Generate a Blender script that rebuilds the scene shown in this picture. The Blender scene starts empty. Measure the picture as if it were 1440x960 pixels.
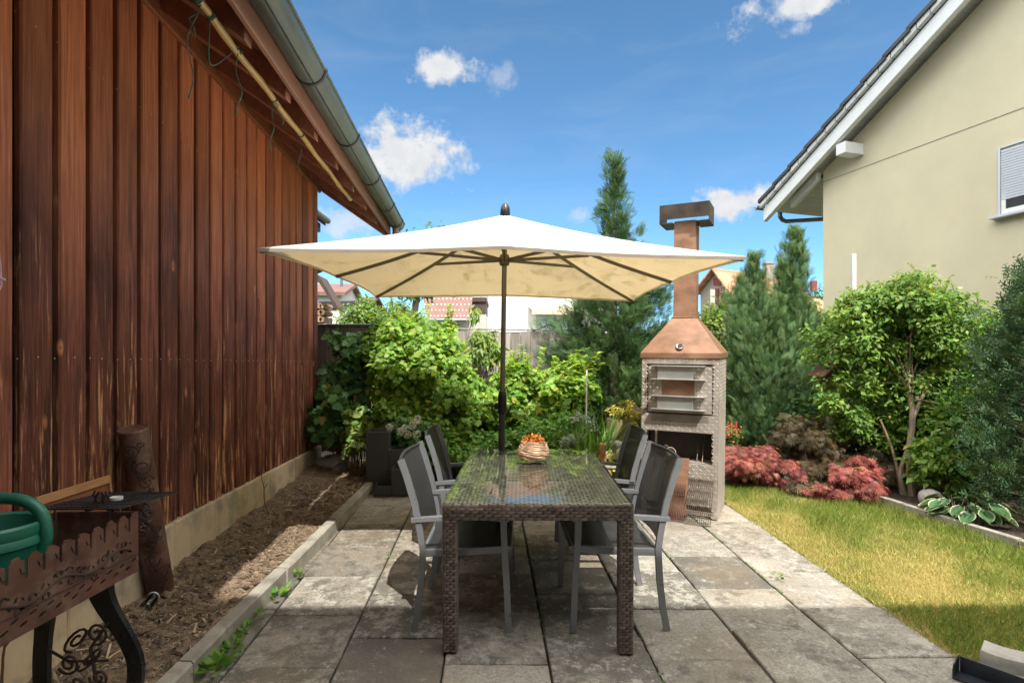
import bpy, bmesh, math, random
import numpy as np
from mathutils import Vector, Matrix, Quaternion

R = math.radians
PI = math.pi
C = bpy.context.scene.collection
rnd = random.Random(7)

# ---------------------------------------------------------------- site measures
F, CX, HY, H, S = 780.0, 720.0, 511.0, 1.48, 0.036   # lens in photo pixels, eye height, garden slope

def gz(y):
    return S * min(y, 7.0)

def P(px, py, Y):
    return Vector(((px - CX) / F * Y, Y, H - (py - HY) / F * Y))

def G(px, py, dz=0.0):
    Y = F * (H - dz) / (py - HY + F * S)
    return Vector(((px - CX) / F * Y, Y, S * Y + dz))

# ---------------------------------------------------------------- object helpers
def props(o, label=None, cat=None, group=None, kind=None):
    if label: o['label'] = label
    if cat: o['category'] = cat
    if group: o['group'] = group
    if kind: o['kind'] = kind
    return o

def empty(name, loc=(0, 0, 0), label=None, cat=None, group=None, rz=0.0, tilt=False, kind=None):
    o = bpy.data.objects.new(name, None)
    C.objects.link(o)
    m = Matrix.Translation(Vector(loc))
    if tilt:
        m = m @ Matrix.Rotation(math.atan(S), 4, 'X')
    m = m @ Matrix.Rotation(rz, 4, 'Z')
    o.matrix_basis = m
    o.empty_display_size = 0.1
    return props(o, label, cat, group, kind)

def place(o, x, y, rz=0.0, dz=0.0, roll=0.0):
    o.matrix_basis = Matrix.Translation((x, y, gz(y) + dz)) @ Matrix.Rotation(math.atan(S), 4, 'X') @ Matrix.Rotation(roll, 4, 'Y') @ Matrix.Rotation(rz, 4, 'Z')

def link_mesh(name, me, mat, parent=None, world=False):
    o = bpy.data.objects.new(name, me)
    C.objects.link(o)
    for m in (mat if isinstance(mat, (list, tuple)) else [mat]):
        if m is not None:
            me.materials.append(m)
    if parent is not None:
        o.parent = parent
        if world:
            o.matrix_parent_inverse = parent.matrix_basis.inverted()
    return o

def copy_tree(o, parent=None):
    c = o.copy()
    C.objects.link(c)
    if parent is not None:
        c.parent = parent
        c.matrix_parent_inverse = o.matrix_parent_inverse.copy()
    for ch in [x for x in bpy.data.objects if x.parent == o]:
        copy_tree(ch, c)
    return c

class MB:
    """collects shapes into one bmesh"""
    def __init__(self):
        self.bm = bmesh.new()
        self.tl = self.bm.verts.layers.float_color.new('tint')
        self.t = 0.5
        self.mi = 0

    def _fin(self, verts, M=None):
        for v in verts:
            v[self.tl] = (self.t, self.t, self.t, 1)
            if M is not None:
                v.co = M @ v.co
        if self.mi:
            fs = set()
            for v in verts:
                fs.update(v.link_faces)
            for f in fs:
                f.material_index = self.mi

    def box(self, c, s, M=None, bev=0.0, seg=1):
        n0 = len(self.bm.verts)
        r = bmesh.ops.create_cube(self.bm, size=1.0)
        vs = r['verts']
        for v in vs:
            v.co = Vector((v.co.x * s[0] + c[0], v.co.y * s[1] + c[1], v.co.z * s[2] + c[2]))
        if bev > 0:
            es = list({e for v in vs for e in v.link_edges})
            rr = bmesh.ops.bevel(self.bm, geom=es, offset=bev, segments=seg, affect='EDGES', profile=0.5)
            vs = list({v for f in rr['faces'] for v in f.verts} | {v for v in vs if v.is_valid})
            allv = set()
            stack = [vs[0]]
            while stack:
                v = stack.pop()
                if v in allv: continue
                allv.add(v)
                for e in v.link_edges:
                    stack.append(e.other_vert(v))
            vs = list(allv)
        self._fin(vs, M)
        return vs

    def obox(self, o, ax, ay, az, bev=0.0):
        """box from corner o with edge vectors ax, ay, az"""
        o, ax, ay, az = Vector(o), Vector(ax), Vector(ay), Vector(az)
        sx, sy, sz = ax.length, ay.length, az.length
        M = Matrix((ax / sx, ay / sy, az / sz)).transposed().to_4x4()
        M.translation = o
        return self.box((sx / 2, sy / 2, sz / 2), (sx, sy, sz), M, bev)

    def sweep(self, pts, prof, side=(1, 0, 0), cap=True, closed=False, scale=None, M=None):
        """sweep a 2D profile (a along side, b along the binormal) down a path"""
        pts = [Vector(p) for p in pts]
        side = Vector(side).normalized()
        n = len(pts)
        rings = []
        for i, p in enumerate(pts):
            a = pts[i - 1] if (i > 0 or closed) else p
            b = pts[(i + 1) % n] if (i < n - 1 or closed) else p
            t = (b - a).normalized()
            s = side - t * side.dot(t)
            if s.length < 1e-4:
                s = t.orthogonal()
            s.normalize()
            u = t.cross(s)
            k = scale[i] if scale else 1.0
            rings.append([self.bm.verts.new(p + s * (q[0] * k) + u * (q[1] * k)) for q in prof])
        m = len(prof)
        rng = range(n if closed else n - 1)
        for i in rng:
            A, B = rings[i], rings[(i + 1) % n]
            for j in range(m):
                self.bm.faces.new((A[j], A[(j + 1) % m], B[(j + 1) % m], B[j]))
        if cap and not closed:
            self.bm.faces.new(rings[0][::-1])
            self.bm.faces.new(rings[-1])
        vs = [v for r in rings for v in r]
        self._fin(vs, M)
        return vs

    def tube(self, pts, r, seg=8, cap=True, closed=False, M=None):
        pts = [Vector(p) for p in pts]
        rs = r if isinstance(r, (list, tuple)) else [r] * len(pts)
        n = len(pts)
        # parallel transport
        t0 = (pts[1] - pts[0]).normalized()
        s = t0.orthogonal().normalized()
        rings = []
        for i, p in enumerate(pts):
            a = pts[i - 1] if (i > 0 or closed) else p
            b = pts[(i + 1) % n] if (i < n - 1 or closed) else p
            t = (b - a)
            if t.length < 1e-9: t = t0
            t.normalize()
            s = s - t * s.dot(t)
            if s.length < 1e-5: s = t.orthogonal()
            s.normalize()
            u = t.cross(s)
            rings.append([self.bm.verts.new(p + (s * math.cos(2 * PI * k / seg) + u * math.sin(2 * PI * k / seg)) * rs[i]) for k in range(seg)])
        for i in range(n if closed else n - 1):
            A, B = rings[i], rings[(i + 1) % n]
            for j in range(seg):
                self.bm.faces.new((A[j], A[(j + 1) % seg], B[(j + 1) % seg], B[j]))
        if cap and not closed:
            self.bm.faces.new(rings[0][::-1])
            self.bm.faces.new(rings[-1])
        vs = [v for q in rings for v in q]
        self._fin(vs, M)
        return vs

    def lathe(self, prof, seg=24, M=None, cap=True):
        rings = []
        for r, z in prof:
            rings.append([self.bm.verts.new((r * math.cos(2 * PI * k / seg), r * math.sin(2 * PI * k / seg), z)) for k in range(seg)])
        for A, B in zip(rings[:-1], rings[1:]):
            for j in range(seg):
                self.bm.faces.new((A[j], A[(j + 1) % seg], B[(j + 1) % seg], B[j]))
        if cap:
            self.bm.faces.new(rings[0][::-1])
            self.bm.faces.new(rings[-1])
        vs = [v for q in rings for v in q]
        self._fin(vs, M)
        return vs

    def prism(self, poly, d, M=None):
        """polygon (list of 3D pts) extruded by vector d"""
        d = Vector(d)
        A = [self.bm.verts.new(Vector(p)) for p in poly]
        B = [self.bm.verts.new(Vector(p) + d) for p in poly]
        n = len(A)
        self.bm.faces.new(A[::-1])
        self.bm.faces.new(B)
        for j in range(n):
            self.bm.faces.new((A[j], A[(j + 1) % n], B[(j + 1) % n], B[j]))
        self._fin(A + B, M)
        return A + B

    def face(self, pts, M=None):
        vs = [self.bm.verts.new(Vector(p)) for p in pts]
        self.bm.faces.new(vs)
        self._fin(vs, M)
        return vs

    def grid(self, fn, nu, nv, M=None):
        g = [[self.bm.verts.new(fn(i / nu, j / nv)) for j in range(nv + 1)] for i in range(nu + 1)]
        for i in range(nu):
            for j in range(nv):
                self.bm.faces.new((g[i][j], g[i + 1][j], g[i + 1][j + 1], g[i][j + 1]))
        vs = [v for r in g for v in r]
        self._fin(vs, M)
        return g

    def blob(self, c, r, sub=2, jit=0.12, rng=rnd, M=None):
        q = bmesh.ops.create_icosphere(self.bm, subdivisions=sub, radius=1.0)
        ph = [rng.uniform(0, 6.28) for _ in range(6)]
        for v in q['verts']:
            d = v.co.copy()
            k = 1 + jit * (math.sin(3 * d.x + ph[0]) + math.sin(4 * d.y + ph[1]) + math.sin(3.5 * d.z + ph[2])) * 0.6 + jit * rng.uniform(-.35, .35)
            v.co = Vector((c[0] + d.x * r[0] * k, c[1] + d.y * r[1] * k, c[2] + d.z * r[2] * k))
        self._fin(q['verts'], M)
        return q['verts']

    def build(self, name, mat, parent=None, world=False, smooth=True, angle=35, fix=True):
        if fix:
            bmesh.ops.recalc_face_normals(self.bm, faces=self.bm.faces)
        me = bpy.data.meshes.new(name)
        self.bm.to_mesh(me)
        self.bm.free()
        if smooth:
            me.polygons.foreach_set('use_smooth', [True] * len(me.polygons))
            me.set_sharp_from_angle(angle=R(angle))
        return link_mesh(name, me, mat, parent, world)

# ---------------------------------------------------------------- leaves
def nrm(a):
    return a / np.maximum(np.linalg.norm(a, axis=1, keepdims=True), 1e-9)

def scatter(name, mat, parent, pos, xd, nd, size, tmpl, tint, world=True, wid=None, kind=None):
    tv = np.array(tmpl[0], float)
    N, V = len(pos), len(tv)
    x = nrm(xd)
    n = nrm(nd - x * (nd * x).sum(1, keepdims=True))
    y = np.cross(n, x)
    size = size.reshape(N, 1, 1)
    w = np.ones((N, 1, 1)) if wid is None else wid.reshape(N, 1, 1)
    co = pos[:, None, :] + size * (tv[None, :, 0:1] * x[:, None, :] + w * tv[None, :, 1:2] * y[:, None, :] + tv[None, :, 2:3] * n[:, None, :])
    co = co.reshape(-1, 3)
    loops, totals = [], []
    for f in tmpl[1]:
        loops += f
        totals.append(len(f))
    L = np.array(loops)
    allL = (np.arange(N)[:, None] * V + L[None, :]).reshape(-1)
    tot = np.tile(np.array(totals), N)
    start = np.concatenate(([0], np.cumsum(tot)[:-1]))
    me = bpy.data.meshes.new(name)
    me.vertices.add(N * V)
    me.vertices.foreach_set('co', co.ravel())
    me.loops.add(len(allL))
    me.loops.foreach_set('vertex_index', allL)
    me.polygons.add(len(tot))
    me.polygons.foreach_set('loop_start', start)
    me.polygons.foreach_set('loop_total', tot)
    me.update(calc_edges=True)
    at = me.attributes.new('tint', 'FLOAT_COLOR', 'POINT')
    tt = np.asarray(tint)
    if tt.ndim == 1:
        tt = np.stack([tt, tt, tt], 1)
    if len(tmpl) > 2:   # third entry: per-vertex marker in the blue channel
        mk = np.tile(np.array(tmpl[2]), N)
    else:
        mk = np.repeat(tt[:, 2], V)
    col = np.stack([np.repeat(tt[:, 0], V), np.repeat(tt[:, 1], V), mk, np.ones(N * V)], 1)
    at.data.foreach_set('color', col.ravel())
    me.validate()
    return link_mesh(name, me, mat, parent, world)

T_OVAL = ([(0, 0, 0), (.42, -.27, .07), (.42, .27, .07), (1, 0, -.04), (.45, 0, 0)], [[0, 1, 4], [0, 4, 2], [1, 3, 4], [4, 3, 2]])
T_LONG = ([(0, 0, 0), (.4, -.16, .04), (.4, .16, .04), (1, 0, -.1)], [[0, 1, 3], [0, 3, 2]])
T_LOBE = ([(0, 0, 0), (.02, -.36, .05), (.3, -.3, .04), (.42, -.56, .07), (.62, -.26, .03), (.78, -.3, .02), (1, 0, -.08),
           (.78, .3, .02), (.62, .26, .03), (.42, .56, .07), (.3, .3, .04), (.02, .36, .05), (.5, 0, -.02)],
          [[0, 1, 2, 12], [2, 3, 4, 12], [4, 5, 6, 12], [12, 6, 7, 8], [12, 8, 9, 10], [12, 10, 11, 0]])
def _fan(angs, lens, w):
    v, f = [], []
    for a, l in zip(angs, lens):
        c, s = math.cos(R(a)), math.sin(R(a))
        i = len(v)
        for (u, q) in ((0, 0), (.5, -w), (1, 0), (.5, w)):
            v.append((u * l * c - q * s, u * l * s + q * c, -.1 * u * abs(a) / 60))
        f.append([i, i + 1, i + 2, i + 3])
    return (v, f)
T_PALM = _fan((-80, -42, -14, 14, 42, 80), (.55, .85, 1, 1, .85, .55), .055)
def _spray(n, spread, w):
    v, f = [], []
    def seg(o, a, l, w):
        c, s = math.cos(R(a)), math.sin(R(a))
        i = len(v)
        for (u, q) in ((0, 0), (.55, -w), (1, 0), (.55, w)):
            v.append((o + u * l * c - q * s, u * l * s + q * c, -.08 * (o + u) * (o + u) + .03 * math.sin(7 * o)))
        f.append([i, i + 1, i + 2, i + 3])
    seg(0, 0, 1.0, w)
    for k in range(n):
        t = .08 + .78 * k / (n - 1)
        l = .5 * (1 - t) + .16
        for sg in (-1, 1):
            seg(t + .03 * sg, sg * spread, l, w * .85)
    return (v, f)
T_SPRAY = _spray(6, 36, .028)
T_TUFT = _spray(3, 50, .07)
T_BLADE = ([(0, -.5, 0), (0, .5, 0), (.55, .33, .05), (.55, -.33, .05), (1, 0, .22)], [[0, 1, 2, 3], [3, 2, 4]])

def unit(rg, n):
    return nrm(rg.normal(size=(n, 3)))

def crown_pts(rg, clumps, n, shell=.5, zmin=None):
    c = np.array([list(k[0]) for k in clumps], float)
    r = np.array([list(k[1]) for k in clumps], float)
    w = (r.prod(axis=1)) ** .66
    idx = rg.choice(len(c), n, p=w / w.sum())
    d = unit(rg, n)
    rad = shell + (1 - shell) * rg.random(n)
    p = c[idx] + d * r[idx] * rad[:, None]
    if zmin is not None:
        k = p[:, 2] > zmin
        p, d, idx = p[k], d[k], idx[k]
    return p, d, idx

def make_clumps(rg, mains, n, frac=(.25, .42), reach=(.45, .95)):
    out = []
    w = np.array([np.prod(m[1]) for m in mains]) ** .66
    w /= w.sum()
    for k in range(n):
        m = mains[rg.choice(len(mains), p=w)]
        d = unit(rg, 1)[0]
        q = rg.uniform(*reach)
        fr = rg.uniform(*frac)
        c = np.array(m[0]) + d * np.array(m[1]) * q * (1 - fr * .35)
        rr = np.array(m[1]) * fr
        mn = rr.mean()
        rr = rr * .5 + mn * .5
        out.append((c, rr * np.array([1.1, 1.1, .85])))
    return out

def branch(mb, a, b, r0, r1, rng, sag=.12, n=6, seg=6):
    a, b = Vector(a), Vector(b)
    L = (b - a).length
    j = Vector((rng.uniform(-1, 1), rng.uniform(-1, 1), rng.uniform(-.2, 1))) * L * sag
    pts = []
    for i in range(n):
        t = i / (n - 1)
        pts.append(a.lerp(b, t) + j * math.sin(PI * t))
    mb.tube(pts, [r0 + (r1 - r0) * i / (n - 1) for i in range(n)], seg)
    return pts

SKY_K, SUN_E, EXPO = .106, 2.65, 1.38
SKY_AIR, SKY_DUST, SKY_OZ = .66, 0.0, 3.0
SKY_TINT = (.72, .98, .95)
CLOUD_A, CLOUD_FILL = 3.3, 15.5
# ---------------------------------------------------------------- materials
class NT:
    def __init__(self, name):
        self.m = bpy.data.materials.new(name)
        self.m.use_nodes = True
        self.t = self.m.node_tree
        self.t.nodes.clear()
        self.out = self.t.nodes.new('ShaderNodeOutputMaterial')

    def n(self, typ, **kw):
        nd = self.t.nodes.new(typ)
        for k, v in kw.items():
            if k.startswith('i_'):
                key = k[2:]
                key = int(key) if key.isdigit() else key.replace('_', ' ')
                nd.inputs[key].default_value = v
            else:
                setattr(nd, k, v)
        return nd

    def l(self, a, b):
        self.t.links.new(a, b)

    def coords(self, stretch=(1, 1, 1), kind='Object'):
        tc = self.n('ShaderNodeTexCoord')
        mp = self.n('ShaderNodeMapping')
        mp.inputs['Scale'].default_value = stretch
        self.l(tc.outputs[kind], mp.inputs['Vector'])
        return mp.outputs['Vector']

    def noise(self, vec, scale, detail=6, rough=.55, dist=0):
        nd = self.n('ShaderNodeTexNoise')
        nd.inputs['Scale'].default_value = scale
        nd.inputs['Detail'].default_value = detail
        nd.inputs['Roughness'].default_value = rough
        nd.inputs['Distortion'].default_value = dist
        self.l(vec, nd.inputs['Vector'])
        return nd.outputs['Fac']

    def ramp(self, fac, stops):
        nd = self.n('ShaderNodeValToRGB')
        cr = nd.color_ramp
        while len(cr.elements) < len(stops):
            cr.elements.new(0.5)
        for e, (p, c) in zip(cr.elements, stops):
            e.position = p
            e.color = (c[0], c[1], c[2], 1) if not isinstance(c, (int, float)) else (c, c, c, 1)
        self.l(fac, nd.inputs['Fac'])
        return nd.outputs['Color']

    def mix(self, a, b, fac, mode='MIX'):
        nd = self.n('ShaderNodeMix', data_type='RGBA', blend_type=mode)
        for s, v in ((0, fac), (6, a), (7, b)):
            if hasattr(v, 'is_output'):
                self.l(v, nd.inputs[s])
            elif s == 0:
                nd.inputs[0].default_value = v
            else:
                nd.inputs[s].default_value = (v[0], v[1], v[2], 1)
        return nd.outputs[2]

    def math(self, op, a, b=0.0, c=0.0, clamp=False):
        nd = self.n('ShaderNodeMath', operation=op, use_clamp=clamp)
        for s, v in ((0, a), (1, b), (2, c)):
            if hasattr(v, 'is_output'):
                self.l(v, nd.inputs[s])
            else:
                nd.inputs[s].default_value = v
        return nd.outputs[0]

    def attr(self, name='tint'):
        nd = self.n('ShaderNodeVertexColor', layer_name=name)
        return nd.outputs['Color']

    def sep(self, col):
        nd = self.n('ShaderNodeSeparateColor')
        self.l(col, nd.inputs[0])
        return nd.outputs

    def bump(self, h, strength=.3, dist=.01, normal=None):
        nd = self.n('ShaderNodeBump')
        nd.inputs['Strength'].default_value = strength
        nd.inputs['Distance'].default_value = dist
        self.l(h, nd.inputs['Height'])
        if normal is not None:
            self.l(normal, nd.inputs['Normal'])
        return nd.outputs['Normal']

    def princ(self, col, rough=.6, metal=0.0, normal=None, spec=.5, coat=0.0):
        p = self.n('ShaderNodeBsdfPrincipled')
        for k, v in (('Base Color', col), ('Roughness', rough), ('Metallic', metal), ('Specular IOR Level', spec), ('Coat Weight', coat)):
            if hasattr(v, 'is_output'):
                self.l(v, p.inputs[k])
            elif k == 'Base Color':
                p.inputs[k].default_value = (v[0], v[1], v[2], 1)
            else:
                p.inputs[k].default_value = v
        if normal is not None:
            self.l(normal, p.inputs['Normal'])
        return p.outputs[0]

    def done(self, sh):
        self.l(sh, self.out.inputs['Surface'])
        return self.m

def pm(name, stops, scale=5, stretch=(1, 1, 1), rough=.6, metal=0.0, bump=.15, bscale=None, bdist=.004, tint=0.0, detail=7, spot=None, spec=.5, dist=0.0):
    """plain procedural surface: noise ramp colour, tint per piece, optional spots (scale, lo, hi, colour), bump"""
    k = NT(name)
    v = k.coords(stretch)
    f = k.noise(v, scale, detail, .6, dist)
    col = k.ramp(f, stops)
    if tint:
        a = k.sep(k.attr())[0]
        g = k.math('MULTIPLY_ADD', a, 2 * tint, 1 - tint)
        cc = k.n('ShaderNodeCombineColor')
        for i in range(3):
            k.l(g, cc.inputs[i])
        col = k.mix(col, cc.outputs[0], 1.0, 'MULTIPLY')
    if spot:
        s = k.ramp(k.noise(v, spot[0], 5, .65), [(spot[1], 0.0), (spot[2], 1.0)])
        col = k.mix(col, spot[3], s)
    b = k.noise(v, bscale or scale * 6, 6, .65)
    nm = k.bump(b, bump, bdist) if bump else None
    rr = k.math('MULTIPLY_ADD', f, .3, rough - .15) if rough > .2 else rough
    return k.done(k.princ(col, rr, metal, nm, spec))

def leafmat(name, lo, hi, trans=.35, rough=.45, tcol=None, edge=None, spec=.4, old_=.982):
    k = NT(name)
    s = k.sep(k.attr())
    lo = tuple(min(.8, c * 1.3) for c in lo); hi = tuple(min(.85, c * 1.3) for c in hi)
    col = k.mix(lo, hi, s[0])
    # hue drift per leaf: green channel of tint
    hs = k.n('ShaderNodeHueSaturation')
    k.l(col, hs.inputs['Color'])
    hs.inputs['Saturation'].default_value = 1.0
    k.l(k.math('MULTIPLY_ADD', s[1], .05, .475), hs.inputs['Hue'])
    col = hs.outputs[0]
    old = k.math('GREATER_THAN', s[1], old_)
    col = k.mix(col, (.42, .30, .07), k.math('MULTIPLY', old, .7))
    if edge is not None:
        col = k.mix(col, edge, s[2])
    v = k.coords()
    nm = k.bump(k.noise(v, 180, 3), .25, .002)
    p = k.princ(col, rough, 0, nm, spec)
    t = k.n('ShaderNodeBsdfTranslucent')
    tc = k.mix(col, tcol or (1.5, 1.35, .55), 1.0, 'MULTIPLY')
    k.l(tc, t.inputs['Color'])
    mx = k.n('ShaderNodeMixShader')
    mx.inputs[0].default_value = trans
    k.l(p, mx.inputs[1])
    k.l(t.outputs[0], mx.inputs[2])
    return k.done(mx.outputs[0])

def flat(name, col, rough=.5, metal=0.0, bump=.05, var=.12, scale=8, spec=.5):
    lo = tuple(c * (1 - var) for c in col)
    hi = tuple(min(1, c * (1 + var)) for c in col)
    return pm(name, [(.3, lo), (.7, hi)], scale, rough=rough, metal=metal, bump=bump, spec=spec)

M = {}
# barn boards: stained spruce, worn to bare wood lower down
def barn_mat():
    k = NT('stained_boards')
    a = k.sep(k.attr())[0]
    cv = k.n('ShaderNodeCombineXYZ')
    for i in range(3): k.l(a, cv.inputs[i])
    def shifted(stretch, mul):
        off = k.n('ShaderNodeVectorMath', operation='MULTIPLY_ADD')
        k.l(cv.outputs[0], off.inputs[0]); off.inputs[1].default_value = mul
        k.l(k.coords(stretch), off.inputs[2])
        return off.outputs[0]
    vg = shifted((30, 30, 1.1), (37, 23, 71))       # fine grain
    vm = shifted((9, 9, .9), (91, 53, 17))          # streaks
    vb = shifted((3.2, 3.2, 1.3), (13, 77, 29))     # cloudy stain
    grain = k.noise(vg, 2.2, 7, .68, .5)
    streak = k.noise(vm, 2.0, 8, .68, .9)
    cloud = k.noise(vb, 1.4, 5, .6, .4)
    base = k.ramp(k.math('ADD', k.math('MULTIPLY', grain, .55), k.math('MULTIPLY', cloud, .45)),
                  [(.34, (.038, .015, .011)), (.5, (.115, .040, .026)), (.66, (.25, .088, .052))])
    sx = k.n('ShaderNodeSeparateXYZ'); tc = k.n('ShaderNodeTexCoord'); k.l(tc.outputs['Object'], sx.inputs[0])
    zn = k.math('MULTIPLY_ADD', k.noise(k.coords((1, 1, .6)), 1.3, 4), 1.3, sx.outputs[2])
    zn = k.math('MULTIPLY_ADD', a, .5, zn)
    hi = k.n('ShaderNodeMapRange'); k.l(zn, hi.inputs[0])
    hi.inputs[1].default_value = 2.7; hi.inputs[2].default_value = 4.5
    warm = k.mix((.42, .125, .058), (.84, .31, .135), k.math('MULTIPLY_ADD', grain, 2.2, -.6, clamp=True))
    base = k.mix(base, warm, k.math('MULTIPLY', hi.outputs[0], .9))  # warmer, brighter top: stain tone plus bounced light put into the colour
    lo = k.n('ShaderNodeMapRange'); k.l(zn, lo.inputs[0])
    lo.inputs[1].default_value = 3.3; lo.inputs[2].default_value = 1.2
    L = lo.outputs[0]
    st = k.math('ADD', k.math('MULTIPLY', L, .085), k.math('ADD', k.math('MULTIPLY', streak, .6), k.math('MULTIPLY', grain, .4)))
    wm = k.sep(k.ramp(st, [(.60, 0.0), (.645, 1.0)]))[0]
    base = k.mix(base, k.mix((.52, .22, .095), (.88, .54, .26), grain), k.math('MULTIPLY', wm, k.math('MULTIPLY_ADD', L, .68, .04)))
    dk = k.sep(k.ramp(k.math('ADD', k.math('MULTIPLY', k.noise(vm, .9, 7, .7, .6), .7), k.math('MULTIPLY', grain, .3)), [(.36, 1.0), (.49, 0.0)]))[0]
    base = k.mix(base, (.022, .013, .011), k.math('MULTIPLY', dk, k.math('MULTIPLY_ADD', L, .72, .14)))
    vo = k.n('ShaderNodeTexVoronoi', feature='F1'); vo.inputs['Scale'].default_value = 1.0; vo.inputs['Randomness'].default_value = 1
    k.l(shifted((4.2, 4.2, 1.9), (5, 9, 3)), vo.inputs['Vector'])
    kd = k.math('MULTIPLY_ADD', grain, .05, vo.outputs['Distance'])
    base = k.mix(base, (.58, .23, .11), k.math('MULTIPLY', k.sep(k.ramp(kd, [(.055, .9), (.11, 0.0)]))[0], .75))
    base = k.mix(base, (.09, .03, .018), k.sep(k.ramp(kd, [(.035, .8), (.06, 0.0)]))[0])
    tn = k.math('MULTIPLY_ADD', a, .5, 1.0)
    cc = k.n('ShaderNodeCombineColor')
    for i in range(3): k.l(tn, cc.inputs[i])
    base = k.mix(base, cc.outputs[0], 1.0, 'MULTIPLY')
    nm = k.bump(k.math('ADD', grain, streak), .6, .004)
    return k.done(k.princ(base, .7, 0, nm, .18))
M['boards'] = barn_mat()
M['dark_gap'] = flat('dark_gap', (.012, .008, .006), .9)
M['rafter'] = pm('rafter_wood', [(.3, (.24, .10, .06)), (.7, (.44, .19, .11))], 4, (3, 3, 3), .6, bump=.25, bscale=30, tint=.2)
M['fascia'] = pm('fascia_wood', [(.3, (.24, .115, .075)), (.7, (.36, .18, .12))], 5, (1, .4, 5), .55, bump=.2)
M['trim'] = pm('trim_wood', [(.3, (.22, .075, .03)), (.7, (.38, .14, .05))], 4, (6, .5, 6), .5, bump=.25)
M['gutter'] = pm('patina_copper', [(.3, (.085, .105, .09)), (.55, (.125, .15, .125)), (.75, (.16, .165, .125))], 3, (3, .8, 3), .5, .35, bump=.08, spot=(14, .6, .75, (.10, .11, .085)))
M['foundation'] = pm('sandstone_base', [(.25, (.40, .29, .17)), (.5, (.58, .46, .30)), (.75, (.64, .56, .43))], 2.2, (1, 1, 1), .85, bump=.35, bscale=26, bdist=.006, tint=.25, spot=(3.2, .48, .68, (.25, .235, .20)))
M['concrete'] = pm('kerb_concrete', [(.25, (.20, .185, .155)), (.55, (.36, .335, .28)), (.8, (.44, .41, .35))], 6, (1, 1, 1), .9, bump=.6, bscale=90, bdist=.006, tint=.1, spot=(5, .55, .75, (.13, .13, .105)))
M['rooftile'] = pm('dark_tile', [(.3, (.028, .03, .034)), (.7, (.06, .063, .07))], 9, (1, 1, 1), .55, bump=.2)

def slab_mat():
    k = NT('weathered_slab')
    v = k.coords()
    s = k.sep(k.attr())
    of = k.n('ShaderNodeVectorMath', operation='MULTIPLY_ADD')      # every slab its own stain pattern
    cv = k.n('ShaderNodeCombineXYZ'); k.l(s[0], cv.inputs[0]); k.l(s[1], cv.inputs[1]); k.l(s[2], cv.inputs[2])
    k.l(cv.outputs[0], of.inputs[0]); of.inputs[1].default_value = (9, 9, 9); k.l(v, of.inputs[2])
    vs_ = of.outputs[0]
    base = k.ramp(k.noise(vs_, 3.2, 9, .66), [(.30, (.235, .212, .175)), (.5, (.325, .298, .25)), (.70, (.405, .378, .325))])
    fine = k.noise(vs_, 70, 7, .75)
    base = k.mix(base, k.ramp(fine, [(.32, .5), (.68, 1.2)]), 1.0, 'MULTIPLY')
    blot = k.noise(vs_, 7.5, 10, .78, .25)
    dk = k.math('MULTIPLY_ADD', s[1], .20, k.math('MULTIPLY_ADD', fine, .34, k.math('SUBTRACT', blot, .22)))
    base = k.mix(base, (.085, .08, .068), k.math('MULTIPLY', k.sep(k.ramp(dk, [(.52, 0.0), (.585, 1.0)]))[0], .70))
    lt = k.sep(k.ramp(k.math('MULTIPLY_ADD', fine, .3, k.math('MULTIPLY_ADD', s[2], .12, k.noise(vs_, 11, 9, .78))), [(.76, 0.0), (.84, 1.0)]))[0]
    base = k.mix(base, (.47, .445, .385), k.math('MULTIPLY', lt, .65))
    br = k.sep(k.ramp(k.noise(v, 1.5, 6, .65), [(.48, 0.0), (.70, 1.0)]))[0]
    base = k.mix(base, (.29, .215, .135), k.math('MULTIPLY', br, .45))
    vo = k.n('ShaderNodeTexVoronoi'); vo.inputs['Scale'].default_value = 85
    k.l(v, vo.inputs['Vector'])
    sp = k.sep(k.ramp(k.math('ADD', vo.outputs['Distance'], k.math('MULTIPLY', k.noise(v, 8, 4), .6)), [(.30, 1.0), (.42, 0.0)]))[0]
    base = k.mix(base, (.06, .057, .05), k.math('MULTIPLY', sp, .7))
    g = k.math('MULTIPLY_ADD', s[0], .26, .88)
    cc = k.n('ShaderNodeCombineColor')
    for i in range(3): k.l(g, cc.inputs[i])
    base = k.mix(base, cc.outputs[0], 1.0, 'MULTIPLY')
    h = k.math('ADD', k.math('MULTIPLY', fine, .7), k.noise(vs_, 14, 7, .75))
    return k.done(k.princ(base, .9, 0, k.bump(h, .75, .007), .25))
M['slab'] = slab_mat()
M['joint'] = pm('joint_dirt', [(.3, (.02, .02, .012)), (.6, (.055, .05, .03)), (.75, (.05, .07, .02))], 9, rough=.95, bump=.6, bscale=60, bdist=.01)
M['soil'] = pm('garden_soil', [(.25, (.06, .044, .03)), (.5, (.20, .142, .094)), (.72, (.37, .275, .185))], 16, (1, 1, 1), .95, bump=1.0, bscale=55, bdist=.02, spot=(70, .58, .66, (.34, .26, .16)))
M['straw'] = pm('straw', [(.3, (.17, .12, .07)), (.7, (.58, .45, .29))], 3, rough=.8, bump=0, tint=.45)
def lawn_mat():
    k = NT('lawn_base')
    v = k.coords()
    c = k.ramp(k.noise(v, 1.6, 6, .65), [(.34, (.16, .19, .035)), (.5, (.34, .29, .075)), (.66, (.50, .36, .12))])
    c = k.mix(c, k.ramp(k.noise(v, 70, 5, .7), [(.3, .35), (.7, 1.1)]), 1.0, 'MULTIPLY')
    return k.done(k.princ(c, .9, 0, k.bump(k.noise(v, 90, 5, .7), .9, .02), .2))
M['lawn'] = lawn_mat()
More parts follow.
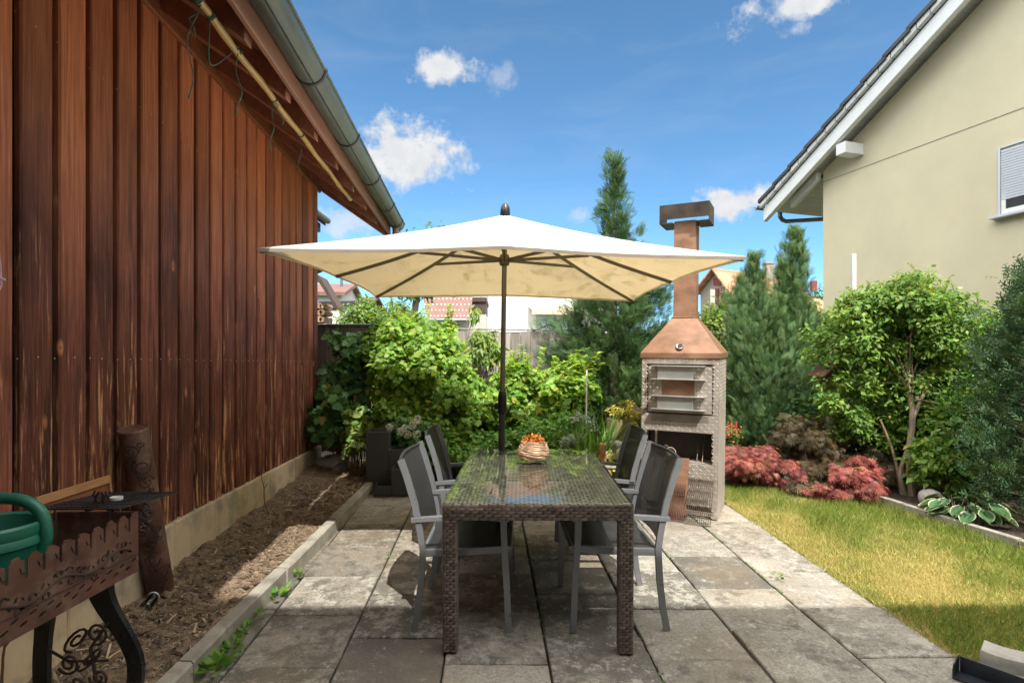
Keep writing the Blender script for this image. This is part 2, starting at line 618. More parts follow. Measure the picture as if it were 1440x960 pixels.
def blade_mat():
    k = NT('grass_blade')
    s = k.sep(k.attr())
    c = k.mix((.095, .20, .024), (.64, .53, .215), s[0])
    c = k.mix(c, (.46, .46, .08), k.math('MULTIPLY', s[1], .5))
    p = k.princ(c, .5, 0, None, .3)
    t = k.n('ShaderNodeBsdfTranslucent'); k.l(c, t.inputs['Color'])
    m = k.n('ShaderNodeMixShader'); m.inputs[0].default_value = .35
    k.l(p, m.inputs[1]); k.l(t.outputs[0], m.inputs[2])
    return k.done(m.outputs[0])
M['blade'] = blade_mat()
M['earth'] = pm('ground_earth', [(.3, (.05, .045, .025)), (.7, (.10, .10, .04))], 2, rough=.95, bump=.4)
M['mulch'] = pm('bark_mulch', [(.3, (.025, .018, .012)), (.7, (.085, .055, .035))], 25, rough=.95, bump=1.0, bscale=60, bdist=.02)

M['rattan'] = pm('rattan_strip', [(.3, (.105, .078, .064)), (.7, (.19, .145, .12))], 30, (1, 1, 1), .38, bump=.15, bscale=300, tint=.35, spec=.6)
M['rattan_core'] = flat('rattan_core', (.02, .015, .012), .7)
def glass_pane():
    k = NT('table_glass')
    fr = k.n('ShaderNodeFresnel'); fr.inputs['IOR'].default_value = 1.45
    ge = k.n('ShaderNodeNewGeometry')
    ff = k.math('MULTIPLY', fr.outputs[0], k.math('SUBTRACT', 1.0, ge.outputs['Backfacing']))
    tr = k.n('ShaderNodeBsdfTransparent'); tr.inputs['Color'].default_value = (.90, .95, .92, 1)
    gl = k.n('ShaderNodeBsdfGlossy'); gl.inputs['Roughness'].default_value = .015
    nb = k.bump(k.noise(k.coords(), 6, 2), .012, .01)
    k.l(nb, gl.inputs['Normal'])
    mx = k.n('ShaderNodeMixShader')
    k.l(ff, mx.inputs[0]); k.l(tr.outputs[0], mx.inputs[1]); k.l(gl.outputs[0], mx.inputs[2])
    return k.done(mx.outputs[0])
M['glass'] = glass_pane()
M['alu_grey'] = flat('grey_powder_coat', (.25, .258, .272), .32, .45, bump=0, var=.06, scale=20)
def mesh_fabric():
    k = NT('sling_mesh')
    v = k.coords((1, 1, 1))
    w1 = k.n('ShaderNodeTexWave', wave_type='BANDS', bands_direction='X'); w1.inputs['Scale'].default_value = 190
    w2 = k.n('ShaderNodeTexWave', wave_type='BANDS', bands_direction='Z'); w2.inputs['Scale'].default_value = 190
    w3 = k.n('ShaderNodeTexWave', wave_type='BANDS', bands_direction='Y'); w3.inputs['Scale'].default_value = 190
    for w in (w1, w2, w3): k.l(v, w.inputs['Vector'])
    h = k.math('MAXIMUM', w1.outputs['Fac'], k.math('MAXIMUM', w2.outputs['Fac'], w3.outputs['Fac']))
    c = k.mix((.016, .017, .018), (.045, .046, .047), k.noise(v, 9, 4))
    p = k.princ(c, .55, 0, k.bump(h, .3, .002), .4)
    t = k.n('ShaderNodeBsdfTransparent')
    m = k.n('ShaderNodeMixShader'); m.inputs[0].default_value = .05
    k.l(p, m.inputs[1]); k.l(t.outputs[0], m.inputs[2])
    return k.done(m.outputs[0])
M['sling'] = mesh_fabric()
M['umb_metal'] = flat('umbrella_metal', (.06, .062, .06), .4, .4, bump=.03, var=.1)
M['umb_rib'] = flat('umbrella_rib', (.13, .11, .085), .5, .2, bump=.03, var=.1)
def canopy_mat():
    k = NT('canopy_cloth')
    v = k.coords()
    st = k.ramp(k.noise(k.coords((2.6, 1.3, 3)), 1.6, 7, .7, .8), [(.50, 0.0), (.62, 1.0)])
    fine = k.ramp(k.noise(v, 14, 6, .75), [(.4, .2), (.62, 1.0)])
    stm = k.math('MULTIPLY', k.math('MULTIPLY', k.sep(st)[0], k.sep(fine)[0]), .8)
    d = k.n('ShaderNodeBsdfDiffuse')
    k.l(k.mix((.86, .82, .74), (.66, .62, .48), k.math('MULTIPLY', stm, .35)), d.inputs['Color'])
    t = k.n('ShaderNodeBsdfTranslucent')
    k.l(k.mix((.50, .375, .195), (.21, .155, .045), stm), t.inputs['Color'])
    wv = k.noise(k.coords((3, 3, 3)), 3, 3)
    k.l(k.bump(wv, .12, .02), d.inputs['Normal'])
    m = k.n('ShaderNodeMixShader'); m.inputs[0].default_value = .40
    k.l(d.outputs[0], m.inputs[1]); k.l(t.outputs[0], m.inputs[2])
    return k.done(m.outputs[0])
M['canopy'] = canopy_mat()
M['plate'] = pm('tread_plate', [(.3, (.33, .285, .245)), (.55, (.48, .425, .375)), (.8, (.60, .55, .50))], 5, (1, 1, 1), .45, .45, bump=.12, spot=(6, .58, .78, (.20, .145, .105)))
M['plate_worn'] = pm('worn_tread', [(.3, (.40, .355, .31)), (.7, (.56, .52, .47))], 8, (1, 1, 1), .4, .45, bump=.05)
M['copper'] = pm('rusty_copper', [(.25, (.17, .085, .046)), (.5, (.275, .145, .085)), (.78, (.37, .22, .145))], 4, (1, 1, 1.6), .55, .2, bump=.1, spot=(4.5, .5, .72, (.15, .085, .048)))
M['alu'] = pm('bright_sheet', [(.3, (.52, .54, .52)), (.7, (.66, .68, .66))], 5, rough=.35, metal=.75, bump=.05)
M['soot'] = pm('sooty_steel', [(.3, (.022, .018, .015)), (.7, (.055, .045, .037))], 7, rough=.7, bump=.2)
M['cap_steel'] = pm('tarnished_steel', [(.3, (.025, .021, .018)), (.7, (.07, .055, .04))], 7, rough=.45, metal=.4, bump=.1)
M['grate'] = pm('grate_wire', [(.3, (.11, .085, .065)), (.7, (.26, .21, .17))], 25, rough=.45, metal=.7, bump=.1)
M['chrome'] = flat('chrome', (.7, .7, .7), .15, 1.0, bump=0, var=.03)
M['black'] = flat('black_gloss', (.012, .013, .015), .28, 0, bump=.08, var=.3)
M['rust'] = pm('rusted_plate', [(.25, (.050, .024, .017)), (.5, (.115, .052, .036)), (.78, (.175, .085, .058))], 9, (1, 1, 1), .62, .25, bump=.35, bscale=60, bdist=.003, spot=(7, .5, .72, (.23, .15, .115)))
M['rust_dark'] = pm('rust_relief', [(.3, (.022, .013, .011)), (.7, (.06, .03, .022))], 12, rough=.65, bump=.3)
M['iron'] = pm('dark_iron', [(.3, (.03, .028, .03)), (.7, (.075, .068, .068))], 15, rough=.5, metal=.5, bump=.2)
M['canplastic'] = pm('green_plastic', [(.3, (.008, .105, .068)), (.7, (.018, .16, .105))], 5, rough=.42, bump=.15, bscale=60, spot=(9, .55, .8, (.06, .14, .10)))
M['plank'] = pm('light_plank', [(.3, (.26, .12, .05)), (.7, (.42, .22, .095))], 6, (1, 1, 8), .6, bump=.2)
M['plank_red'] = pm('red_plank', [(.3, (.13, .045, .02)), (.7, (.24, .085, .035))], 6, (1, 1, 8), .6, bump=.2)
M['bamboo'] = pm('bamboo', [(.3, (.46, .30, .10)), (.7, (.60, .42, .17))], 6, (6, .6, 6), .4, bump=.1)
M['twine'] = pm('green_twine', [(.3, (.06, .11, .075)), (.7, (.11, .19, .13))], 60, rough=.8, bump=.2)
M['pink'] = pm('pink_cord', [(.3, (.40, .24, .27)), (.7, (.62, .42, .45))], 60, rough=.8, bump=.2)
M['planter'] = flat('anthracite_planter', (.055, .061, .07), .42, 0, bump=.04, var=.12)
M['wicker'] = pm('wicker', [(.3, (.22, .125, .07)), (.7, (.48, .32, .20))], 25, rough=.65, bump=.4, tint=.45)
M['orange'] = pm('dried_orange', [(.3, (.42, .11, .012)), (.7, (.62, .23, .03))], 20, rough=.7, bump=.3, tint=.4)
M['fence'] = pm('grey_boards', [(.25, (.17, .148, .128)), (.5, (.31, .275, .24)), (.75, (.43, .385, .34))], 5, (5, 5, .5), .85, bump=.4, tint=.3, spot=(4, .6, .8, (.12, .09, .07)))
M['fence_dark'] = pm('brown_boards', [(.3, (.07, .045, .035)), (.7, (.14, .09, .07))], 5, (5, 5, .5), .8, bump=.3, tint=.2)
M['bark'] = pm('bark', [(.3, (.15, .115, .075)), (.7, (.34, .27, .185))], 9, (3, 3, .8), .85, bump=.7, bscale=30, bdist=.01)
M['twig'] = pm('twig', [(.3, (.10, .065, .04)), (.7, (.22, .16, .10))], 20, rough=.8, bump=.2)
M['render'] = pm('cream_render', [(.3, (.57, .51, .35)), (.7, (.635, .575, .40))], 1.5, rough=.9, bump=.5, bscale=160, bdist=.005, spot=(.9, .5, .8, (.53, .485, .355)))
M['white'] = flat('white_paint', (.72, .73, .72), .55, 0, bump=.08, var=.04)
M['soffit'] = pm('soffit_boards', [(.3, (.54, .54, .51)), (.7, (.62, .62, .59))], 4, rough=.6, bump=.1, tint=.06)
M['shutter'] = flat('shutter_alu', (.50, .53, .58), .4, .2, bump=.02, var=.04)
M['pane'] = flat('window_pane', (.03, .035, .04), .06, 0, bump=0, var=.1, spec=.9)
M['zinc'] = flat('zinc', (.16, .17, .17), .4, .6, bump=.05, var=.15)
M['wall_white'] = pm('white_render', [(.3, (.74, .72, .66)), (.7, (.80, .78, .72))], 2, rough=.9, bump=.1)
M['wall_grey'] = pm('grey_render', [(.3, (.40, .39, .34)), (.7, (.47, .46, .41))], 2, rough=.9, bump=.1)
M['roof_red'] = pm('clay_tiles', [(.25, (.30, .135, .07)), (.5, (.42, .20, .11)), (.8, (.50, .27, .16))], 6, (1, 1, 1), .8, bump=.4, tint=.3)
M['roof_brown'] = pm('brown_tiles', [(.3, (.125, .065, .05)), (.7, (.20, .105, .082))], 5, rough=.75, bump=.3, tint=.2)
M['timber_dark'] = pm('dark_timber', [(.3, (.05, .03, .025)), (.7, (.10, .062, .05))], 5, (4, 4, .6), .75, bump=.2)
M['chalet'] = pm('weathered_shingle', [(.3, (.20, .165, .13)), (.7, (.33, .28, .225))], 6, (2, 2, 4), .85, bump=.3)
M['red_paint'] = flat('red_shutter', (.18, .03, .03), .6)
M['stone'] = pm('field_stone', [(.3, (.25, .24, .22)), (.55, (.40, .385, .35)), (.8, (.55, .53, .49))], 9, rough=.85, bump=.6, bscale=40, bdist=.01, tint=.25)
M['paver'] = pm('paver_concrete', [(.3, (.27, .25, .22)), (.7, (.42, .395, .35))], 14, rough=.9, bump=.6, bscale=120, bdist=.004, tint=.15)
M['channel'] = flat('blue_black_steel', (.032, .036, .045), .32, .4, bump=.04, var=.2)
M['mossy'] = pm('mossy_wood', [(.3, (.085, .08, .035)), (.55, (.16, .15, .06)), (.8, (.21, .175, .09))], 7, (2, 2, .6), .9, bump=.4)
M['birdwood'] = pm('bird_box_wood', [(.3, (.09, .045, .028)), (.7, (.17, .085, .05))], 7, (2, 2, 2), .75, bump=.3)
M['log'] = pm('split_logs', [(.3, (.24, .14, .075)), (.7, (.46, .30, .17))], 9, rough=.85, bump=.4, tint=.35)
M['ceramic'] = flat('white_tin', (.72, .72, .70), .3, .3, bump=0, var=.05)
M['awn'] = None
def awning():
    k = NT('striped_awning')
    v = k.coords((1, 1, 1))
    w = k.n('ShaderNodeTexWave', wave_type='BANDS', bands_direction='X'); w.inputs['Scale'].default_value = .9
    k.l(v, w.inputs['Vector'])
    c = k.ramp(w.outputs['Fac'], [(.4, (.75, .52, .22)), (.55, (.80, .76, .66))])
    return k.done(k.princ(c, .8))
M['awn'] = awning()
def clear_jar():
    k = NT('jar_glass')
    fr = k.n('ShaderNodeFresnel'); fr.inputs['IOR'].default_value = 1.5
    tr = k.n('ShaderNodeBsdfTransparent'); tr.inputs['Color'].default_value = (.85, .88, .87, 1)
    gl = k.n('ShaderNodeBsdfGlossy'); gl.inputs['Roughness'].default_value = .05
    mx = k.n('ShaderNodeMixShader')
    k.l(k.math('MULTIPLY_ADD', fr.outputs[0], .9, .08), mx.inputs[0]); k.l(tr.outputs[0], mx.inputs[1]); k.l(gl.outputs[0], mx.inputs[2])
    return k.done(mx.outputs[0])
M['jar'] = clear_jar()
def net_mat():
    return flat('dark_net', (.02, .024, .026), .8)
M['net'] = net_mat()

# leaves
M['l_currant'] = leafmat('currant_leaf', (.085, .19, .025), (.28, .41, .08), .45)
M['l_vine'] = leafmat('vine_leaf', (.04, .11, .035), (.10, .20, .06), .34)
M['l_hedge'] = leafmat('hedge_leaf', (.055, .12, .02), (.18, .27, .045), .32)
M['l_ground'] = leafmat('ground_leaf', (.06, .16, .02), (.17, .32, .045), .38)
M['l_tree'] = leafmat('tree_leaf', (.05, .125, .022), (.20, .31, .055), .36)
M['l_pale'] = leafmat('pale_leaf', (.08, .155, .035), (.26, .34, .09), .38)
M['l_dark'] = leafmat('dark_leaf', (.03, .08, .022), (.08, .165, .042), .3)
M['l_laurel'] = leafmat('laurel_leaf', (.05, .11, .012), (.17, .25, .035), .3)
M['l_conifer'] = leafmat('conifer_spray', (.022, .062, .026), (.105, .175, .065), .22, .6, spec=.2, old_=2)
M['l_conifer2'] = leafmat('blue_conifer_spray', (.032, .085, .036), (.165, .255, .105), .24, .6, spec=.2, old_=2)
M['l_yew'] = leafmat('yew_needles', (.02, .052, .025), (.07, .12, .052), .18, .6, spec=.2, old_=2)
M['l_red'] = leafmat('red_maple_leaf', (.13, .032, .028), (.44, .155, .115), .3, tcol=(1.3, .8, .6))
M['l_purple'] = leafmat('purple_maple_leaf', (.042, .036, .017), (.115, .08, .036), .3, tcol=(1.3, .9, .6))
M['l_yellow'] = leafmat('golden_leaf', (.14, .15, .02), (.55, .45, .09), .3)
M['l_hosta'] = leafmat('hosta_leaf', (.035, .095, .035), (.06, .14, .05), .2, edge=(.62, .66, .42))
M['l_lily'] = leafmat('lily_leaf', (.055, .14, .025), (.16, .27, .05), .35)
M['l_silver'] = leafmat('silver_leaf', (.16, .21, .17), (.33, .38, .34), .25)
M['petal_white'] = leafmat('white_petal', (.52, .55, .42), (.78, .78, .68), .3, tcol=(1, 1, .9))
M['petal_red'] = leafmat('red_petal', (.42, .03, .035), (.68, .10, .08), .3, tcol=(1.2, .8, .6))
M['petal_orange'] = leafmat('orange_petal', (.55, .20, .06), (.75, .40, .18), .3, tcol=(1.2, .9, .6))
M['weed'] = leafmat('weed_leaf', (.05, .14, .02), (.13, .26, .03), .35)
# ================================================================ SETTING
rg = np.random.default_rng(11)

# ground: one sheet to the horizon, gentle rise through the garden then level
mb = MB()
xs = [-300, -60, -20, -8, -4, 0, 4, 8, 20, 60, 300]
ys = [-60, -8, 0, 3.5, 7, 10, 20, 60, 400]
vv = [[mb.bm.verts.new((x, y, gz(y) - .045)) for x in xs] for y in ys]
for j in range(len(ys) - 1):
    for i in range(len(xs) - 1):
        mb.bm.faces.new((vv[j][i], vv[j][i + 1], vv[j + 1][i + 1], vv[j + 1][i]))
ground = mb.build('ground', M['earth'], smooth=False)
props(ground, 'brown earth beneath the garden reaching out past the houses', 'ground', kind='structure')

# patio: concrete slabs in staggered columns running away from the house
SLX = [-.70 + .4875 * (k) for k in range(-2, 7)]       # joint x at Y = 0
OFFS = [.10, .04, .294, .06, .294, .10, .37, .117]
def px_at(x0, y):
    return x0 - .041 * y
mb = MB()
prng = random.Random(3)
for ci in range(len(SLX) - 1):
    y0 = -1.0 + OFFS[ci] % .5
    k = 0
    while True:
        ya, yb = y0 + k * .5, y0 + (k + 1) * .5
        k += 1
        if ya > 5.9: break
        ga, gb = .0032 + prng.random() * .003, .002 + prng.random() * .003
        yaa, ybb = ya + gb, yb - gb
        if ci == 0 and yb < .2: continue
        lift = prng.uniform(-.006, .006)
        tl = prng.uniform(-.006, .006)
        c = [(px_at(SLX[ci], yaa) + ga, yaa), (px_at(SLX[ci + 1], yaa) - ga, yaa), (px_at(SLX[ci + 1], ybb) - ga, ybb), (px_at(SLX[ci], ybb) + ga, ybb)]
        t = (prng.random(), prng.random(), prng.random())
        if ci == 7: t = (.55 + .45 * prng.random(), t[1] * .35, t[2] * .6 + .4)
        d = .005
        # top with small chamfer and uneven edge
        def pt(u, v, z):
            a = Vector(c[0]).lerp(Vector(c[1]), u); b = Vector(c[3]).lerp(Vector(c[2]), u)
            q = a.lerp(b, v)
            return Vector((q.x, q.y, gz(q.y) + z + lift + tl * (u - .5)))
        nseg = 9
        loop = [(i / nseg, 0) for i in range(nseg)] + [(1, i / nseg) for i in range(nseg)] + [(1 - i / nseg, 1) for i in range(nseg)] + [(0, 1 - i / nseg) for i in range(nseg)]
        w = .49
        top, mid, bot = [], [], []
        for (u, v) in loop:
            jj = prng.uniform(0, .004) + (prng.uniform(.004, .012) if prng.random() > .86 else 0)
            e = (d + jj) / w
            uu, v2 = min(max(u, e), 1 - e), min(max(v, e), 1 - e)
            top.append(mb.bm.verts.new(pt(uu, v2, 0)))
            j2 = prng.uniform(0, .0025) / w
            uu, v2 = min(max(u, j2), 1 - j2), min(max(v, j2), 1 - j2)
            mid.append(mb.bm.verts.new(pt(uu, v2, -.006)))
            bot.append(mb.bm.verts.new(pt(uu, v2, -.045)))
        mb.bm.faces.new(top)
        n = len(loop)
        for i in range(n):
            j = (i + 1) % n
            mb.bm.faces.new((top[i], mid[i], mid[j], top[j]))
            mb.bm.faces.new((mid[i], bot[i], bot[j], mid[j]))
        for v in top + mid + bot:
            v[mb.tl] = (t[0], t[1], t[2], 1)
patio = mb.build('patio', M['slab'], smooth=False)
props(patio, 'weathered concrete slab patio, half in sun and half in shade', 'patio', kind='structure')
mb = MB()
mb.face([(px_at(SLX[0], -1), -1, gz(-1) - .022), (px_at(SLX[-1], -1) + .02, -1, gz(-1) - .022), (px_at(SLX[-1], 6) + .02, 6, gz(6) - .022), (px_at(SLX[0], 6), 6, gz(6) - .022)])
jb = mb.build('patio_bed', M['joint'], smooth=False)
props(jb, 'dark earth in the joints between the patio slabs', 'ground', kind='structure')

# soil bed along the barn
def soil_z(x, y):
    h = .055 + .016 * math.sin(5 * x + 3.1 * y) + .012 * math.sin(11 * x - 7 * y) + .008 * math.sin(23 * y + 17 * x)
    if x < -1.9: h += .03 * min(1, (-1.9 - x) * 4)
    return gz(y) + h
mb = MB()
srng = random.Random(5)
mb.grid(lambda u, v: Vector((-2.55 + 1.12 * u, .2 + 7.1 * v, soil_z(-2.55 + 1.12 * u, .2 + 7.1 * v) + srng.uniform(-.009, .011))), 56, 330)
soil = mb.build('soil', M['soil'], angle=80)
props(soil, 'dry garden soil strip between the barn and the kerb', 'soil', kind='structure')

# straw and chips scattered on the soil (uncountable)
N = 15000
px_ = rg.uniform(-2.1, -1.46, N); py_ = rg.uniform(1.3, 6.4, N)
pz_ = np.array([soil_z(a, b) for a, b in zip(px_, py_)]) + rg.uniform(.004, .014, N)
az = rg.uniform(0, 2 * PI, N)
xd = np.stack([np.cos(az), np.sin(az), rg.normal(0, .22, N)], 1)
nd = np.stack([rg.normal(0, .4, N), rg.normal(0, .4, N), np.ones(N)], 1)
sz = rg.uniform(.007, .03, N) * (1 + 1.6 * (rg.random(N) > .95))
straw = scatter('straw', M['straw'], None, np.stack([px_, py_, pz_], 1), xd, nd, sz,
                ([(0, -.06, 0), (0, .06, 0), (1, .05, .02), (1, -.05, .02), (.5, -.07, .06), (.5, .07, .06)], [[0, 4, 5, 1], [4, 3, 2, 5]]), rg.random(N) ** 1.3)
props(straw, 'dry straw and wood chips strewn over the soil strip', 'straw', kind='stuff')
# clods
mb = MB()
for i in range(900):
    x, y = srng.uniform(-2.08, -1.5), srng.uniform(1.5, 5.6)
    r = srng.uniform(.008, .026) * (1.25 if y < 3.8 else .8)
    mb.blob((x, y, soil_z(x, y) + r * .3), (r, r, r * .7), 1, .25, srng)
cl = mb.build('soil_clods', M['soil'], smooth=False)
props(cl, 'crumbly dark clods lying on the soil strip', 'soil', kind='stuff')

# kerb between bed and patio, in separate lengths
mb = MB()
for i, (ya, yb) in enumerate([(-.6, .42), (.43, 1.42), (1.43, 2.42), (2.428, 3.42), (3.43, 4.38), (4.392, 5.60)]):
    mb.t = srng.random()
    xk = -1.425 + srng.uniform(-.004, .004)
    n = 10
    prof = [(-.036, -.12), (-.036, .088), (-.028, .098), (.026, .096), (.036, .085), (.036, -.12)]
    pts = [(xk, ya + (yb - ya) * j / n, gz(ya + (yb - ya) * j / n) + srng.uniform(-.0025, .0025)) for j in range(n + 1)]
    rr = mb.sweep(pts, [(p[0], -p[1]) for p in prof], (1, 0, 0))
kerb = mb.build('kerb', M['concrete'])
props(kerb, 'weathered concrete kerb between soil strip and patio', 'kerb', kind='structure')

# lawn
def lawn_l(y): return 2.205 - .041 * y
def lawn_r(y): return 4.47 - .221 * y
mb = MB()
def lw(u, v):
    y = .9 + 5.6 * v
    a, b = lawn_l(y) - .015, lawn_r(y) + .02
    if y < 2.5: a = 2.10 + (2.5 - y) * .9
    x = a + (b - a) * u
    return Vector((x, y, gz(y) + .003 + .006 * math.sin(6 * x + 2) * math.sin(5 * y)))
mb.grid(lw, 30, 60)
lawn = mb.build('lawn', M['lawn'])
props(lawn, 'patchy sun-dried lawn strip beside the patio', 'lawn', kind='structure')
def dry_and_shade(x, y):
    d = .36 + .36 * np.sin(2.6 * x + 1.9 * y + .6) + .2 * np.sin(5.3 * x - 3.7 * y + 1.2) + .14 * np.sin(9.1 * y + 4 * x) + .10 * np.sin(17 * x - 11 * y)
    edge = np.exp(-np.abs(x - lawn_l(y)) / .16) * .45
    far = np.exp(-np.abs(x - lawn_r(y)) / .22) * -.55
    return np.clip(d + edge + far - .75 * (y < 3.10), 0, 1)  # greener front step paints the house shadow into the blade colour
N = 80000
gy = .95 + 5.4 * rg.random(N) ** .85
gxu = rg.random(N)
l_ = np.where(gy < 2.5, 2.10 + (2.5 - gy) * .9, lawn_l(gy) + .01 - .03 * rg.random(N))
gx = l_ + (lawn_r(gy) - l_) * gxu
dr = dry_and_shade(gx, gy)
keep = rg.random(N) > dr * .25
gx, gy, dr = gx[keep], gy[keep], dr[keep]
N = len(gx)
pos = np.stack([gx, gy, S * np.minimum(gy, 7) + .002], 1)
up = np.stack([rg.normal(0, .55, N), rg.normal(0, .55, N), np.ones(N)], 1)
nd = np.stack([rg.normal(0, 1, N), rg.normal(0, 1, N), np.full(N, .2)], 1)
hgt = rg.uniform(.016, .054, N) * (1.25 - .55 * dr)
tuft = np.clip(np.sin(7.3 * gx + 2 * np.sin(3 * gy)) * np.sin(6.1 * gy + 1.7 * np.sin(4 * gx)) + .25 * np.sin(31 * gx) * np.sin(27 * gy), -1, 1)
hgt *= 1 + .55 * np.clip(tuft, 0, 1)
dr = np.clip(dr - .28 * np.clip(tuft, 0, 1) + .22 * np.clip(-tuft, 0, 1), 0, 1)
hgt *= 1 + .9 * np.exp(-np.abs(gx - lawn_r(gy)) / .08)
grass = scatter('grass', M['blade'], None, pos, up, nd, hgt, T_BLADE, np.stack([np.clip(dr + rg.normal(0, .22, N), 0, 1), rg.random(N), rg.random(N)], 1), wid=.0042 / hgt)
props(grass, 'short grass of the lawn, half green and half dried yellow', 'grass', kind='stuff')

# planting bed soil on the right and behind the patio
mb = MB()
mb.grid(lambda u, v: (lambda y: Vector((lawn_r(y) + .03 + (7.0 - lawn_r(y)) * u, y, gz(y) + .045 + srng.uniform(-.012, .012))))(.9 + 6.4 * v), 40, 60)
mb.grid(lambda u, v: Vector((-2.6 + 6.0 * u, 5.75 + 1.9 * v, gz(5.75 + 1.9 * v) + .03 + srng.uniform(-.01, .015))), 60, 20)
md = mb.build('border_soil', M['mulch'], angle=80)
props(md, 'dark mulch under the shrubs at the edge of the garden', 'soil', kind='structure')
# concrete edging of the right border
mb = MB()
for (ya, yb) in ((.9, 1.9), (1.91, 2.92), (2.93, 3.94), (3.95, 5.12)):
    mb.t = srng.random()
    pts = [(lawn_r(ya + (yb - ya) * j / 6) + .02, ya + (yb - ya) * j / 6, gz(ya + (yb - ya) * j / 6) + srng.uniform(-.003, .003)) for j in range(7)]
    mb.sweep(pts, [(-.025, .08), (-.025, -.085), (-.018, -.092), (.02, -.09), (.025, -.082), (.025, .08)], (1, 0, 0))
ed = mb.build('bed_edging', M['concrete'])
props(ed, 'low grey concrete edging between lawn and shrub border', 'edging', kind='structure')

# ---------------------------------------------------------------- BARN (left)
BD = Vector((-.064, 1, 0)).normalized()      # along the wall
BN = Vector((1, .064, 0)).normalized()       # outwards, towards the patio
def bw(a, Y, z): return Vector((-a - .064 * Y, Y, z))
barn = empty('barn', bw(1.9, 6.6, gz(6.6)), 'brown timber barn with upright boards and a stone base', 'barn')
brng = random.Random(21)
mb = MB()
y = -.85
while y < 6.62:
    w = brng.choice([.205, .21, .215])
    e = min(y + w, 6.66)
    if e - y < .05: break
    mb.t = brng.random()
    g = .0195
    pr = brng.uniform(-.002, .002)
    a0, a1 = bw(1.9 - pr, y + g, .5), bw(1.9 - pr, e - g, .5)
    hgt_ = 3.06
    # board with bevelled long edges
    dd = (a1 - a0).normalized()
    wv = (a1 - a0).length
    prof = [(0, -.030), (0, -.008), (.007, 0), (wv - .007, 0), (wv, -.008), (wv, -.030)]
    mb.prism([a0 + dd * p[0] + BN * p[1] - Vector((0, 0, brng.uniform(0, .008))) for p in prof], (0, 0, hgt_))
    y = e
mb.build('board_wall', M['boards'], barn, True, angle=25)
mb = MB()
nr_ = random.Random(2)
yy_ = -.8
while yy_ < 6.6:
    for zz_ in (1.505, 2.93):
        for dy_ in (.05, .155):
            p_ = bw(1.8995, yy_ + dy_ + nr_.uniform(-.012, .012), zz_ + nr_.uniform(-.006, .006))
            mb.tube([p_, p_ + BN * .002], .0032, 6)
    yy_ += .21
mb.build('nails', M['alu'], barn, True, smooth=False)['kind'] = 'stuff'
mb = MB()
mb.obox(bw(1.935, -.85, .44), bw(1.935, 6.655, .44) - bw(1.935, -.85, .44), -BN * .1, (0, 0, 3.25))
mb.obox(bw(1.925, 6.60, .5), bw(1.925, 6.70, .5) - bw(1.925, 6.60, .5), -BN * .12, (0, 0, 3.2))
mb.obox(bw(1.95, 6.56, .2), -BN * 6.5, (BD) * .1, (0, 0, 3.3))
mb.build('wall_frame', M['dark_gap'], barn, True, smooth=False)
mb = MB()
yb_ = [-.85, .3, 1.45, 2.55, 3.45, 4.0, 4.9, 5.75, 6.72]
for i in range(len(yb_) - 1):
    mb.t = brng.random()
    a0, a1 = bw(1.875, yb_[i] + .004, -.05), bw(1.875, yb_[i + 1] - .004, -.05)
    mb.obox(a0 - BN * .12, a1 - a0, BN * .12, (0, 0, .545 + brng.uniform(-.004, .004)), bev=.008)
mb.build('foundation', M['foundation'], barn, True)
mb = MB()
t0, t1 = bw(1.872, -.85, 3.53), bw(1.872, 6.68, 3.53)
mb.obox(t0 - BN * .03, t1 - t0, BN * .03, (0, 0, .075), bev=.004)
mb.obox(t0 - BN * .02 + Vector((0, 0, .076)), t1 - t0, BN * .012, (0, 0, .12))
mb.build('trim_board', M['trim'], barn, True)
# roof: rafters, boarding, tiles, fascia
RS = .7
RY = [2.16 + .585 * k for k in range(-5, 9)]
up_ = Vector((0, 0, 1))
for yr in RY:
    mb = MB(); mb.t = brng.random()
    p0, p1 = bw(1.13, yr, 3.055), bw(2.6, yr, 3.055 + 1.47 * RS)
    mb.obox(p0 - BD * .045, BD * .09, p1 - p0, Vector((0, 0, .15)), bev=.004)
    mb.build('rafter', M['rafter'], barn, True)
mb = MB()
for k in range(11):      # boarding seen from below
    mb.t = brng.random()
    a = 1.095 + k * .155
    p0, p1 = bw(a, -1.0, 3.185 + (a - 1.095) * RS), bw(a, 7.04, 3.185 + (a - 1.095) * RS)
    mb.obox(p0, p1 - p0, (-BN + up_ * RS) * .150, up_ * .022)
mb.build('roof_boarding', M['rafter'], barn, True, smooth=False)
mb = MB()
p0, p1 = bw(.97, -1.05, 3.185 - .125 * RS + .05), bw(.97, 7.08, 3.185 - .125 * RS + .05)
mb.obox(p0, p1 - p0, (-BN + up_ * RS) * 4.6, up_ * .05)
q = p0 + (-BN + up_ * RS) * 4.6
q1 = p1 + (-BN + up_ * RS) * 4.6
mb.obox(q, q1 - q, (-BN - up_ * RS) * 4.6, up_ * .05)
mb.build('roof', M['rooftile'], barn, True, smooth=False)
mb = MB()
p0, p1 = bw(1.08, -1.0, 3.085), bw(1.08, 6.98, 3.085)
mb.obox(p0 - BN * .028, p1 - p0, BN * .028, (0, 0, .20), bev=.004)
mb.build('fascia', M['fascia'], barn, True)
mb = MB()
p0 = bw(1.10, 6.985, 3.05)
mb.obox(p0, BD * .035, (-BN + up_ * RS) * 1.9, up_ * .19, bev=.003)
mb.build('verge_board', M['timber_dark'], barn, True)
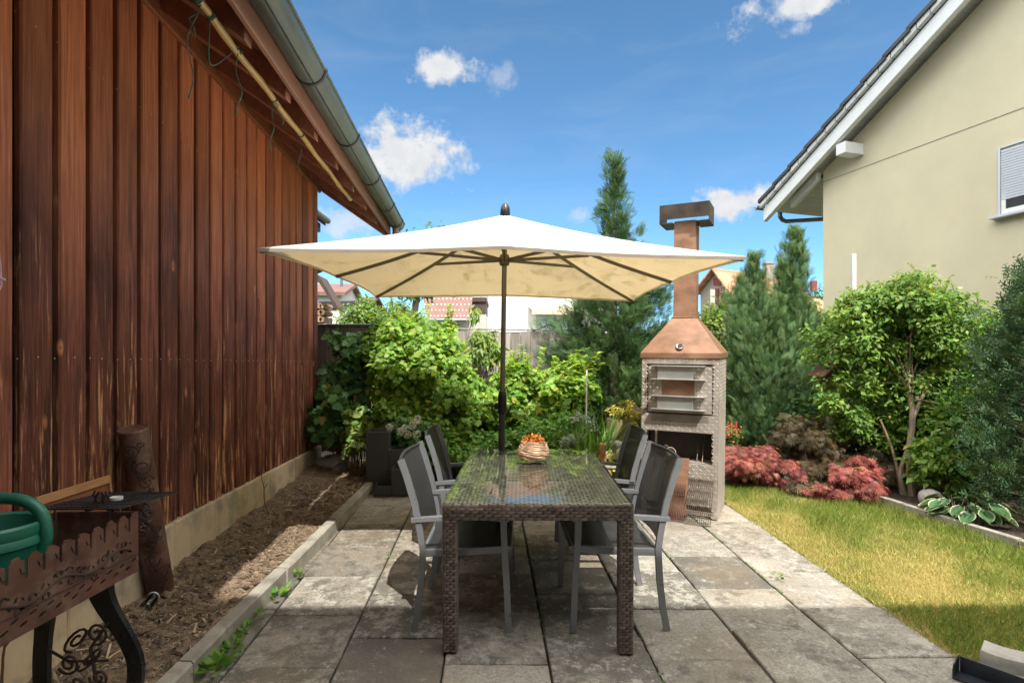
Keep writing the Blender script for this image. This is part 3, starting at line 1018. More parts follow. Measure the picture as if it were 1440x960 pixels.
# half-round gutter, open to the sky
gc = [(.0, 0)]
mb = MB()
prof = []
for k in range(15):
    th = PI * k / 14
    prof.append((.088 * math.cos(th), -.088 * math.sin(th)))
for k in range(15):
    th = PI * (14 - k) / 14
    prof.append((.083 * math.cos(th), -.083 * math.sin(th)))
ga, gb = bw(1.0, -1.0, 3.24), bw(1.0, 7.02, 3.24)
npt = 2
A = [ga.lerp(gb, i / 12) for i in range(13)]
rings = []
for p in A:
    rings.append([mb.bm.verts.new(p + BN * q[0] + up_ * q[1]) for q in prof])
for a_, b_ in zip(rings[:-1], rings[1:]):
    for j in range(len(prof)):
        mb.bm.faces.new((a_[j], a_[(j + 1) % len(prof)], b_[(j + 1) % len(prof)], b_[j]))
mb.bm.faces.new(rings[0][::-1])
endp = [mb.bm.verts.new(gb + BD * .004 + BN * (.088 * math.cos(PI * k / 14)) - up_ * .088 * math.sin(PI * k / 14)) for k in range(15)]
mb.bm.faces.new(endp); mb.bm.faces.new(rings[-1])
rim = [p + BN * .09 for p in (ga, gb)]
mb.tube(rim, .009, 8)
gut = mb.build('gutter', M['gutter'], barn, True, angle=50)
for yr in [-.4, .55, 1.5, 2.42, 3.33, 4.27, 5.2, 6.1, 6.8]:
    mb = MB()
    c = bw(1.0, yr, 3.24)
    mb.sweep([c + BN * (.0915 * math.cos(PI * k / 14)) - up_ * (.0915 * math.sin(PI * k / 14)) for k in range(15)], [(-.012, -.0025), (.012, -.0025), (.012, .0025), (-.012, .0025)], BD)
    mb.tube([c + BN * .093 + up_ * .002 - BD * .012, c + BN * .093 + up_ * .002 + BD * .012], .011, 8)
    mb.build('gutter_strap', M['iron'], gut, True)
mb = MB()
c = bw(1.0, 6.86, 3.17)
mb.tube([c, c - up_ * .10, c - up_ * .16 - BN * .03, c - up_ * .55 - BN * .95, c - up_ * .65 - BN * 1.12, c - up_ * .85 - BN * 1.14, c - up_ * 2.8 - BN * 1.14], .04, 12)
mb.build('downpipe', M['fascia'], barn, True)

# bamboo pole lashed under the rafters, with twine ends hanging
mb = MB()
pa, pb = bw(1.25, .9, 3.115), bw(1.25, 5.5, 3.10)
pts = [pa.lerp(pb, i / 40) + Vector((0, 0, .006 * math.sin(i))) for i in range(41)]
mb.tube(pts, [.0175 + (.003 if i % 4 == 0 else 0) for i in range(41)], 10)
pole = mb.build('bamboo_pole', M['bamboo'])
props(pole, 'long yellow bamboo pole tied beneath the barn eave', 'pole')
def twine(name, Y, drops, label, mat='twine'):
    mb = MB()
    c = bw(1.25, Y, 3.112)
    for k in range(3):
        ring = [c + BD * (k * .007 - .007 + .002 * math.sin(t)) + BN * (.0205 * math.cos(t)) + up_ * (.0205 * math.sin(t)) for t in [2 * PI * i / 14 for i in range(14)]]
        mb.tube(ring, .0032, 6, closed=True)
    for (dx, dy, L, wob) in drops:
        n = 14
        p0 = c - up_ * .02
        pts = []
        for i in range(n):
            t = i / (n - 1)
            pts.append(p0 + BN * (dx * math.sin(t * 1.6) + .012 * math.sin(9 * t + wob)) + BD * (dy * t + .014 * math.sin(7 * t + wob * 2)) - up_ * (L * t))
        mb.tube(pts, [.0028] * (n - 1) + [.0045], 6)
    o = mb.build(name, M[mat])
    return props(o, label, 'twine', 'green twine tied round the bamboo pole')
def loop_twine(Y0, Y1, sag, label):
    mb = MB()
    for Y in (Y0, Y1):
        c = bw(1.25, Y, 3.112)
        for k in range(3):
            ring = [c + BD * (k * .007 - .007) + BN * (.0205 * math.cos(t)) + up_ * (.0205 * math.sin(t)) for t in [2 * PI * i / 14 for i in range(14)]]
            mb.tube(ring, .0032, 6, closed=True)
    a, b = bw(1.25, Y0, 3.09), bw(1.25, Y1, 3.09)
    pts = [a.lerp(b, i / 16) - up_ * (sag * math.sin(PI * (i / 16) ** .8)) - BN * (.05 * math.sin(PI * i / 16)) for i in range(17)]
    mb.tube(pts, .0028, 6)
    o = mb.build('twine', M['twine'])
    return props(o, label, 'twine', 'green twine tied round the bamboo pole')
twine('twine', 2.48, [(-.03, .02, .13, 0), (-.06, .06, .40, 1.1)], 'green twine with the longest loose end, knotted nearest the camera')
loop_twine(2.60, 2.86, .15, 'green twine hanging in a slack loop below the bamboo pole')
twine('twine', 2.90, [(.0, .03, .30, 2.2)], 'green twine end dropping straight down beside the slack loop')
twine('twine', 3.42, [(.03, .05, .11, .5), (-.02, .03, .30, 3.)], 'green twine knotted halfway along the bamboo pole')
twine('twine', 3.95, [(-.01, .0, .26, 4.1)], 'thin green twine end closest to the far tip of the pole')
# pink cord hanging on the wall
mb = MB()
c = bw(1.885, 2.14, 1.93)
pts = [c + up_ * .30 + BD * .0, c + up_ * .16 + BD * .012, c + up_ * .06 + BD * .035, c + up_ * -.06 + BD * .055, c + up_ * -.14 + BD * .06, c + up_ * -.17 + BD * .045, c + up_ * -.165 + BD * .015, c + up_ * -.13 + BD * .0, c + up_ * .0 - BD * .004, c + up_ * .15 - BD * .01, c + up_ * .32 - BD * .004]
mb.tube(pts, .004, 6)
mb.tube([c + up_ * -.11 + BD * .035, c + up_ * -.118 + BD * .075], .007, 6)
o = mb.build('cord', M['pink'])
props(o, 'pink cord hanging in a narrow loop on the barn boards', 'cord')
# grey wire strands on the boards
mb = MB()
c = bw(1.89, 4.76, 2.28)
pts = [c + up_ * (-.035 * i) + BD * (.02 * math.sin(i * .9) + .006 * i) for i in range(20)]
mb.tube(pts, .0025, 5)
mb.tube([pts[6], pts[6] + BD * .05 - up_ * .03, pts[6] + BD * .055 - up_ * .14], .0025, 5)
o = mb.build('wire', M['grate'])
props(o, 'thin pale wire dangling against the far barn boards', 'wire')

# ---------------------------------------------------------------- CREAM HOUSE (right)
HC = 8.0
HD = Vector((-.32, 1, 0)).normalized()
HN = Vector((-1, -.32, 0)).normalized()       # gable wall faces the garden
HB = -HN
def hw(c, Y, z): return Vector((c - .32 * Y, Y, z))
hY = 1.135 * HC
house = empty('house', hw(HC, hY, gz(7)), 'cream rendered house with grey roof tiles and white barge boards', 'house')
mb = MB()
# gable wall polygon in (along, z): ridge
def roof_z(Y):   # underside of roof at the gable wall plane, along the wall
    return ez + (hY + .62 - Y) * 1.05 * math.tan(R(29.5))
ez = 1.48 + 229 / 780 * (780 * (HC - .48) / 595) - .10
ridgeY = 2.2
nearY = -4.2
pt = [hw(HC, hY, -.1), hw(HC, nearY, -.1), hw(HC, nearY, roof_z(hY) - .02), hw(HC, ridgeY, roof_z(ridgeY) - .02), hw(HC, hY, roof_z(hY) - .02)]
mb.prism(pt, HB * 8.0)
mb.build('wall', M['render'], house, True, smooth=False)
# two shallow render joints
for c0, nm in ((.37, 'joint'), (-.095, 'joint')):
    mb = MB()
    z = 1.48 + c0 * HC
    mb.obox(hw(HC, hY, z) + HN * .002, hw(HC, nearY, z) - hw(HC, hY, z), HN * -.001 + HN * .003, (0, 0, .012))
    mb.build('render_joint', M['chalet'], house, True, smooth=False)
# roof slabs
c1 = HC - .48
def rz(Y): return ez + .10 + ((780 * c1 / 595) - Y) * 1.05 * math.tan(R(29.5))
e0 = 780 * c1 / 595
tile_a, tile_b = hw(c1, e0, 0), None
mb = MB()
ns = 24
sl = HD * -1
L = (e0 - ridgeY) * 1.05
for k in range(ns):
    mb.t = srng.random()
    s0, s1 = L * k / ns, L * (k + 1) / ns + .05
    zz0 = rz(e0) + s0 * math.tan(R(29.5)); zz1 = rz(e0) + s1 * math.tan(R(29.5))
    a = hw(c1, e0, 0) - HD * s0; a.z = zz0
    b = hw(c1, e0, 0) - HD * s1; b.z = zz1 - .035
    mb.obox(a + Vector((0, 0, -.055)), b - a, HB * 9.6, Vector((0, 0, .065)), bev=.004)
mb.build('roof', M['rooftile'], house, True, smooth=False)
mb = MB()
a = hw(c1, ridgeY, rz(ridgeY)); b = hw(c1, nearY - .6, rz(ridgeY) - (ridgeY - nearY + .6) * 1.05 * math.tan(R(29.5)))
mb.obox(a, b - a, HB * 9.6, Vector((0, 0, .06)))
mb.build('near_roof', M['rooftile'], house, True, smooth=False)
# barge board, capping strip, soffit
mb = MB()
a = hw(c1 + .10, e0 + .0, rz(e0) - .375); b = hw(c1 + .10, ridgeY, rz(ridgeY) - .375)
mb.obox(a + HN * .0, b - a, HB * .09, Vector((0, 0, .23)), bev=.006)
mb.build('barge_board', M['white'], house, True)
mb = MB()
nb = 46
for k in range(nb):
    a = hw(c1 + .03, e0, rz(e0) - .14); b = hw(c1 + .03, ridgeY, rz(ridgeY) - .14)
    q0 = a.lerp(b, k / nb); q1 = a.lerp(b, (k + .93) / nb)
    mb.t = srng.random()
    mb.obox(q0, q1 - q0, HB * .075, Vector((0, 0, .075)), bev=.003)
mb.build('verge_trim', M['soffit'], house, True)
mb = MB()
for k in range(nb * 2):
    a = hw(c1 + .19, e0, rz(e0) - .185); b = hw(c1 + .19, ridgeY, rz(ridgeY) - .185)
    q0 = a.lerp(b, k / nb / 2); q1 = a.lerp(b, (k + .94) / nb / 2)
    mb.t = srng.random()
    dpt = HB * (9.0 if k < 8 else .40)
    mb.obox(q0, q1 - q0, dpt, Vector((0, 0, .022)))
mb.build('soffit', M['soffit'], house, True, smooth=False)
# projecting purlin end
pz = P(1178, 212, 780 * (HC - .35) / (1178 - 470))
mb = MB()
pc = hw(HC, pz.y + .05, pz.z)
mb.obox(pc - HD * .10 - Vector((0, 0, .08)), HD * .17, HN * .36, Vector((0, 0, .17)), bev=.006)
mb.build('purlin_end', M['white'], house, True)
# far eave rafter end and gutter
mb = MB()
ra = hw(HC - .1, hY + .05, roof_z(hY) - .16)
mb.obox(ra - HD * .04, HD * .55 + Vector((0, 0, -.30)), HB * .10, Vector((0, 0, .13)), bev=.004)
mb.build('eave_rafter', M['white'], house, True)
mb = MB()
g0 = hw(c1 - .02, e0 + .03, rz(e0) - .10)
prof = [(.055 * math.cos(PI + PI * k / 10), .055 * math.sin(PI + PI * k / 10)) for k in range(11)] + [(.05 * math.cos(2 * PI - PI * k / 10), .05 * math.sin(2 * PI - PI * k / 10)) for k in range(11)]
rings = []
for p in (g0, g0 + HB * 9.4):
    rings.append([mb.bm.verts.new(p + HD * q[0] + up_ * q[1]) for q in prof])
n = len(prof)
for j in range(n):
    mb.bm.faces.new((rings[0][j], rings[0][(j + 1) % n], rings[1][(j + 1) % n], rings[1][j]))
mb.bm.faces.new(rings[0]); mb.bm.faces.new(rings[1][::-1])
hg = mb.build('gutter', M['zinc'], house, True)
mb = MB()
d0 = g0 + HB * .55 + up_ * -.04
mb.tube([d0, d0 - up_ * .09, d0 - up_ * .15 + HB * .05, d0 - up_ * .17 + HB * .14, d0 - up_ * .16 + HB * .75 - HD * .35, d0 - up_ * .3 + HB * .85 - HD * .45, d0 - up_ * 3.6 + HB * .85 - HD * .45], .038, 10)
mb.build('downpipe', M['zinc'], house, True)
# window with half-closed roller shutter
wY1 = 780 * HC / (1402 - 470)
zt = 1.48 + 302 / 780 * wY1; zb = 1.48 + 207 / 780 * wY1
wl = 1.25
w0 = hw(HC, wY1, zb)
mb = MB()
def fr(o, s, h, d0, d1):
    mb.obox(w0 + o + HN * d0, s, HN * (d1 - d0), h)
Hh = zt - zb
mb.obox(w0 + HN * .003 - HD * .02, -HD * .025, HN * .02, up_ * Hh)
mb.obox(w0 - HD * (wl - .045) + HN * .003, -HD * .045, HN * .02, up_ * Hh)
mb.obox(w0 - HD * .046 + HN * .003 + up_ * (Hh - .02), -HD * (wl - .092), HN * .018, up_ * .02)
wf = mb.build('window', M['shutter'], house, True)
mb = MB()
mb.obox(w0 - HD * .046 + HN * .0025, -HD * (wl - .092), HN * .003, up_ * (Hh - .041))
mb.build('pane', M['pane'], wf, True, smooth=False)
mb = MB()
k = 0
zz = Hh - .045
while zz > Hh * .24:
    mb.obox(w0 - HD * .047 + HN * .007 + up_ * (zz - .030), -HD * (wl - .094), HN * .011, up_ * .029, bev=.004)
    zz -= .0315
mb.build('shutter', M['shutter'], wf, True)
mb = MB()
mb.obox(w0 + HD * .03 + HN * .002 - up_ * .045, -HD * (wl + .06), HN * .11, up_ * .035, bev=.005)
mb.build('sill', M['shutter'], wf, True)
mb = MB()   # sash just below the shutter
mb.obox(w0 - HD * .05 + HN * .0065 + up_ * .002, -HD * .5, HN * .008, up_ * .06)
mb.obox(w0 - HD * .05 + HN * .0065 + up_ * .063, -HD * .045, HN * .008, up_ * (Hh * .25))
mb.build('sash', M['white'], wf, True)

# ---------------------------------------------------------------- the house at the photographer's back: its eave shades the front of the patio
back = empty('house', (1, -1.2, 0), 'tall pale house at the near end of the patio, casting its shade', 'house')
mb = MB()
mb.box((1.5, -4.2, 2.5), (15, 6.0, 5.2))
mb.build('wall', M['wall_white'], back, True, smooth=False)
mb = MB()
mb.obox((-6.3, -.58, 5.12), (15.9, 0, 0), (0, -3.8, 2.2), (0, 0, .14))
mb.obox((-6.3, -.58 - 7.6, 5.12), (15.9, 0, 0), (0, 3.79, 2.2), (0, 0, .14))
mb.build('roof', M['rooftile'], back, True, smooth=False)
mb = MB()
for x in (-2.2, .1, 2.6):
    mb.box((x, -1.195, 1.25), (1.5, .02, 2.1))
mb.build('window', M['pane'], back, True, smooth=False)

# ---------------------------------------------------------------- FENCE at the back
fence = empty('fence', (-1.0, 7.6, gz(7.6)), 'tall fence of weathered grey upright boards behind the bushes', 'fence')
frng = random.Random(9)
mb = MB()
x = -1.55
while x < 2.6:
    w = frng.choice([.13, .15, .17])
    mb.t = frng.random()
    tp = 1.93 + frng.uniform(-.008, .012) - .012 * (x + 1.5)
    mb.box((x + w / 2, 7.6 + (.006 if int(x * 1000) % 2 else -.006) + frng.uniform(-.003, .003), (tp + .25) / 2), (w - .002, .020, tp - .25), bev=.003)
    mb.box((x + w, 7.622, (tp + .25) / 2 - .02), (.05, .012, tp - .30))
    x += w
mb.build('board_panel', M['fence'], fence, True)
for xp in (-1.45, .05, 1.5, 2.5):
    mb = MB(); mb.box((xp, 7.665, 1.05), (.09, .09, 1.7), bev=.005); mb.build('post', M['fence'], fence, True)
mb = MB(); mb.box((.5, 7.605, 1.945), (4.1, .07, .02), Matrix.Rotation(R(.68), 4, 'Y'), bev=.003); mb.build('cap_rail', M['fence'], fence, True)
f2 = empty('fence', (-2.3, 7.45, gz(7.4)), 'dark brown fence panel in the corner behind the barn', 'fence')
mb = MB()
for k in range(9):
    mb.t = frng.random()
    mb.box((-2.86 + k * .15, 7.45, 1.12), (.143, .024, 1.72), bev=.003)
mb.build('board_panel', M['fence_dark'], f2, True)
mb = MB(); mb.box((-2.25, 7.45, 1.995), (1.4, .06, .03), bev=.004); mb.build('cap_rail', M['zinc'], f2, True)
# dark netting panel sloping up behind the fence
nt = empty('netting', (.5, 9.0, gz(9)), 'dark net stretched on a sloping frame above the grey fence', 'netting')
mb = MB()
A_, B_ = P(735, 472, 9.0), P(800, 444, 9.0)
mb.tube([A_, B_], .014, 6); mb.tube([B_, Vector((B_.x, 9, .2))], .018, 6); mb.tube([A_, Vector((A_.x, 9, .2))], .018, 6)
mb.build('net_frame', M['iron'], nt, True)
mb = MB()
for k in range(1, 26):
    t = k / 26
    p = A_.lerp(B_, t)
    mb.tube([p, Vector((p.x, 9, 1.3))], .003, 4)
for k in range(1, 26):
    z = 1.35 + k * .034
    p = [A_.lerp(B_, t) for t in (0, 1)]
    tt = max(0, (z - A_.z) / (B_.z - A_.z))
    if tt >= 1: break
    q = A_.lerp(B_, tt)
    mb.tube([Vector((q.x, 9.004, z)), Vector((B_.x, 9.004, z))], .003, 4)
mb.build('net', M['net'], nt, True)

# ---------------------------------------------------------------- FAR BUILDINGS
def gable_house(o, w, d, eave, ridge, rot, wall, roof, over=.5, thick=.16, name='house', label='', axis='x', zb=.2, base_ext=0, cat='house'):
    """ridge along local x (width w); local origin front-left corner; front faces -y"""
    e = empty(name, o, label, cat, rz=rot)
    e.matrix_basis = Matrix.Translation(Vector(o)) @ Matrix.Rotation(rot, 4, 'Z')
    mb = MB()
    prof = [(0, 0, 0), (0, d, 0), (0, d, eave), (0, d / 2, ridge), (0, 0, eave)]
    mb.prism(prof, (w, 0, 0))
    mb.build('wall', wall, e, smooth=False)
    mb = MB()
    sl = (ridge - eave) / (d / 2)
    for sgn in (0, 1):
        y0 = -over if sgn == 0 else d + over
        yd = d / 2 + over
        rows = 14
        for k in range(rows):
            mb.t = srng.random()
            t0_, t1_ = k / rows, (k + 1) / rows
            ya = y0 + (yd * t0_ if sgn == 0 else -yd * t0_)
            yb = y0 + (yd * t1_ if sgn == 0 else -yd * t1_)
            za = eave - over * sl + yd * sl * t0_ + .02
            zb_ = eave - over * sl + yd * sl * t1_ + .02
            mb.obox((-over, ya, za), (w + 2 * over, 0, 0), (0, yb - ya, zb_ - za), (0, 0, thick + .03 * (1 - 0)))
    rf = mb.build('roof', roof, e, smooth=False)
    return e, rf
# white house behind the parasol
hb, rfb = gable_house(P(684, 500, 34) * Vector((1, 1, 0)).length if False else Vector((P(686, 0, 34).x, 34, .2)), 8.4, 9.0, 7.2, 10.35, R(12), M['wall_white'], M['roof_brown'], .8, label='white house with striped awning and brown tiled roof beyond the fence')
def lbox(name, parent, c, s, mat, bev=0, par=None):
    mb = MB(); mb.box(c, s, None, bev)
    return mb.build(name, mat, parent)
aw = MB()
aw.prism([(2.55, -.02, 4.85), (2.55, -1.0, 4.55), (2.55, -1.0, 4.28), (2.55, -.97, 4.28), (2.55, -.97, 4.53), (2.55, -.02, 4.8)], (3.6, 0, 0))
aw.build('awning', M['awn'], hb, smooth=False)
wn = lbox('window', hb, (4.5, -.01, 3.7), (2.9, .03, 1.5), M['wall_grey'])
mb = MB()
for k in range(11): mb.box((4.5, -.035, 3.08 + k * .125), (2.8, .02, .09))
mb.build('blind', M['shutter'], wn)
lbox('grey_strip', hb, (-.22, .3, 3.5), (.36, .5, 7.2), M['wall_grey'])  # grey strip beside the left corner of the white front
# small dark timber porch roof left of the white house
pr = empty('porch', (P(664, 0, 27).x, 27, .2), 'small porch with dark timber gable between the two roofs', 'porch')
mb = MB()
a, b, c_ = P(640, 441, 27), P(662, 421, 27), P(684, 421, 27)
mb.prism([P(640, 441, 27), P(664, 418, 27), P(684, 418, 27), P(684, 424, 27), P(665, 424, 27), P(646, 441, 27)], (0, 3, 0))
mb.build('roof', M['timber_dark'], pr, True, smooth=False)
mb = MB()
mb.prism([P(650, 440, 27.1), P(665, 425, 27.1), P(683, 425, 27.1), P(683, 440, 27.1)], (0, 2.5, 0)); mb.build('gable', M['timber_dark'], pr, True, smooth=False)
mb = MB()
mb.prism([P(650, 441, 27.15), P(683, 441, 27.15), P(683, 500, 27.15), P(650, 500, 27.15)], (0, 2.5, 0)); mb.build('wall', M['wall_grey'], pr, True, smooth=False)
mb = MB(); mb.tube([P(657, 436, 26.8), P(657, 412, 26.8)], .12, 8); mb.build('flue', M['zinc'], pr, True)
# low house with a dotted brown roof
hc = empty('house', (P(620, 0, 23).x, 23, .2), 'low grey house under a brown roof dotted with pale snow guards', 'house')
ea, eb = P(600, 449, 23), P(662, 449, 23)
mb = MB()
mb.prism([P(606, 449, 23.6), P(660, 449, 23.6), P(660, 520, 23.6), P(606, 520, 23.6)], (0, 4, 0))
mb.build('wall', M['wall_grey'], hc, True, smooth=False)
mb = MB()
rA, rB = P(588, 372, 26.5), P(668, 372, 26.5)
mb.prism([ea, eb, rB, rA], (0, .1, .12))
mb.mi = 1
for i in range(12):
    for j in range(10):
        u = (i + .5 * (j % 2)) / 12 + .02; v = (j + .5) / 10.5
        p = ea.lerp(eb, u).lerp(rA.lerp(rB, u), v)
        mb.box(p + Vector((0, -.04, .02)), (.048, .05, .05))
mb.mi = 0
rf = mb.build('roof', [M['roof_brown'], M['wall_white']], hc, True, smooth=False)
mb = MB(); mb.tube([ea + Vector((-.1, -.06, -.03)), eb + Vector((.1, -.06, -.03))], .07, 8); mb.build('gutter', M['zinc'], hc, True)
mb = MB(); mb.box(P(637, 466, 23.57), (.55, .05, .55)); mb.build('window', M['pane'], hc, True)
# brown-roofed house far left
hd, _ = gable_house((P(440, 0, 30).x, 30, .2), 1.5, 5.0, 5.0, 5.75, R(4), M['wall_grey'], M['roof_brown'], .3, label='far house with reddish brown roof past the barn corner')
mb = MB(); mb.tube([(1.15, 1.6, 5.2), (1.15, 1.6, 6.4)], .08, 8); mb.build('flue', M['zinc'], hd)
he, _ = gable_house((P(484, 0, 44).x, 44, .2), 1.4, 6.0, 5.6, 6.7, R(-3), M['wall_grey'], M['timber_dark'], .5, label='most distant dark roof showing over the clipped hedge')
# neighbour's barn: eave with green gutter
q = P(461, 311, 13.0)
hn = empty('barn', (q.x - .5, 13, .2), 'neighbouring dark barn whose green gutter pokes past the near barn', 'barn')
mb = MB()
mb.prism([(q.x - 6, 9.0, 4.7), (q.x - .36, 9.0, 4.7), (q.x - .36, 9.0, .2), (q.x - 6, 9.0, .2)], (0, 3.9, 0))
mb.build('wall', M['timber_dark'], hn, True, smooth=False)
mb = MB()
r0 = Vector((q.x - .05, 8.8, q.z))
mb.prism([r0, r0 + Vector((-3.0, 0, 2.0)), r0 + Vector((-3.0, 0, 1.85)), r0 + Vector((0, 0, -.12))], (0, 4.2, 0))
mb.build('roof', M['timber_dark'], hn, True, smooth=False)
mb = MB()
mb.tube([Vector((q.x, 8.8, q.z)), q], .07, 10)
mb.build('gutter', M['gutter'], hn, True)
mb = MB(); mb.box((q.x - .28, 12.9, q.z - .16), (.22, .2, .20)); mb.build('purlin_end', M['timber_dark'], hn, True)
# wood shelter with lean-to roof and stacked logs
ws = empty('wood_shelter', (P(440, 0, 10.5).x, 10.5, .2), 'lean-to wood shelter with dark sloping roof beside the barn corner', 'shelter')
mb = MB()
mb.prism([P(430, 378, 10.4), P(449, 388, 10.4), P(475, 432, 10.4), P(475, 438, 10.4), P(449, 398, 10.4), P(430, 388, 10.4)], (0, .45, 0))
mb.build('roof', M['timber_dark'], ws, True, smooth=False)
mb = MB()
q = P(463, 440, 10.6); mb.box((q.x, 10.6, 1.25), (.08, .08, 2.2)); mb.build('post', M['timber_dark'], ws, True)
mb = MB()
lr = random.Random(4)
for j in range(18):
    for i in range(9):
        mb.t = lr.random()
        q = Vector((P(421, 0, 10.9).x + i * .068 + lr.uniform(-.012, .012), 10.62, .35 + j * .132 + lr.uniform(-.01, .01)))
        rr = lr.uniform(.055, .07)
        a0 = lr.uniform(0, 6)
        poly = [q + Vector((rr * math.cos(a0 + t) * .9, 0, rr * math.sin(a0 + t))) for t in (0, 1.3, 2.3, 3.4, 4.9)]
        mb.prism(poly, (0, .5, 0))
lg = mb.build('log_pile', M['log'], smooth=False)
props(lg, 'stack of split firewood under the lean-to shelter', 'log pile')
hq, _ = gable_house((P(452, 0, 15).x, 15, .2), .7, 4, 2.75, 3.0, 0, M['wall_white'], M['rooftile'], .05, label='sliver of cream outbuilding wall behind the wood shelter', name='outbuilding', cat='outbuilding')

# chalet with orange roof at the right
rot = R(64)
hx = empty('house', (P(985, 0, 40).x, 40, .2), 'old chalet with orange tiled roof and white shutters behind the conifers', 'house')
gA = P(985, 409, 41.8); gB = P(1033, 414, 38.6); gz0 = .2
top = (gA + gB) / 2; top.z = P(998, 380, 40.2).z
rd = Vector((1, .55, 0)).normalized()      # ridge direction, away to the right
mb = MB()
mb.prism([Vector((gA.x, gA.y, gz0)), Vector((gB.x, gB.y, gz0)), Vector((gB.x, gB.y, gB.z - .1)), top - Vector((0, 0, .12)), Vector((gA.x, gA.y, gA.z - .1))], rd * 8.5)
mb.build('wall', M['chalet'], hx, True, smooth=False)
mb = MB()
fo = (gB - gA).normalized()
ov = -rd * .55
n = 16
for k in range(n):
    mb.t = srng.random()
    a = (gB + fo * .35 + Vector((0, 0, -.3))).lerp(top, k / n) + ov; b = (gB + fo * .35 + Vector((0, 0, -.3))).lerp(top, (k + 1) / n) + ov
    mb.obox(a, rd * 9.4, b - a, Vector((0, 0, .14)))
    a = (gA - fo * .35 + Vector((0, 0, -.3))).lerp(top, k / n) + ov; b = (gA - fo * .35 + Vector((0, 0, -.3))).lerp(top, (k + 1) / n) + ov
    mb.obox(a, rd * 9.4, b - a, Vector((0, 0, .14)))
mb.build('roof', M['roof_red'], hx, True, smooth=False)
gn = Vector((fo.y, -fo.x, 0))
if gn.dot(-rd) < 0: gn = -gn
def gp(u, z): q = gA.lerp(gB, u); return Vector((q.x, q.y, z)) - rd * .04
zc = P(1010, 418, 40).z
for u, w_, m_ in ((.40, .5, 'wall_white'), (.52, .35, 'red_paint'), (.70, .45, 'red_paint'), (.82, .5, 'wall_white')):
    mb = MB(); q = gp(u, zc - .5); mb.obox(q - fo * w_ / 2, fo * w_, -rd * .05, Vector((0, 0, 1.15)))
    mb.build('shutter', M[m_], hx, True)
mb = MB(); q = gp(.42, zc + .95); mb.obox(q, fo * .7, -rd * .05, Vector((0, 0, .5))); mb.build('attic_window', M['red_paint'], hx, True)
# chalet chimney and dormer
mb = MB(); q = P(1081, 400, 42.5); mb.box((q.x, q.y, (q.z + P(1081, 373, 42.5).z) / 2), (.62, .62, P(1081, 373, 42.5).z - q.z)); mb.box((q.x, q.y, P(1081, 371, 42.5).z + .02), (.72, .72, .14))
mb.build('chimney', M['chalet'], hx, True, smooth=False)
# second house further right
hy = empty('house', (P(1105, 0, 46).x, 46, .2), 'pale house with red shutters half hidden by the conifer tip', 'house')
mb = MB()
a, b = P(1095, 400, 46), P(1128, 400, 46)
mb.prism([Vector((a.x, 46, .2)), Vector((b.x, 46, .2)), P(1128, 400, 46), P(1108, 386, 46), P(1095, 396, 46)], (0, 5, 0)); mb.build('wall', M['wall_white'], hy, True, smooth=False)
mb = MB()
mb.prism([P(1108, 383, 45.6), P(1132, 400, 45.6), P(1131, 403, 45.6), P(1108, 386.5, 45.6), P(1092, 398, 45.6), P(1091, 395, 45.6)], (0, 6, 0)); mb.build('roof', M['roof_red'], hy, True, smooth=False)
mb = MB(); q = P(1104, 411, 45.95); mb.box(q, (.42, .08, .7)); mb.build('shutter', M['red_paint'], hy, True)
hz, _ = gable_house((P(1128, 0, 58).x, 58, .2), 5.5, 6, 6.0, 8.4, R(20), M['wall_white'], M['roof_red'], .4, label='small cream house with red chimney at the edge of the cream wall')
mb = MB(); q = P(1144, 402, 57); mb.box(Vector((0, 0, 0)), (.5, .5, 1.0)); ch = mb.build('chimney', M['red_paint'], hz, True)
ch.matrix_basis = Matrix.Translation(Vector((P(1144, 0, 57).x, 57, P(1144, 402, 57).z)))
# ================================================================ FURNITURE
def weave(mb, o, u, v, n, w, h, bw_, rh, amp, rng, lowres=False):
    """rows of overlapping rattan strips as little pillows; o corner, unit vectors u (along strips) and v, normal n"""
    o, u, v, n = Vector(o), Vector(u), Vector(v), Vector(n)
    rows = max(1, round(h / rh)); rh = h / rows
    cols = max(1, round(w / bw_)); bw_ = w / cols
    for r in range(rows):
        off = 0 if r % 2 == 0 else -.5
        for c in range(cols + (1 if off else 0)):
            a, b = max(0, (c + off) * bw_), min(w, (c + 1 + off) * bw_)
            if b - a < bw_ * .2: continue
            mb.t = rng.random()
            ra, rb = r * rh + rh * .04, (r + 1) * rh - rh * .04
            g = []
            for i, (t, k) in enumerate(((0, -.6), (.22, .55), (.5, 1), (.78, .55), (1, -.6))):
                row = []
                for (q, kk) in ((ra, .3), ((ra + rb) / 2, 1), (rb, .3)):
                    hh = amp * (k + (kk - 1) * .5)
                    row.append(mb.bm.verts.new(o + u * (a + (b - a) * t) + v * q + n * hh))
                g.append(row)
            for i in range(4):
                for j in range(2):
                    mb.bm.faces.new((g[i][j], g[i + 1][j], g[i + 1][j + 1], g[i][j + 1]))
            for row in g:
                for q in row: q[mb.tl] = (mb.t, mb.t, mb.t, 1)

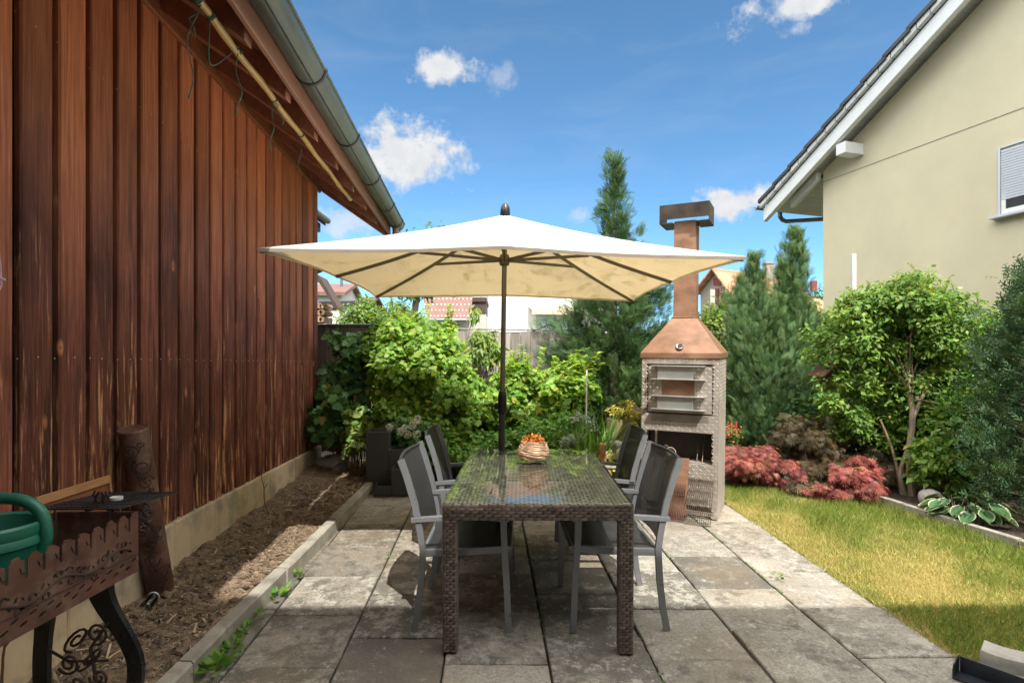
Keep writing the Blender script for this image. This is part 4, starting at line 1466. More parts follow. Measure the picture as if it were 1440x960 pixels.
# ---------------- table
wr = random.Random(31)
X_, Y_, Z_ = Vector((1, 0, 0)), Vector((0, 1, 0)), Vector((0, 0, 1))
TW, TL, TH = .90, 1.50, .722
table = empty('dining_table', (0, 0, 0), 'dark woven rattan garden table with a reflecting glass top', 'table')
mb = MB()
ap = .075
weave(mb, (-TW / 2, -TL / 2, TH - ap - .006), X_, Z_, -Y_, TW, ap, .042, .0145, .0045, wr)
weave(mb, (TW / 2, TL / 2, TH - ap - .006), -X_, Z_, Y_, TW, ap, .042, .0145, .0045, wr)
weave(mb, (-TW / 2, TL / 2, TH - ap - .006), -Y_, Z_, -X_, TL, ap, .042, .0145, .0045, wr)
weave(mb, (TW / 2, -TL / 2, TH - ap - .006), Y_, Z_, X_, TL, ap, .042, .0145, .0045, wr)
mb.build('apron', M['rattan'], table, angle=60, fix=False)
mb = MB()
weave(mb, (-TW / 2 + .006, -TL / 2 + .006, TH - .009), X_, Y_, Z_, TW - .012, TL - .012, .042, .0145, .003, wr)
mb.build('woven_top', M['rattan'], table, angle=60, fix=False)
mb = MB()
mb.box((0, 0, TH - ap / 2 - .012), (TW - .012, TL - .012, ap - .008))
mb.build('frame', M['rattan_core'], table, smooth=False)
mb = MB()
mb.box((0, 0, TH), (TW - .004, TL - .004, .006), None, .0015)
mb.build('glass_top', M['glass'], table)
lw_ = .066
for sx in (-1, 1):
    for sy in (-1, 1):
        mb = MB()
        cx, cy = sx * (TW / 2 - lw_ / 2), sy * (TL / 2 - lw_ / 2)
        hl = TH - ap - .006
        x0, x1, y0, y1 = cx - lw_ / 2, cx + lw_ / 2, cy - lw_ / 2, cy + lw_ / 2
        weave(mb, (x0, y0, .012), X_, Z_, -Y_, lw_, hl - .012, .033, .0145, .004, wr)
        weave(mb, (x1, y1, .012), -X_, Z_, Y_, lw_, hl - .012, .033, .0145, .004, wr)
        weave(mb, (x0, y1, .012), -Y_, Z_, -X_, lw_, hl - .012, .033, .0145, .004, wr)
        weave(mb, (x1, y0, .012), Y_, Z_, X_, lw_, hl - .012, .033, .0145, .004, wr)
        lg_ = mb.build('leg', M['rattan'], table, angle=60, fix=False)
        mb = MB(); mb.box((cx, cy, hl / 2 + .003), (lw_ - .005, lw_ - .005, hl - .006))
        mb.build('leg_core', M['rattan_core'], lg_, smooth=False)
place(table, .135, 3.375, R(-1.0), -.008)
table.matrix_basis = Matrix.Translation((.135, 3.375, gz(3.375) - .010)) @ Matrix.Rotation(.016, 4, 'X') @ Matrix.Rotation(R(-1.0), 4, 'Z')

# ---------------- chair (faces local +y)
def make_chair():
    ch = empty('garden_chair', (0, 0, 0))
    rect = lambda a, b: [(-a / 2, -b / 2), (a / 2, -b / 2), (a / 2, b / 2), (-a / 2, b / 2)]
    for s in (-1, 1):
        x = s * .262
        mb = MB()
        pts = [(x, -.255, 0), (x, -.232, .12), (x, -.215, .26), (x, -.205, .42), (x, -.218, .52), (x, -.245, .66), (x, -.285, .80), (x, -.315, .885)]
        mb.sweep(pts, rect(.020, .032), (1, 0, 0))
        mb.build('leg', M['alu_grey'], ch)
        mb = MB()
        mb.sweep([(x, .232, 0), (x, .225, .2), (x, .212, .42), (x, .206, .575)], rect(.022, .032), (1, 0, 0))
        mb.build('leg', M['alu_grey'], ch)
        mb = MB()
        mb.sweep([(x, -.262, .578), (x, -.1, .590), (x, .12, .592), (x, .235, .584)], rect(.034, .02), (1, 0, 0))
        mb.build('armrest', M['alu_grey'], ch)
        mb = MB()
        mb.sweep([(x * .965, -.21, .405), (x * .965, .0, .412), (x * .965, .235, .432)], rect(.022, .034), (1, 0, 0))
        mb.build('side_rail', M['alu_grey'], ch)
    mb = MB()
    def seat(u, v):
        y = -.215 + .46 * v
        z = .415 + .032 * v - .022 * math.sin(PI * u) * (1 - .5 * v) + (-.03 * max(0, v - .9) / .1)
        return Vector((-.245 + .49 * u, y, z))
    g = mb.grid(seat, 10, 14)
    mb.build('seat', M['sling'], ch)
    mb = MB()
    def back(u, v):
        z = .44 + .430 * v
        y = -.208 - .11 * v ** 1.35 - .028 * math.sin(PI * u)
        zz = z + .004 * math.sin(PI * u) * v
        return Vector((-.250 + .500 * u, y - .004, zz))
    mb.grid(back, 12, 14)
    mb.tube([back(i / 12, 1) + Vector((0, 0, .002)) for i in range(13)], .009, 8)
    mb.build('backrest', M['sling'], ch)
    mb = MB()
    mb.tube([(-.25, .238, .428), (.25, .238, .428)], .013, 8)
    mb.build('crossbar', M['alu_grey'], ch)
    mb = MB()
    mb.tube([(-.25, -.215, .395), (.25, -.215, .395)], .011, 8)
    mb.build('crossbar', M['alu_grey'], ch)
    return ch
ch0 = make_chair()
spots = [(-.245, 3.105, R(-91), 'grey sling armchair at the left of the table, nearest the camera'),
         (-.235, 3.86, R(-88.5), 'grey sling armchair on the left of the table, beside the stepped planter'),
         (.535, 3.115, R(92), 'grey sling armchair at the right of the table, in front of its twin'),
         (.555, 3.88, R(88), 'grey sling armchair on the right of the table, closest to the stove')]
for i, (x, y, a, lb) in enumerate(spots):
    o = ch0 if i == 0 else copy_tree(ch0)
    place(o, x, y, a, .004)
    props(o, lb, 'chair', 'grey sling armchairs round the rattan table')

# ---------------- basket with dried orange petals on the table
bx = P(750, 655, 3.62)
tz = gz(3.62) + TH + .008
bk = empty('basket', (bx.x, 3.62, tz), 'round coiled wicker bowl filled with dried orange petals on the table', 'basket')
mb = MB()
for k in range(11):
    t = k / 10
    r = .078 + .022 * math.sin(PI * (t * .9 + .08)) - .012 * t
    for rep in range(2):
        mb.t = wr.random()
        ph = wr.uniform(0, 6)
        pts = [((r + .003 * math.sin(5 * a + ph) + .002 * rep) * math.cos(a), (r + .003 * math.sin(5 * a + ph)) * math.sin(a), .010 + t * .098 + .003 * math.sin(4 * a + ph)) for a in [2 * PI * i / 40 for i in range(40)]]
        mb.tube(pts, .0062, 6, closed=True)
mb.lathe([(.07, .004), (.088, .05), (.078, .095), (.072, .095), (.08, .05), (.065, .01)], 24, cap=False)
mb.build('bowl', M['wicker'], bk)
N = 420
rr_ = .07 * np.sqrt(rg.random(N)); aa = rg.uniform(0, 2 * PI, N)
pos = np.stack([rr_ * np.cos(aa), rr_ * np.sin(aa), .100 + .038 * (1 - (rr_ / .08) ** 2) + rg.uniform(-.012, .014, N)], 1)
scatter('petals', M['orange'], bk, pos, unit(rg, N), unit(rg, N), rg.uniform(.014, .03, N), T_OVAL, rg.random(N), world=False)

# ---------------- parasol
um = empty('parasol', (0, 0, 0), 'large square cream parasol with grey pole over the table', 'parasol')
HX, HYy, ZE, ZA = 1.315, 1.335, 1.99, 2.475
mb = MB()
mb.t = .5
per = []
nper = 96
cor = [(-HX, -HYy), (HX, -HYy), (HX, HYy), (-HX, HYy)]
ribs = []
for i in range(4):
    a, b = cor[i], cor[(i + 1) % 4]
    for k in range(24):
        t = k / 24
        x, y = a[0] + (b[0] - a[0]) * t, a[1] + (b[1] - a[1]) * t
        loc = (t * 2) % 1.0
        sc = math.sin(PI * loc)
        f = 1 - .040 * sc
        z = ZE - (.028 if k == 0 else 0) * 0 - .012 * sc
        cd = abs(2 * (t if t < .5 else 1 - t))      # 0 at the corner
        z -= .035 * (1 - cd) ** 2
        per.append((x * f, y * f, z, sc))
nr = 16
rings = []
for r in range(nr + 1):
    t = .012 + (1 - .012) * r / nr
    row = []
    for (x, y, z, sc) in per:
        dz = -.030 * math.sin(PI * t) * (1 + .8 * sc)
        row.append(mb.bm.verts.new((x * t, y * t, ZA + (z - ZA) * t + dz)))
    rings.append(row)
for r in range(nr):
    for i in range(nper):
        mb.bm.faces.new((rings[r][i], rings[r + 1][i], rings[r + 1][(i + 1) % nper], rings[r][(i + 1) % nper]))
# hem
hem = [mb.bm.verts.new(v.co * 1 + Vector((-v.co.x * .006, -v.co.y * .006, -.018))) for v in rings[-1]]
for i in range(nper):
    mb.bm.faces.new((rings[-1][i], hem[i], hem[(i + 1) % nper], rings[-1][(i + 1) % nper]))
can = mb.build('canopy', M['canopy'], um, angle=40)
mb = MB()
mb.tube([(0, 0, .06), (0, 0, 1.03)], .0255, 16)
mb.build('pole', M['umb_metal'], um)
mb = MB()
mb.tube([(0, 0, 1.0), (0, 0, 2.44)], .0195, 16)
mb.build('upper_pole', flat('pole_grey', (.17, .165, .15), .4, .4, bump=.02, var=.06), um)
mb = MB()
mb.lathe([(.027, .93), (.034, .95), (.034, 1.07), (.028, 1.10), (.022, 1.11)], 16)
mb.box((-.035, 0, .99), (.05, .035, .05), None, .008)
mb.tube([(-.055, 0, .99), (-.075, 0, .99), (-.08, -.03, .96), (-.08, -.06, .96)], .008, 8)
mb.build('crank_housing', M['black'], um)
mb = MB()
mb.lathe([(.02, 2.08), (.036, 2.085), (.042, 2.11), (.042, 2.14), (.034, 2.165), (.02, 2.17)], 16)
mb.build('runner', M['umb_rib'], um)
mb = MB()
mb.lathe([(.034, 2.452), (.038, 2.47), (.038, 2.50), (.034, 2.53), (.022, 2.555), (.006, 2.562)], 20)
mb.build('finial', M['black'], um)
dirs = [(-HX, -HYy), (0, -HYy), (HX, -HYy), (HX, 0), (HX, HYy), (0, HYy), (-HX, HYy), (-HX, 0)]
for (dx, dy) in dirs:
    mb = MB()
    corner = dx != 0 and dy != 0
    pts = []
    for k in range(13):
        t = .02 + .97 * k / 12
        z = ZA + (ZE - (.035 if corner else 0) - ZA) * t - .030 * math.sin(PI * t) - .018
        pts.append((dx * t, dy * t, z))
    L = Vector((-dy, dx, 0))
    mb.sweep(pts, [(-.007, -.012), (.007, -.012), (.007, .012), (-.007, .012)], L)
    rb = mb.build('rib', M['umb_rib'], um)
    mb = MB()
    t = .5 if not corner else .46
    z = ZA + (ZE - (.035 if corner else 0) - ZA) * t - .030 * math.sin(PI * t) - .03
    e = Vector((dx * t, dy * t, z)); s0 = Vector((dx, dy, 0)).normalized() * .035 + Vector((0, 0, 2.125))
    mb.sweep([s0, e], [(-.006, -.011), (.006, -.011), (.006, .011), (-.006, .011)], L)
    mb.build('strut', M['umb_rib'], rb)
mb = MB()
mb.lathe([(.045, -.02), (.045, .012), (.034, .016), (.034, .16), (.029, .165)], 16)
mb.build('ground_sleeve', M['umb_metal'], um)
um.matrix_basis = Matrix.Translation((-.092, 4.36, gz(4.36))) @ Matrix.Rotation(R(1.5), 4, 'X') @ Matrix.Rotation(R(.9), 4, 'Y') @ Matrix.Rotation(R(.5), 4, 'Z')

# ---------------- stepped planter
pl = empty('planter', (0, 0, 0), 'dark grey stepped planter tower at the end of the kerb', 'planter')
def tub(w, d, x, y, h, nm):
    mb = MB()
    t = .012
    a, b = w / 2, d / 2
    prof = [[(-a, -b, 0), (a, -b, 0), (a, b, 0), (-a, b, 0)], [(-a, -b, h), (a, -b, h), (a, b, h), (-a, b, h)],
            [(-a + t, -b + t, h), (a - t, -b + t, h), (a - t, b - t, h), (-a + t, b - t, h)], [(-a + t, -b + t, h - .05), (a - t, -b + t, h - .05), (a - t, b - t, h - .05), (-a + t, b - t, h - .05)]]
    rs = [[mb.bm.verts.new((x + p[0], y + p[1], p[2])) for p in q] for q in prof]
    for A, B in zip(rs[:-1], rs[1:]):
        for j in range(4): mb.bm.faces.new((A[j], A[(j + 1) % 4], B[(j + 1) % 4], B[j]))
    mb.bm.faces.new(rs[-1]); mb.bm.faces.new(rs[0][::-1])
    o = mb.build(nm, M['planter'], pl, smooth=False)
    bv = o.modifiers.new('bevel', 'BEVEL'); bv.width = .004; bv.segments = 2; bv.limit_method = 'ANGLE'
    mb = MB()
    mb.grid(lambda u, v: Vector((x - a + t + (w - 2 * t) * u, y - b + t + (d - 2 * t) * v, h - .04 + wr.uniform(-.006, .008))), 8, 8)
    mb.build('potting_soil', M['soil'], o, angle=80)
tub(.22, .22, -.11, .11, .60, 'tall_box')
tub(.235, .22, .118, .112, .42, 'middle_box')
tub(.18, .20, .145, -.099, .265, 'low_box')
tub(.165, .20, -.03, -.099, .10, 'front_box')
pp = G(553, 686)
place(pl, pp.x - .02, 5.56, R(4))

# ---------------- garden stove with chimney
st = empty('garden_stove', (0, 0, 0), 'tall tread plate barbecue stove with copper hood and chimney', 'stove')
SW, SD, SH = .645, .48, 1.35
def lozenges(mb, o, u, v, n, w, h, rng, pitch=.030, skip=None):
    o, u, v, n = Vector(o), Vector(u), Vector(v), Vector(n)
    nx, nz = int(w / pitch), int(h / pitch)
    for i in range(nx):
        for j in range(nz):
            cx, cz = (i + .5) * w / nx, (j + .5) * h / nz
            if skip and skip(cx, cz): continue
            s = 1 if (i + j) % 2 == 0 else -1
            a = (u + v * s).normalized(); b = (v - u * s).normalized()
            c = o + u * cx + v * cz
            mb.t = .5
            P_ = [c + a * .0175, c + b * .0048, c - a * .0175, c - b * .0048]
            vs = [mb.bm.verts.new(p + n * .0003) for p in P_]
            k1, k2 = mb.bm.verts.new(c + a * .010 + n * .0030), mb.bm.verts.new(c - a * .010 + n * .0030)
            for f in ((vs[0], vs[1], k1), (vs[1], k2, k1), (vs[1], vs[2], k2), (vs[2], vs[3], k2), (vs[3], k1, k2), (vs[3], vs[0], k1)):
                mb.bm.faces.new(f)
fr_ = .0
def panel_front(z0, z1, x0, x1, y=0, th=.012):
    return ((x0 + x1) / 2, y + th / 2, (z0 + z1) / 2), (x1 - x0, th, z1 - z0)
# body shell: sides, back, front frame pieces
mb = MB()
mb.box((-SW / 2 + .006, SD / 2, SH / 2), (.012, SD - .002, SH)); mb.box((SW / 2 - .006, SD / 2, SH / 2), (.012, SD - .002, SH))
mb.box((0, SD - .006, SH / 2), (SW - .026, .012, SH - .002)); mb.box((0, SD / 2, .80), (SW - .026, SD - .03, .012)); mb.box((0, SD / 2, SH - .008), (SW - .026, SD - .03, .012)); mb.box((0, SD / 2, .455), (SW - .026, SD - .03, .01))
fx = SW / 2
for (z0, z1, x0, x1) in ((.0, SH, -fx, -fx + .045), (.0, SH, fx - .045, fx), (1.30, SH, -fx + .0455, fx - .0455), (.72, .80, -fx + .0455, fx - .0455), (.10, .455, -fx + .0455, fx - .0455), (.02, .05, -fx + .0455, fx - .0455)):
    c, s = panel_front(z0, z1, x0, x1)
    c = (c[0], c[1] - .013, c[2])
    mb.box(c, s, None, .0015)
bd = mb.build('body', M['plate'], st)
mb = MB()
lozenges(mb, (-fx, -.0132, .0), X_, Z_, -Y_, SW, SH, wr, skip=lambda x, z: (.05 < x < SW - .05) and (z > .80 and z < 1.31 or .445 < z < .73 or z < .10))
lozenges(mb, (fx, 0, 0), Y_, Z_, X_, SD, SH, wr)
lozenges(mb, (-fx, SD, 0), -Y_, Z_, -X_, SD, SH, wr)
mb.build('tread_pattern', M['plate_worn'], bd, smooth=False, fix=False)
# firebox interior behind the opening
mb = MB()
mb.box((0, .20, .60), (SW - .06, .006, .28))
mb.build('firebox', M['soot'], st, smooth=False)
mb = MB(); mb.box((0, .20, .065), (SW - .06, .006, .09))
mb.build('ash_box', M['soot'], st, smooth=False)
# door with two sheet-metal handles
dr = MB()
dr.box((0, -.010, 1.08), (SW - .115, .008, .395), None, .002)
door = dr.build('door', M['plate'], st)
mb = MB()
lozenges(mb, (-fx + .06, -.0142, .89), X_, Z_, -Y_, SW - .12, .385, wr, pitch=.030, skip=lambda x, z: .10 < x < .40 and .08 < z < .30)
mb.build('tread_pattern', M['plate_worn'], door, smooth=False, fix=False)
mb = MB()
for (x0, x1, z0, z1) in ((-fx + .046, -fx + .056, .872, 1.292), (fx - .056, fx - .046, .872, 1.292)):
    mb.box(((x0 + x1) / 2, -.008, (z0 + z1) / 2), (x1 - x0, .006, z1 - z0))
mb.box((0, -.008, 1.287), (SW - .115, .006, .01))
mb.build('door_gap', M['soot'], door, smooth=False)
mb = MB(); mb.box((-.01, -.0165, 1.09), (.27, .006, .20), None, .002); mb.build('copper_panel', M['copper'], door)
for zc_ in (1.228, .972):
    mb = MB()
    x0, x1 = -.20, .185
    w = x1 - x0
    xm = (x0 + x1) / 2
    # channel: back web, upper and lower flange with lips
    mb.box((xm - .02, -.040, zc_), (w - .09, .050, .105), None, .002)
    mb.box((xm, -.050, zc_ + .056), (w + .06, .075, .006), None, .001)
    mb.box((xm, -.050, zc_ - .056), (w + .06, .075, .006), None, .001)
    mb.build('handle', M['alu'], door)
# perforated strip
mb = MB()
zc_ = .835
for i in range(40):
    for j in range(6):
        x, z = -.235 + i * .012 + (.006 if j % 2 else 0), .806 + j * .011
        mb.tube([(x, -.0128, z), (x, -.0138, z)], .0038, 6)
vp = mb.build('perforation', M['soot'], st, smooth=False)
mb = MB(); mb.box((0, -.007, .835), (SW - .094, .012, .068), None, .001); mb.build('vent_strip', M['plate'], st)
# latch on the left
mb = MB()
mb.sweep([(-fx + .05, -.016, .90), (-fx + .0, -.03, .885), (-fx - .035, -.05, .90), (-fx - .045, -.07, .93)], [(-.004, -.016), (.004, -.016), (.004, .016), (-.004, .016)], (0, 1, 0))
mb.build('latch', M['grate'], st)
# hood: pyramid with rim
hz0 = SH
mb = MB()
ov = .012
base = [(-fx - ov, -.025, hz0), (fx + ov, -.025, hz0), (fx + ov, SD + .01, hz0), (-fx - ov, SD + .01, hz0)]
base2 = [(p[0], p[1], hz0 + .045) for p in base]
f0, f1 = -.035, .125
fy0, fy1 = .175, .36
topz = 1.70
tp = [(-.105, fy0, topz), (.105, fy0, topz), (.105, fy1, topz), (-.105, fy1, topz)]
rs = [[mb.bm.verts.new(p) for p in q] for q in (base, base2, tp)]
for A, B in zip(rs[:-1], rs[1:]):
    for j in range(4): mb.bm.faces.new((A[j], A[(j + 1) % 4], B[(j + 1) % 4], B[j]))
mb.bm.faces.new(rs[0][::-1]); mb.bm.faces.new(rs[2])
hood = mb.build('hood', M['copper'], st, smooth=False)
bv = hood.modifiers.new('bevel', 'BEVEL'); bv.width = .004; bv.segments = 2
mb = MB()
nm_ = Vector((0, -(topz - hz0 - .045), (fy0 + .025))).normalized()
gc_ = Vector((-.0, -.025, hz0 + .045)).lerp(Vector((-.0, fy0, topz)), .16) + nm_ * .004
rot_ = nm_.to_track_quat('Z', 'Y').to_matrix().to_4x4(); rot_.translation = gc_
mb.lathe([(.031, -.004), (.033, .012), (.028, .018), (.024, .016)], 20, rot_)
th = mb.build('thermometer', M['chrome'], st)
mb = MB(); mb.lathe([(.0235, .0145), (.022, .0165), (.001, .0166)], 20, rot_); mb.build('dial', M['soot'], th)
# flue
mb = MB()
mb.box((0, (fy0 + fy1) / 2, (topz + 2.55) / 2), (.188, .175, 2.55 - topz), None, .004)
mb.box((0, (fy0 + fy1) / 2, topz + .006), (.215, .195, .012), None, .002)
fl = mb.build('flue', M['copper'], st)
mb = MB(); mb.box((0, (fy0 + fy1) / 2, 2.549), (.15, .14, .01)); mb.build('flue_mouth', M['soot'], fl, smooth=False)
# chimney cap: a flattened tube open to the front, sitting on two side plates
mb = MB()
cy0, cy1 = fy0 - .055, fy1 + .055
zb_, zt_ = 2.525, 2.685
for s in (-1, 1):
    mb.box((s * .152, (cy0 + cy1) / 2, zb_ + .003), (.112, cy1 - cy0, .008))
    mb.box((s * .207, (cy0 + cy1) / 2, (zb_ + zt_) / 2), (.006, cy1 - cy0, zt_ - zb_))
mb.box((0, (cy0 + cy1) / 2, zt_), (.42, cy1 - cy0, .006))
mb.box((0, cy0 + .003, zt_ - .063), (.408, .006, .123))
cap = mb.build('chimney_cap', M['cap_steel'], st, smooth=False)
sp_ = G(957, 734)
place(st, 1.435, 4.79, R(-27), .004)
stM = st.matrix_basis.copy()
# ladle and skewer tool hung in the stove opening, grates and sheet leaning on the front
def on_stove(name, mb, mat, label, cat, group=None, smooth=True):
    o = mb.build(name, mat, smooth=smooth)
    o.matrix_basis = stM.copy()
    return props(o, label, cat, group)
mb = MB()
mb.sweep([(-.19, -.02, .715), (-.19, -.03, .48), (-.188, -.035, .40)], [(-.009, -.002), (.009, -.002), (.009, .002), (-.009, .002)], (1, 0, 0))
mb.tube([(-.19, -.02, .715), (-.205, -.015, .73), (-.19, -.0, .735)], .003, 6)
on_stove('spatula', mb, M['grate'], 'flat grill spatula hanging at the left of the stove opening', 'spatula')
mb = MB()
mb.tube([(-.13, -.03, .46), (-.128, -.03, .57), (-.11, -.03, .60), (-.09, -.03, .595), (-.085, -.03, .575)], .004, 8)
mb.lathe([(.004, -.036), (.028, -.028), (.04, -.008), (.043, .012), (.040, .012), (.036, -.006), (.02, -.025)], 20, Matrix.Translation((-.06, -.05, .545)) @ Matrix.Rotation(R(55), 4, 'X') @ Matrix.Rotation(R(25), 4, 'Y'))
on_stove('ladle', mb, M['grate'], 'small steel ladle hooked on the stove opening', 'ladle')
mb = MB()
def leanpt(x, t, y0=-.16, z1=.62):     # t 0 at the foot, 1 at the top against the front
    return Vector((x, y0 + (-.018 - y0) * t, .004 + (z1 - .004) * t))
a, b = leanpt(-.10, 0, -.13, .50), leanpt(.09, 0, -.13, .50)
c_, d_ = leanpt(.09, 1, -.13, .50), leanpt(-.10, 1, -.13, .50)
mb.prism([a, b, c_, d_], (0, -.003, 0))
on_stove('metal_sheet', mb, M['copper'], 'rusty copper sheet leaning upright against the stove front', 'sheet', smooth=False)
mb = MB()
def gp2(x, t): return leanpt(x, t, -.19, .40)
for k in range(17):
    x = -.145 + k * .0135
    mb.tube([gp2(x, .0), gp2(x, .98)], .0036, 6)
for t in (0, .5, .98): mb.tube([gp2(-.15, t), gp2(.078, t)], .0035, 6)
on_stove('grill_grate', mb, M['rust'], 'rusty grill grate with close bars leaning on the copper sheet', 'grate')
mb = MB()
def gp3(x, t): return leanpt(x, t, -.21, .34)
for k in range(13):
    x = .09 + k * .0165
    mb.tube([gp3(x, .0), gp3(x, .98)], .0034, 6)
for t in (0, .27, .74, .98): mb.tube([gp3(.085, t), gp3(.295, t)], .0042, 6)
mb.tube([gp3(.14, .98), leanpt(.14, 1.55, -.21, .34), leanpt(.14, 1.98, -.21, .34), leanpt(.15, 2.1, -.21, .34) , leanpt(.175, 2.1, -.21, .34), leanpt(.185, 1.98, -.21, .34), leanpt(.185, 1.55, -.21, .34), gp3(.185, .98)], .0042, 8)
on_stove('grill_grate', mb, M['grate'], 'pale grill grate with a tall wire handle, leaning beside the rusty grate', 'grate')

# ---------------- rusty brazier (front left)
def plate(name, outer, holes, th, mat, parent, M_, bev=0):
    cu = bpy.data.curves.new(name, 'CURVE')
    cu.dimensions = '2D'; cu.fill_mode = 'BOTH'; cu.extrude = th / 2
    for poly in [outer] + holes:
        sp = cu.splines.new('POLY')
        sp.points.add(len(poly) - 1)
        for p, q in zip(sp.points, poly): p.co = (q[0], q[1], 0, 1)
        sp.use_cyclic_u = True
    tmp = bpy.data.objects.new('tmp', cu)
    me = bpy.data.meshes.new_from_object(tmp)
    bpy.data.objects.remove(tmp); bpy.data.curves.remove(cu)
    me.name = name
    me.transform(M_)
    return link_mesh(name, me, mat, parent)
BX0, BX1 = -1.41, -1.71        # near and far long side
BY0, BY1 = .95, 2.09
BZ0, BZ1 = .70, .925
bz = empty('brazier', (-1.55, 1.55, gz(1.5)), 'rust brown shashlik brazier with ornate cut-out side on curved black legs', 'brazier')
Lb = BY1 - BY0
hb_ = BZ1 - BZ0
outer = [(0, 0), (Lb, 0), (Lb, hb_ - .012)]
x = Lb - .012
k = 0
while x > .06:
    # skewer slot then a shaped tooth
    outer += [(x, hb_ + .004 * math.sin(k)), (x - .022, hb_), (x - .024, hb_ - .012), (x - .030, hb_ - .012), (x - .031, hb_ - .062), (x - .036, hb_ - .066), (x - .041, hb_ - .062), (x - .042, hb_ - .012), (x - .050, hb_ - .010)]
    x -= .062; k += 1
outer += [(0, hb_)]
def ell(cx, cy, a, b, rot=0, n=10):
    return [(cx + a * math.cos(t) * math.cos(rot) - b * math.sin(t) * math.sin(rot), cy + a * math.cos(t) * math.sin(rot) + b * math.sin(t) * math.cos(rot)) for t in [2 * PI * i / n for i in range(n)]]
holes = []
x = .03
while x < Lb - .02:
    holes.append(ell(x, .030, .014, .0052, .25)); holes.append(ell(x + .031, .050, .014, .0052, .25))
    x += .062
def leafhole(cx, cy, l, w, rot):
    pts = [(-l / 2, 0), (-l * .2, w / 2), (l * .15, w * .42), (l / 2, 0), (l * .15, -w * .25), (-l * .2, -w * .4)]
    return [(cx + p[0] * math.cos(rot) - p[1] * math.sin(rot), cy + p[0] * math.sin(rot) + p[1] * math.cos(rot)) for p in pts]
x = .04
k = 0
while x < Lb - .05:
    yv = .097 + .016 * math.sin(x * 26)
    holes.append(leafhole(x, yv + .018, .026, .013, .9 + .5 * math.sin(k)))
    holes.append(leafhole(x + .020, yv - .014, .024, .012, -.7 + .4 * math.sin(k * 2)))
    holes.append(leafhole(x + .021, yv + .016, .017, .008, 2.2))
    x += .045; k += 1
x = Lb - .078
while x > .06:     # little hooks between the slots
    holes.append(leafhole(x + .011, hb_ - .038, .026, .007, 1.9)); holes.append(leafhole(x + .020, hb_ - .05, .016, .006, .5))
    x -= .062
FM = Matrix(((0, 0, 1, BX0), (1, 0, 0, BY0), (0, 1, 0, BZ0), (0, 0, 0, 1)))
fp = plate('front_panel', outer, holes, .004, M['rust'], bz, Matrix.Identity(4))
fp.matrix_parent_inverse = bz.matrix_basis.inverted(); fp.matrix_basis = FM
FM2 = FM.copy(); FM2[0][3] = BX1
bp = link_mesh('rear_panel', fp.data.copy(), None, bz); bp.matrix_parent_inverse = bz.matrix_basis.inverted(); bp.matrix_basis = FM2
# vine relief on the front
mb = MB()
pts = [(BX0 + .004, BY0 + .03 + i * .011, BZ0 + .097 + .016 * math.sin((.03 + i * .011) * 26)) for i in range(97)]
mb.tube(pts, .0035, 6)
for k in range(22):
    yy = .05 + k * .048
    zc = BZ0 + .097 + .016 * math.sin(yy * 26)
    s = 1 if k % 2 else -1
    sp = [(BX0 + .004, BY0 + yy + (.018 - .0017 * i) * math.cos(.55 * i), zc + s * (.014 + (.016 - .0015 * i) * math.sin(.55 * i))) for i in range(10)]
    mb.tube(sp, .0022, 5)
mb.tube([(BX0 + .003, BY0, BZ0 + .07), (BX0 + .003, BY1, BZ0 + .07)], .0028, 6)
mb.build('vine_relief', M['rust_dark'], fp, False).matrix_basis = FM.inverted()
mb = MB()
mb.box(((BX0 + BX1) / 2, (BY0 + BY1) / 2, BZ0 + .012), (abs(BX1 - BX0) - .006, Lb - .006, .005))
mb.build('floor_plate', M['soot'], bz, True, smooth=False)
mb = MB()
mb.box(((BX0 + BX1) / 2, BY0 + .003, (BZ0 + BZ1) / 2 - .004), (abs(BX1 - BX0) - .006, .004, hb_ - .01))
mb.build('end_panel', M['rust'], bz, True, smooth=False)
mb = MB()
mb.box(((BX0 + BX1) / 2, BY1 - .003, (BZ0 + BZ1) / 2 - .004), (abs(BX1 - BX0) - .006, .004, hb_ - .01))
mb.box(((BX0 + BX1) / 2, BY1 - .001, BZ1 - .008), (abs(BX1 - BX0), .012, .012))
mb.build('end_panel', M['rust'], bz, True, smooth=False)
# crest on the end panel
mb = MB()
cx_ = (BX0 + BX1) / 2 + .012
for s in (-1, 1):
    pts = []
    for i in range(26):
        t = i / 25
        a = t * 4.4
        r = .062 * (1 - t * .72)
        pts.append((cx_ + s * (.010 + .062 - r * math.cos(a) * 1.0), BY1 - .004, BZ1 + .004 + .05 * min(1, (1 - t) ** 1.2) - .0 + .02 * math.sin(a)))
    mb.sweep([(cx_ + s * .004, BY1 - .004, BZ1 + .075), (cx_ + s * .016, BY1 - .004, BZ1 + .055), (cx_ + s * .012, BY1 - .004, BZ1 + .035), (cx_ + s * .03, BY1 - .004, BZ1 + .008), (cx_ + s * .05, BY1 - .004, BZ1 + .004), (cx_ + s * .062, BY1 - .004, BZ1 + .016), (cx_ + s * .055, BY1 - .004, BZ1 + .028), (cx_ + s * .044, BY1 - .004, BZ1 + .022)], [(-.0045, -.004), (.0045, -.004), (.0045, .004), (-.0045, .004)], (0, 1, 0), scale=[.6, 1.2, 1.5, 1.3, 1.1, 1.0, .9, .5])
    mb.sweep([(cx_ + s * .010, BY1 - .004, BZ1 + .05), (cx_ + s * .026, BY1 - .004, BZ1 + .062), (cx_ + s * .020, BY1 - .004, BZ1 + .078)], [(-.004, -.004), (.004, -.004), (.004, .004), (-.004, .004)], (0, 1, 0), scale=[1.3, 1, .5])
mb.box((cx_, BY1 - .004, BZ1 + .012), (.11, .006, .010))
mb.build('crest', M['rust_dark'], bz, True)
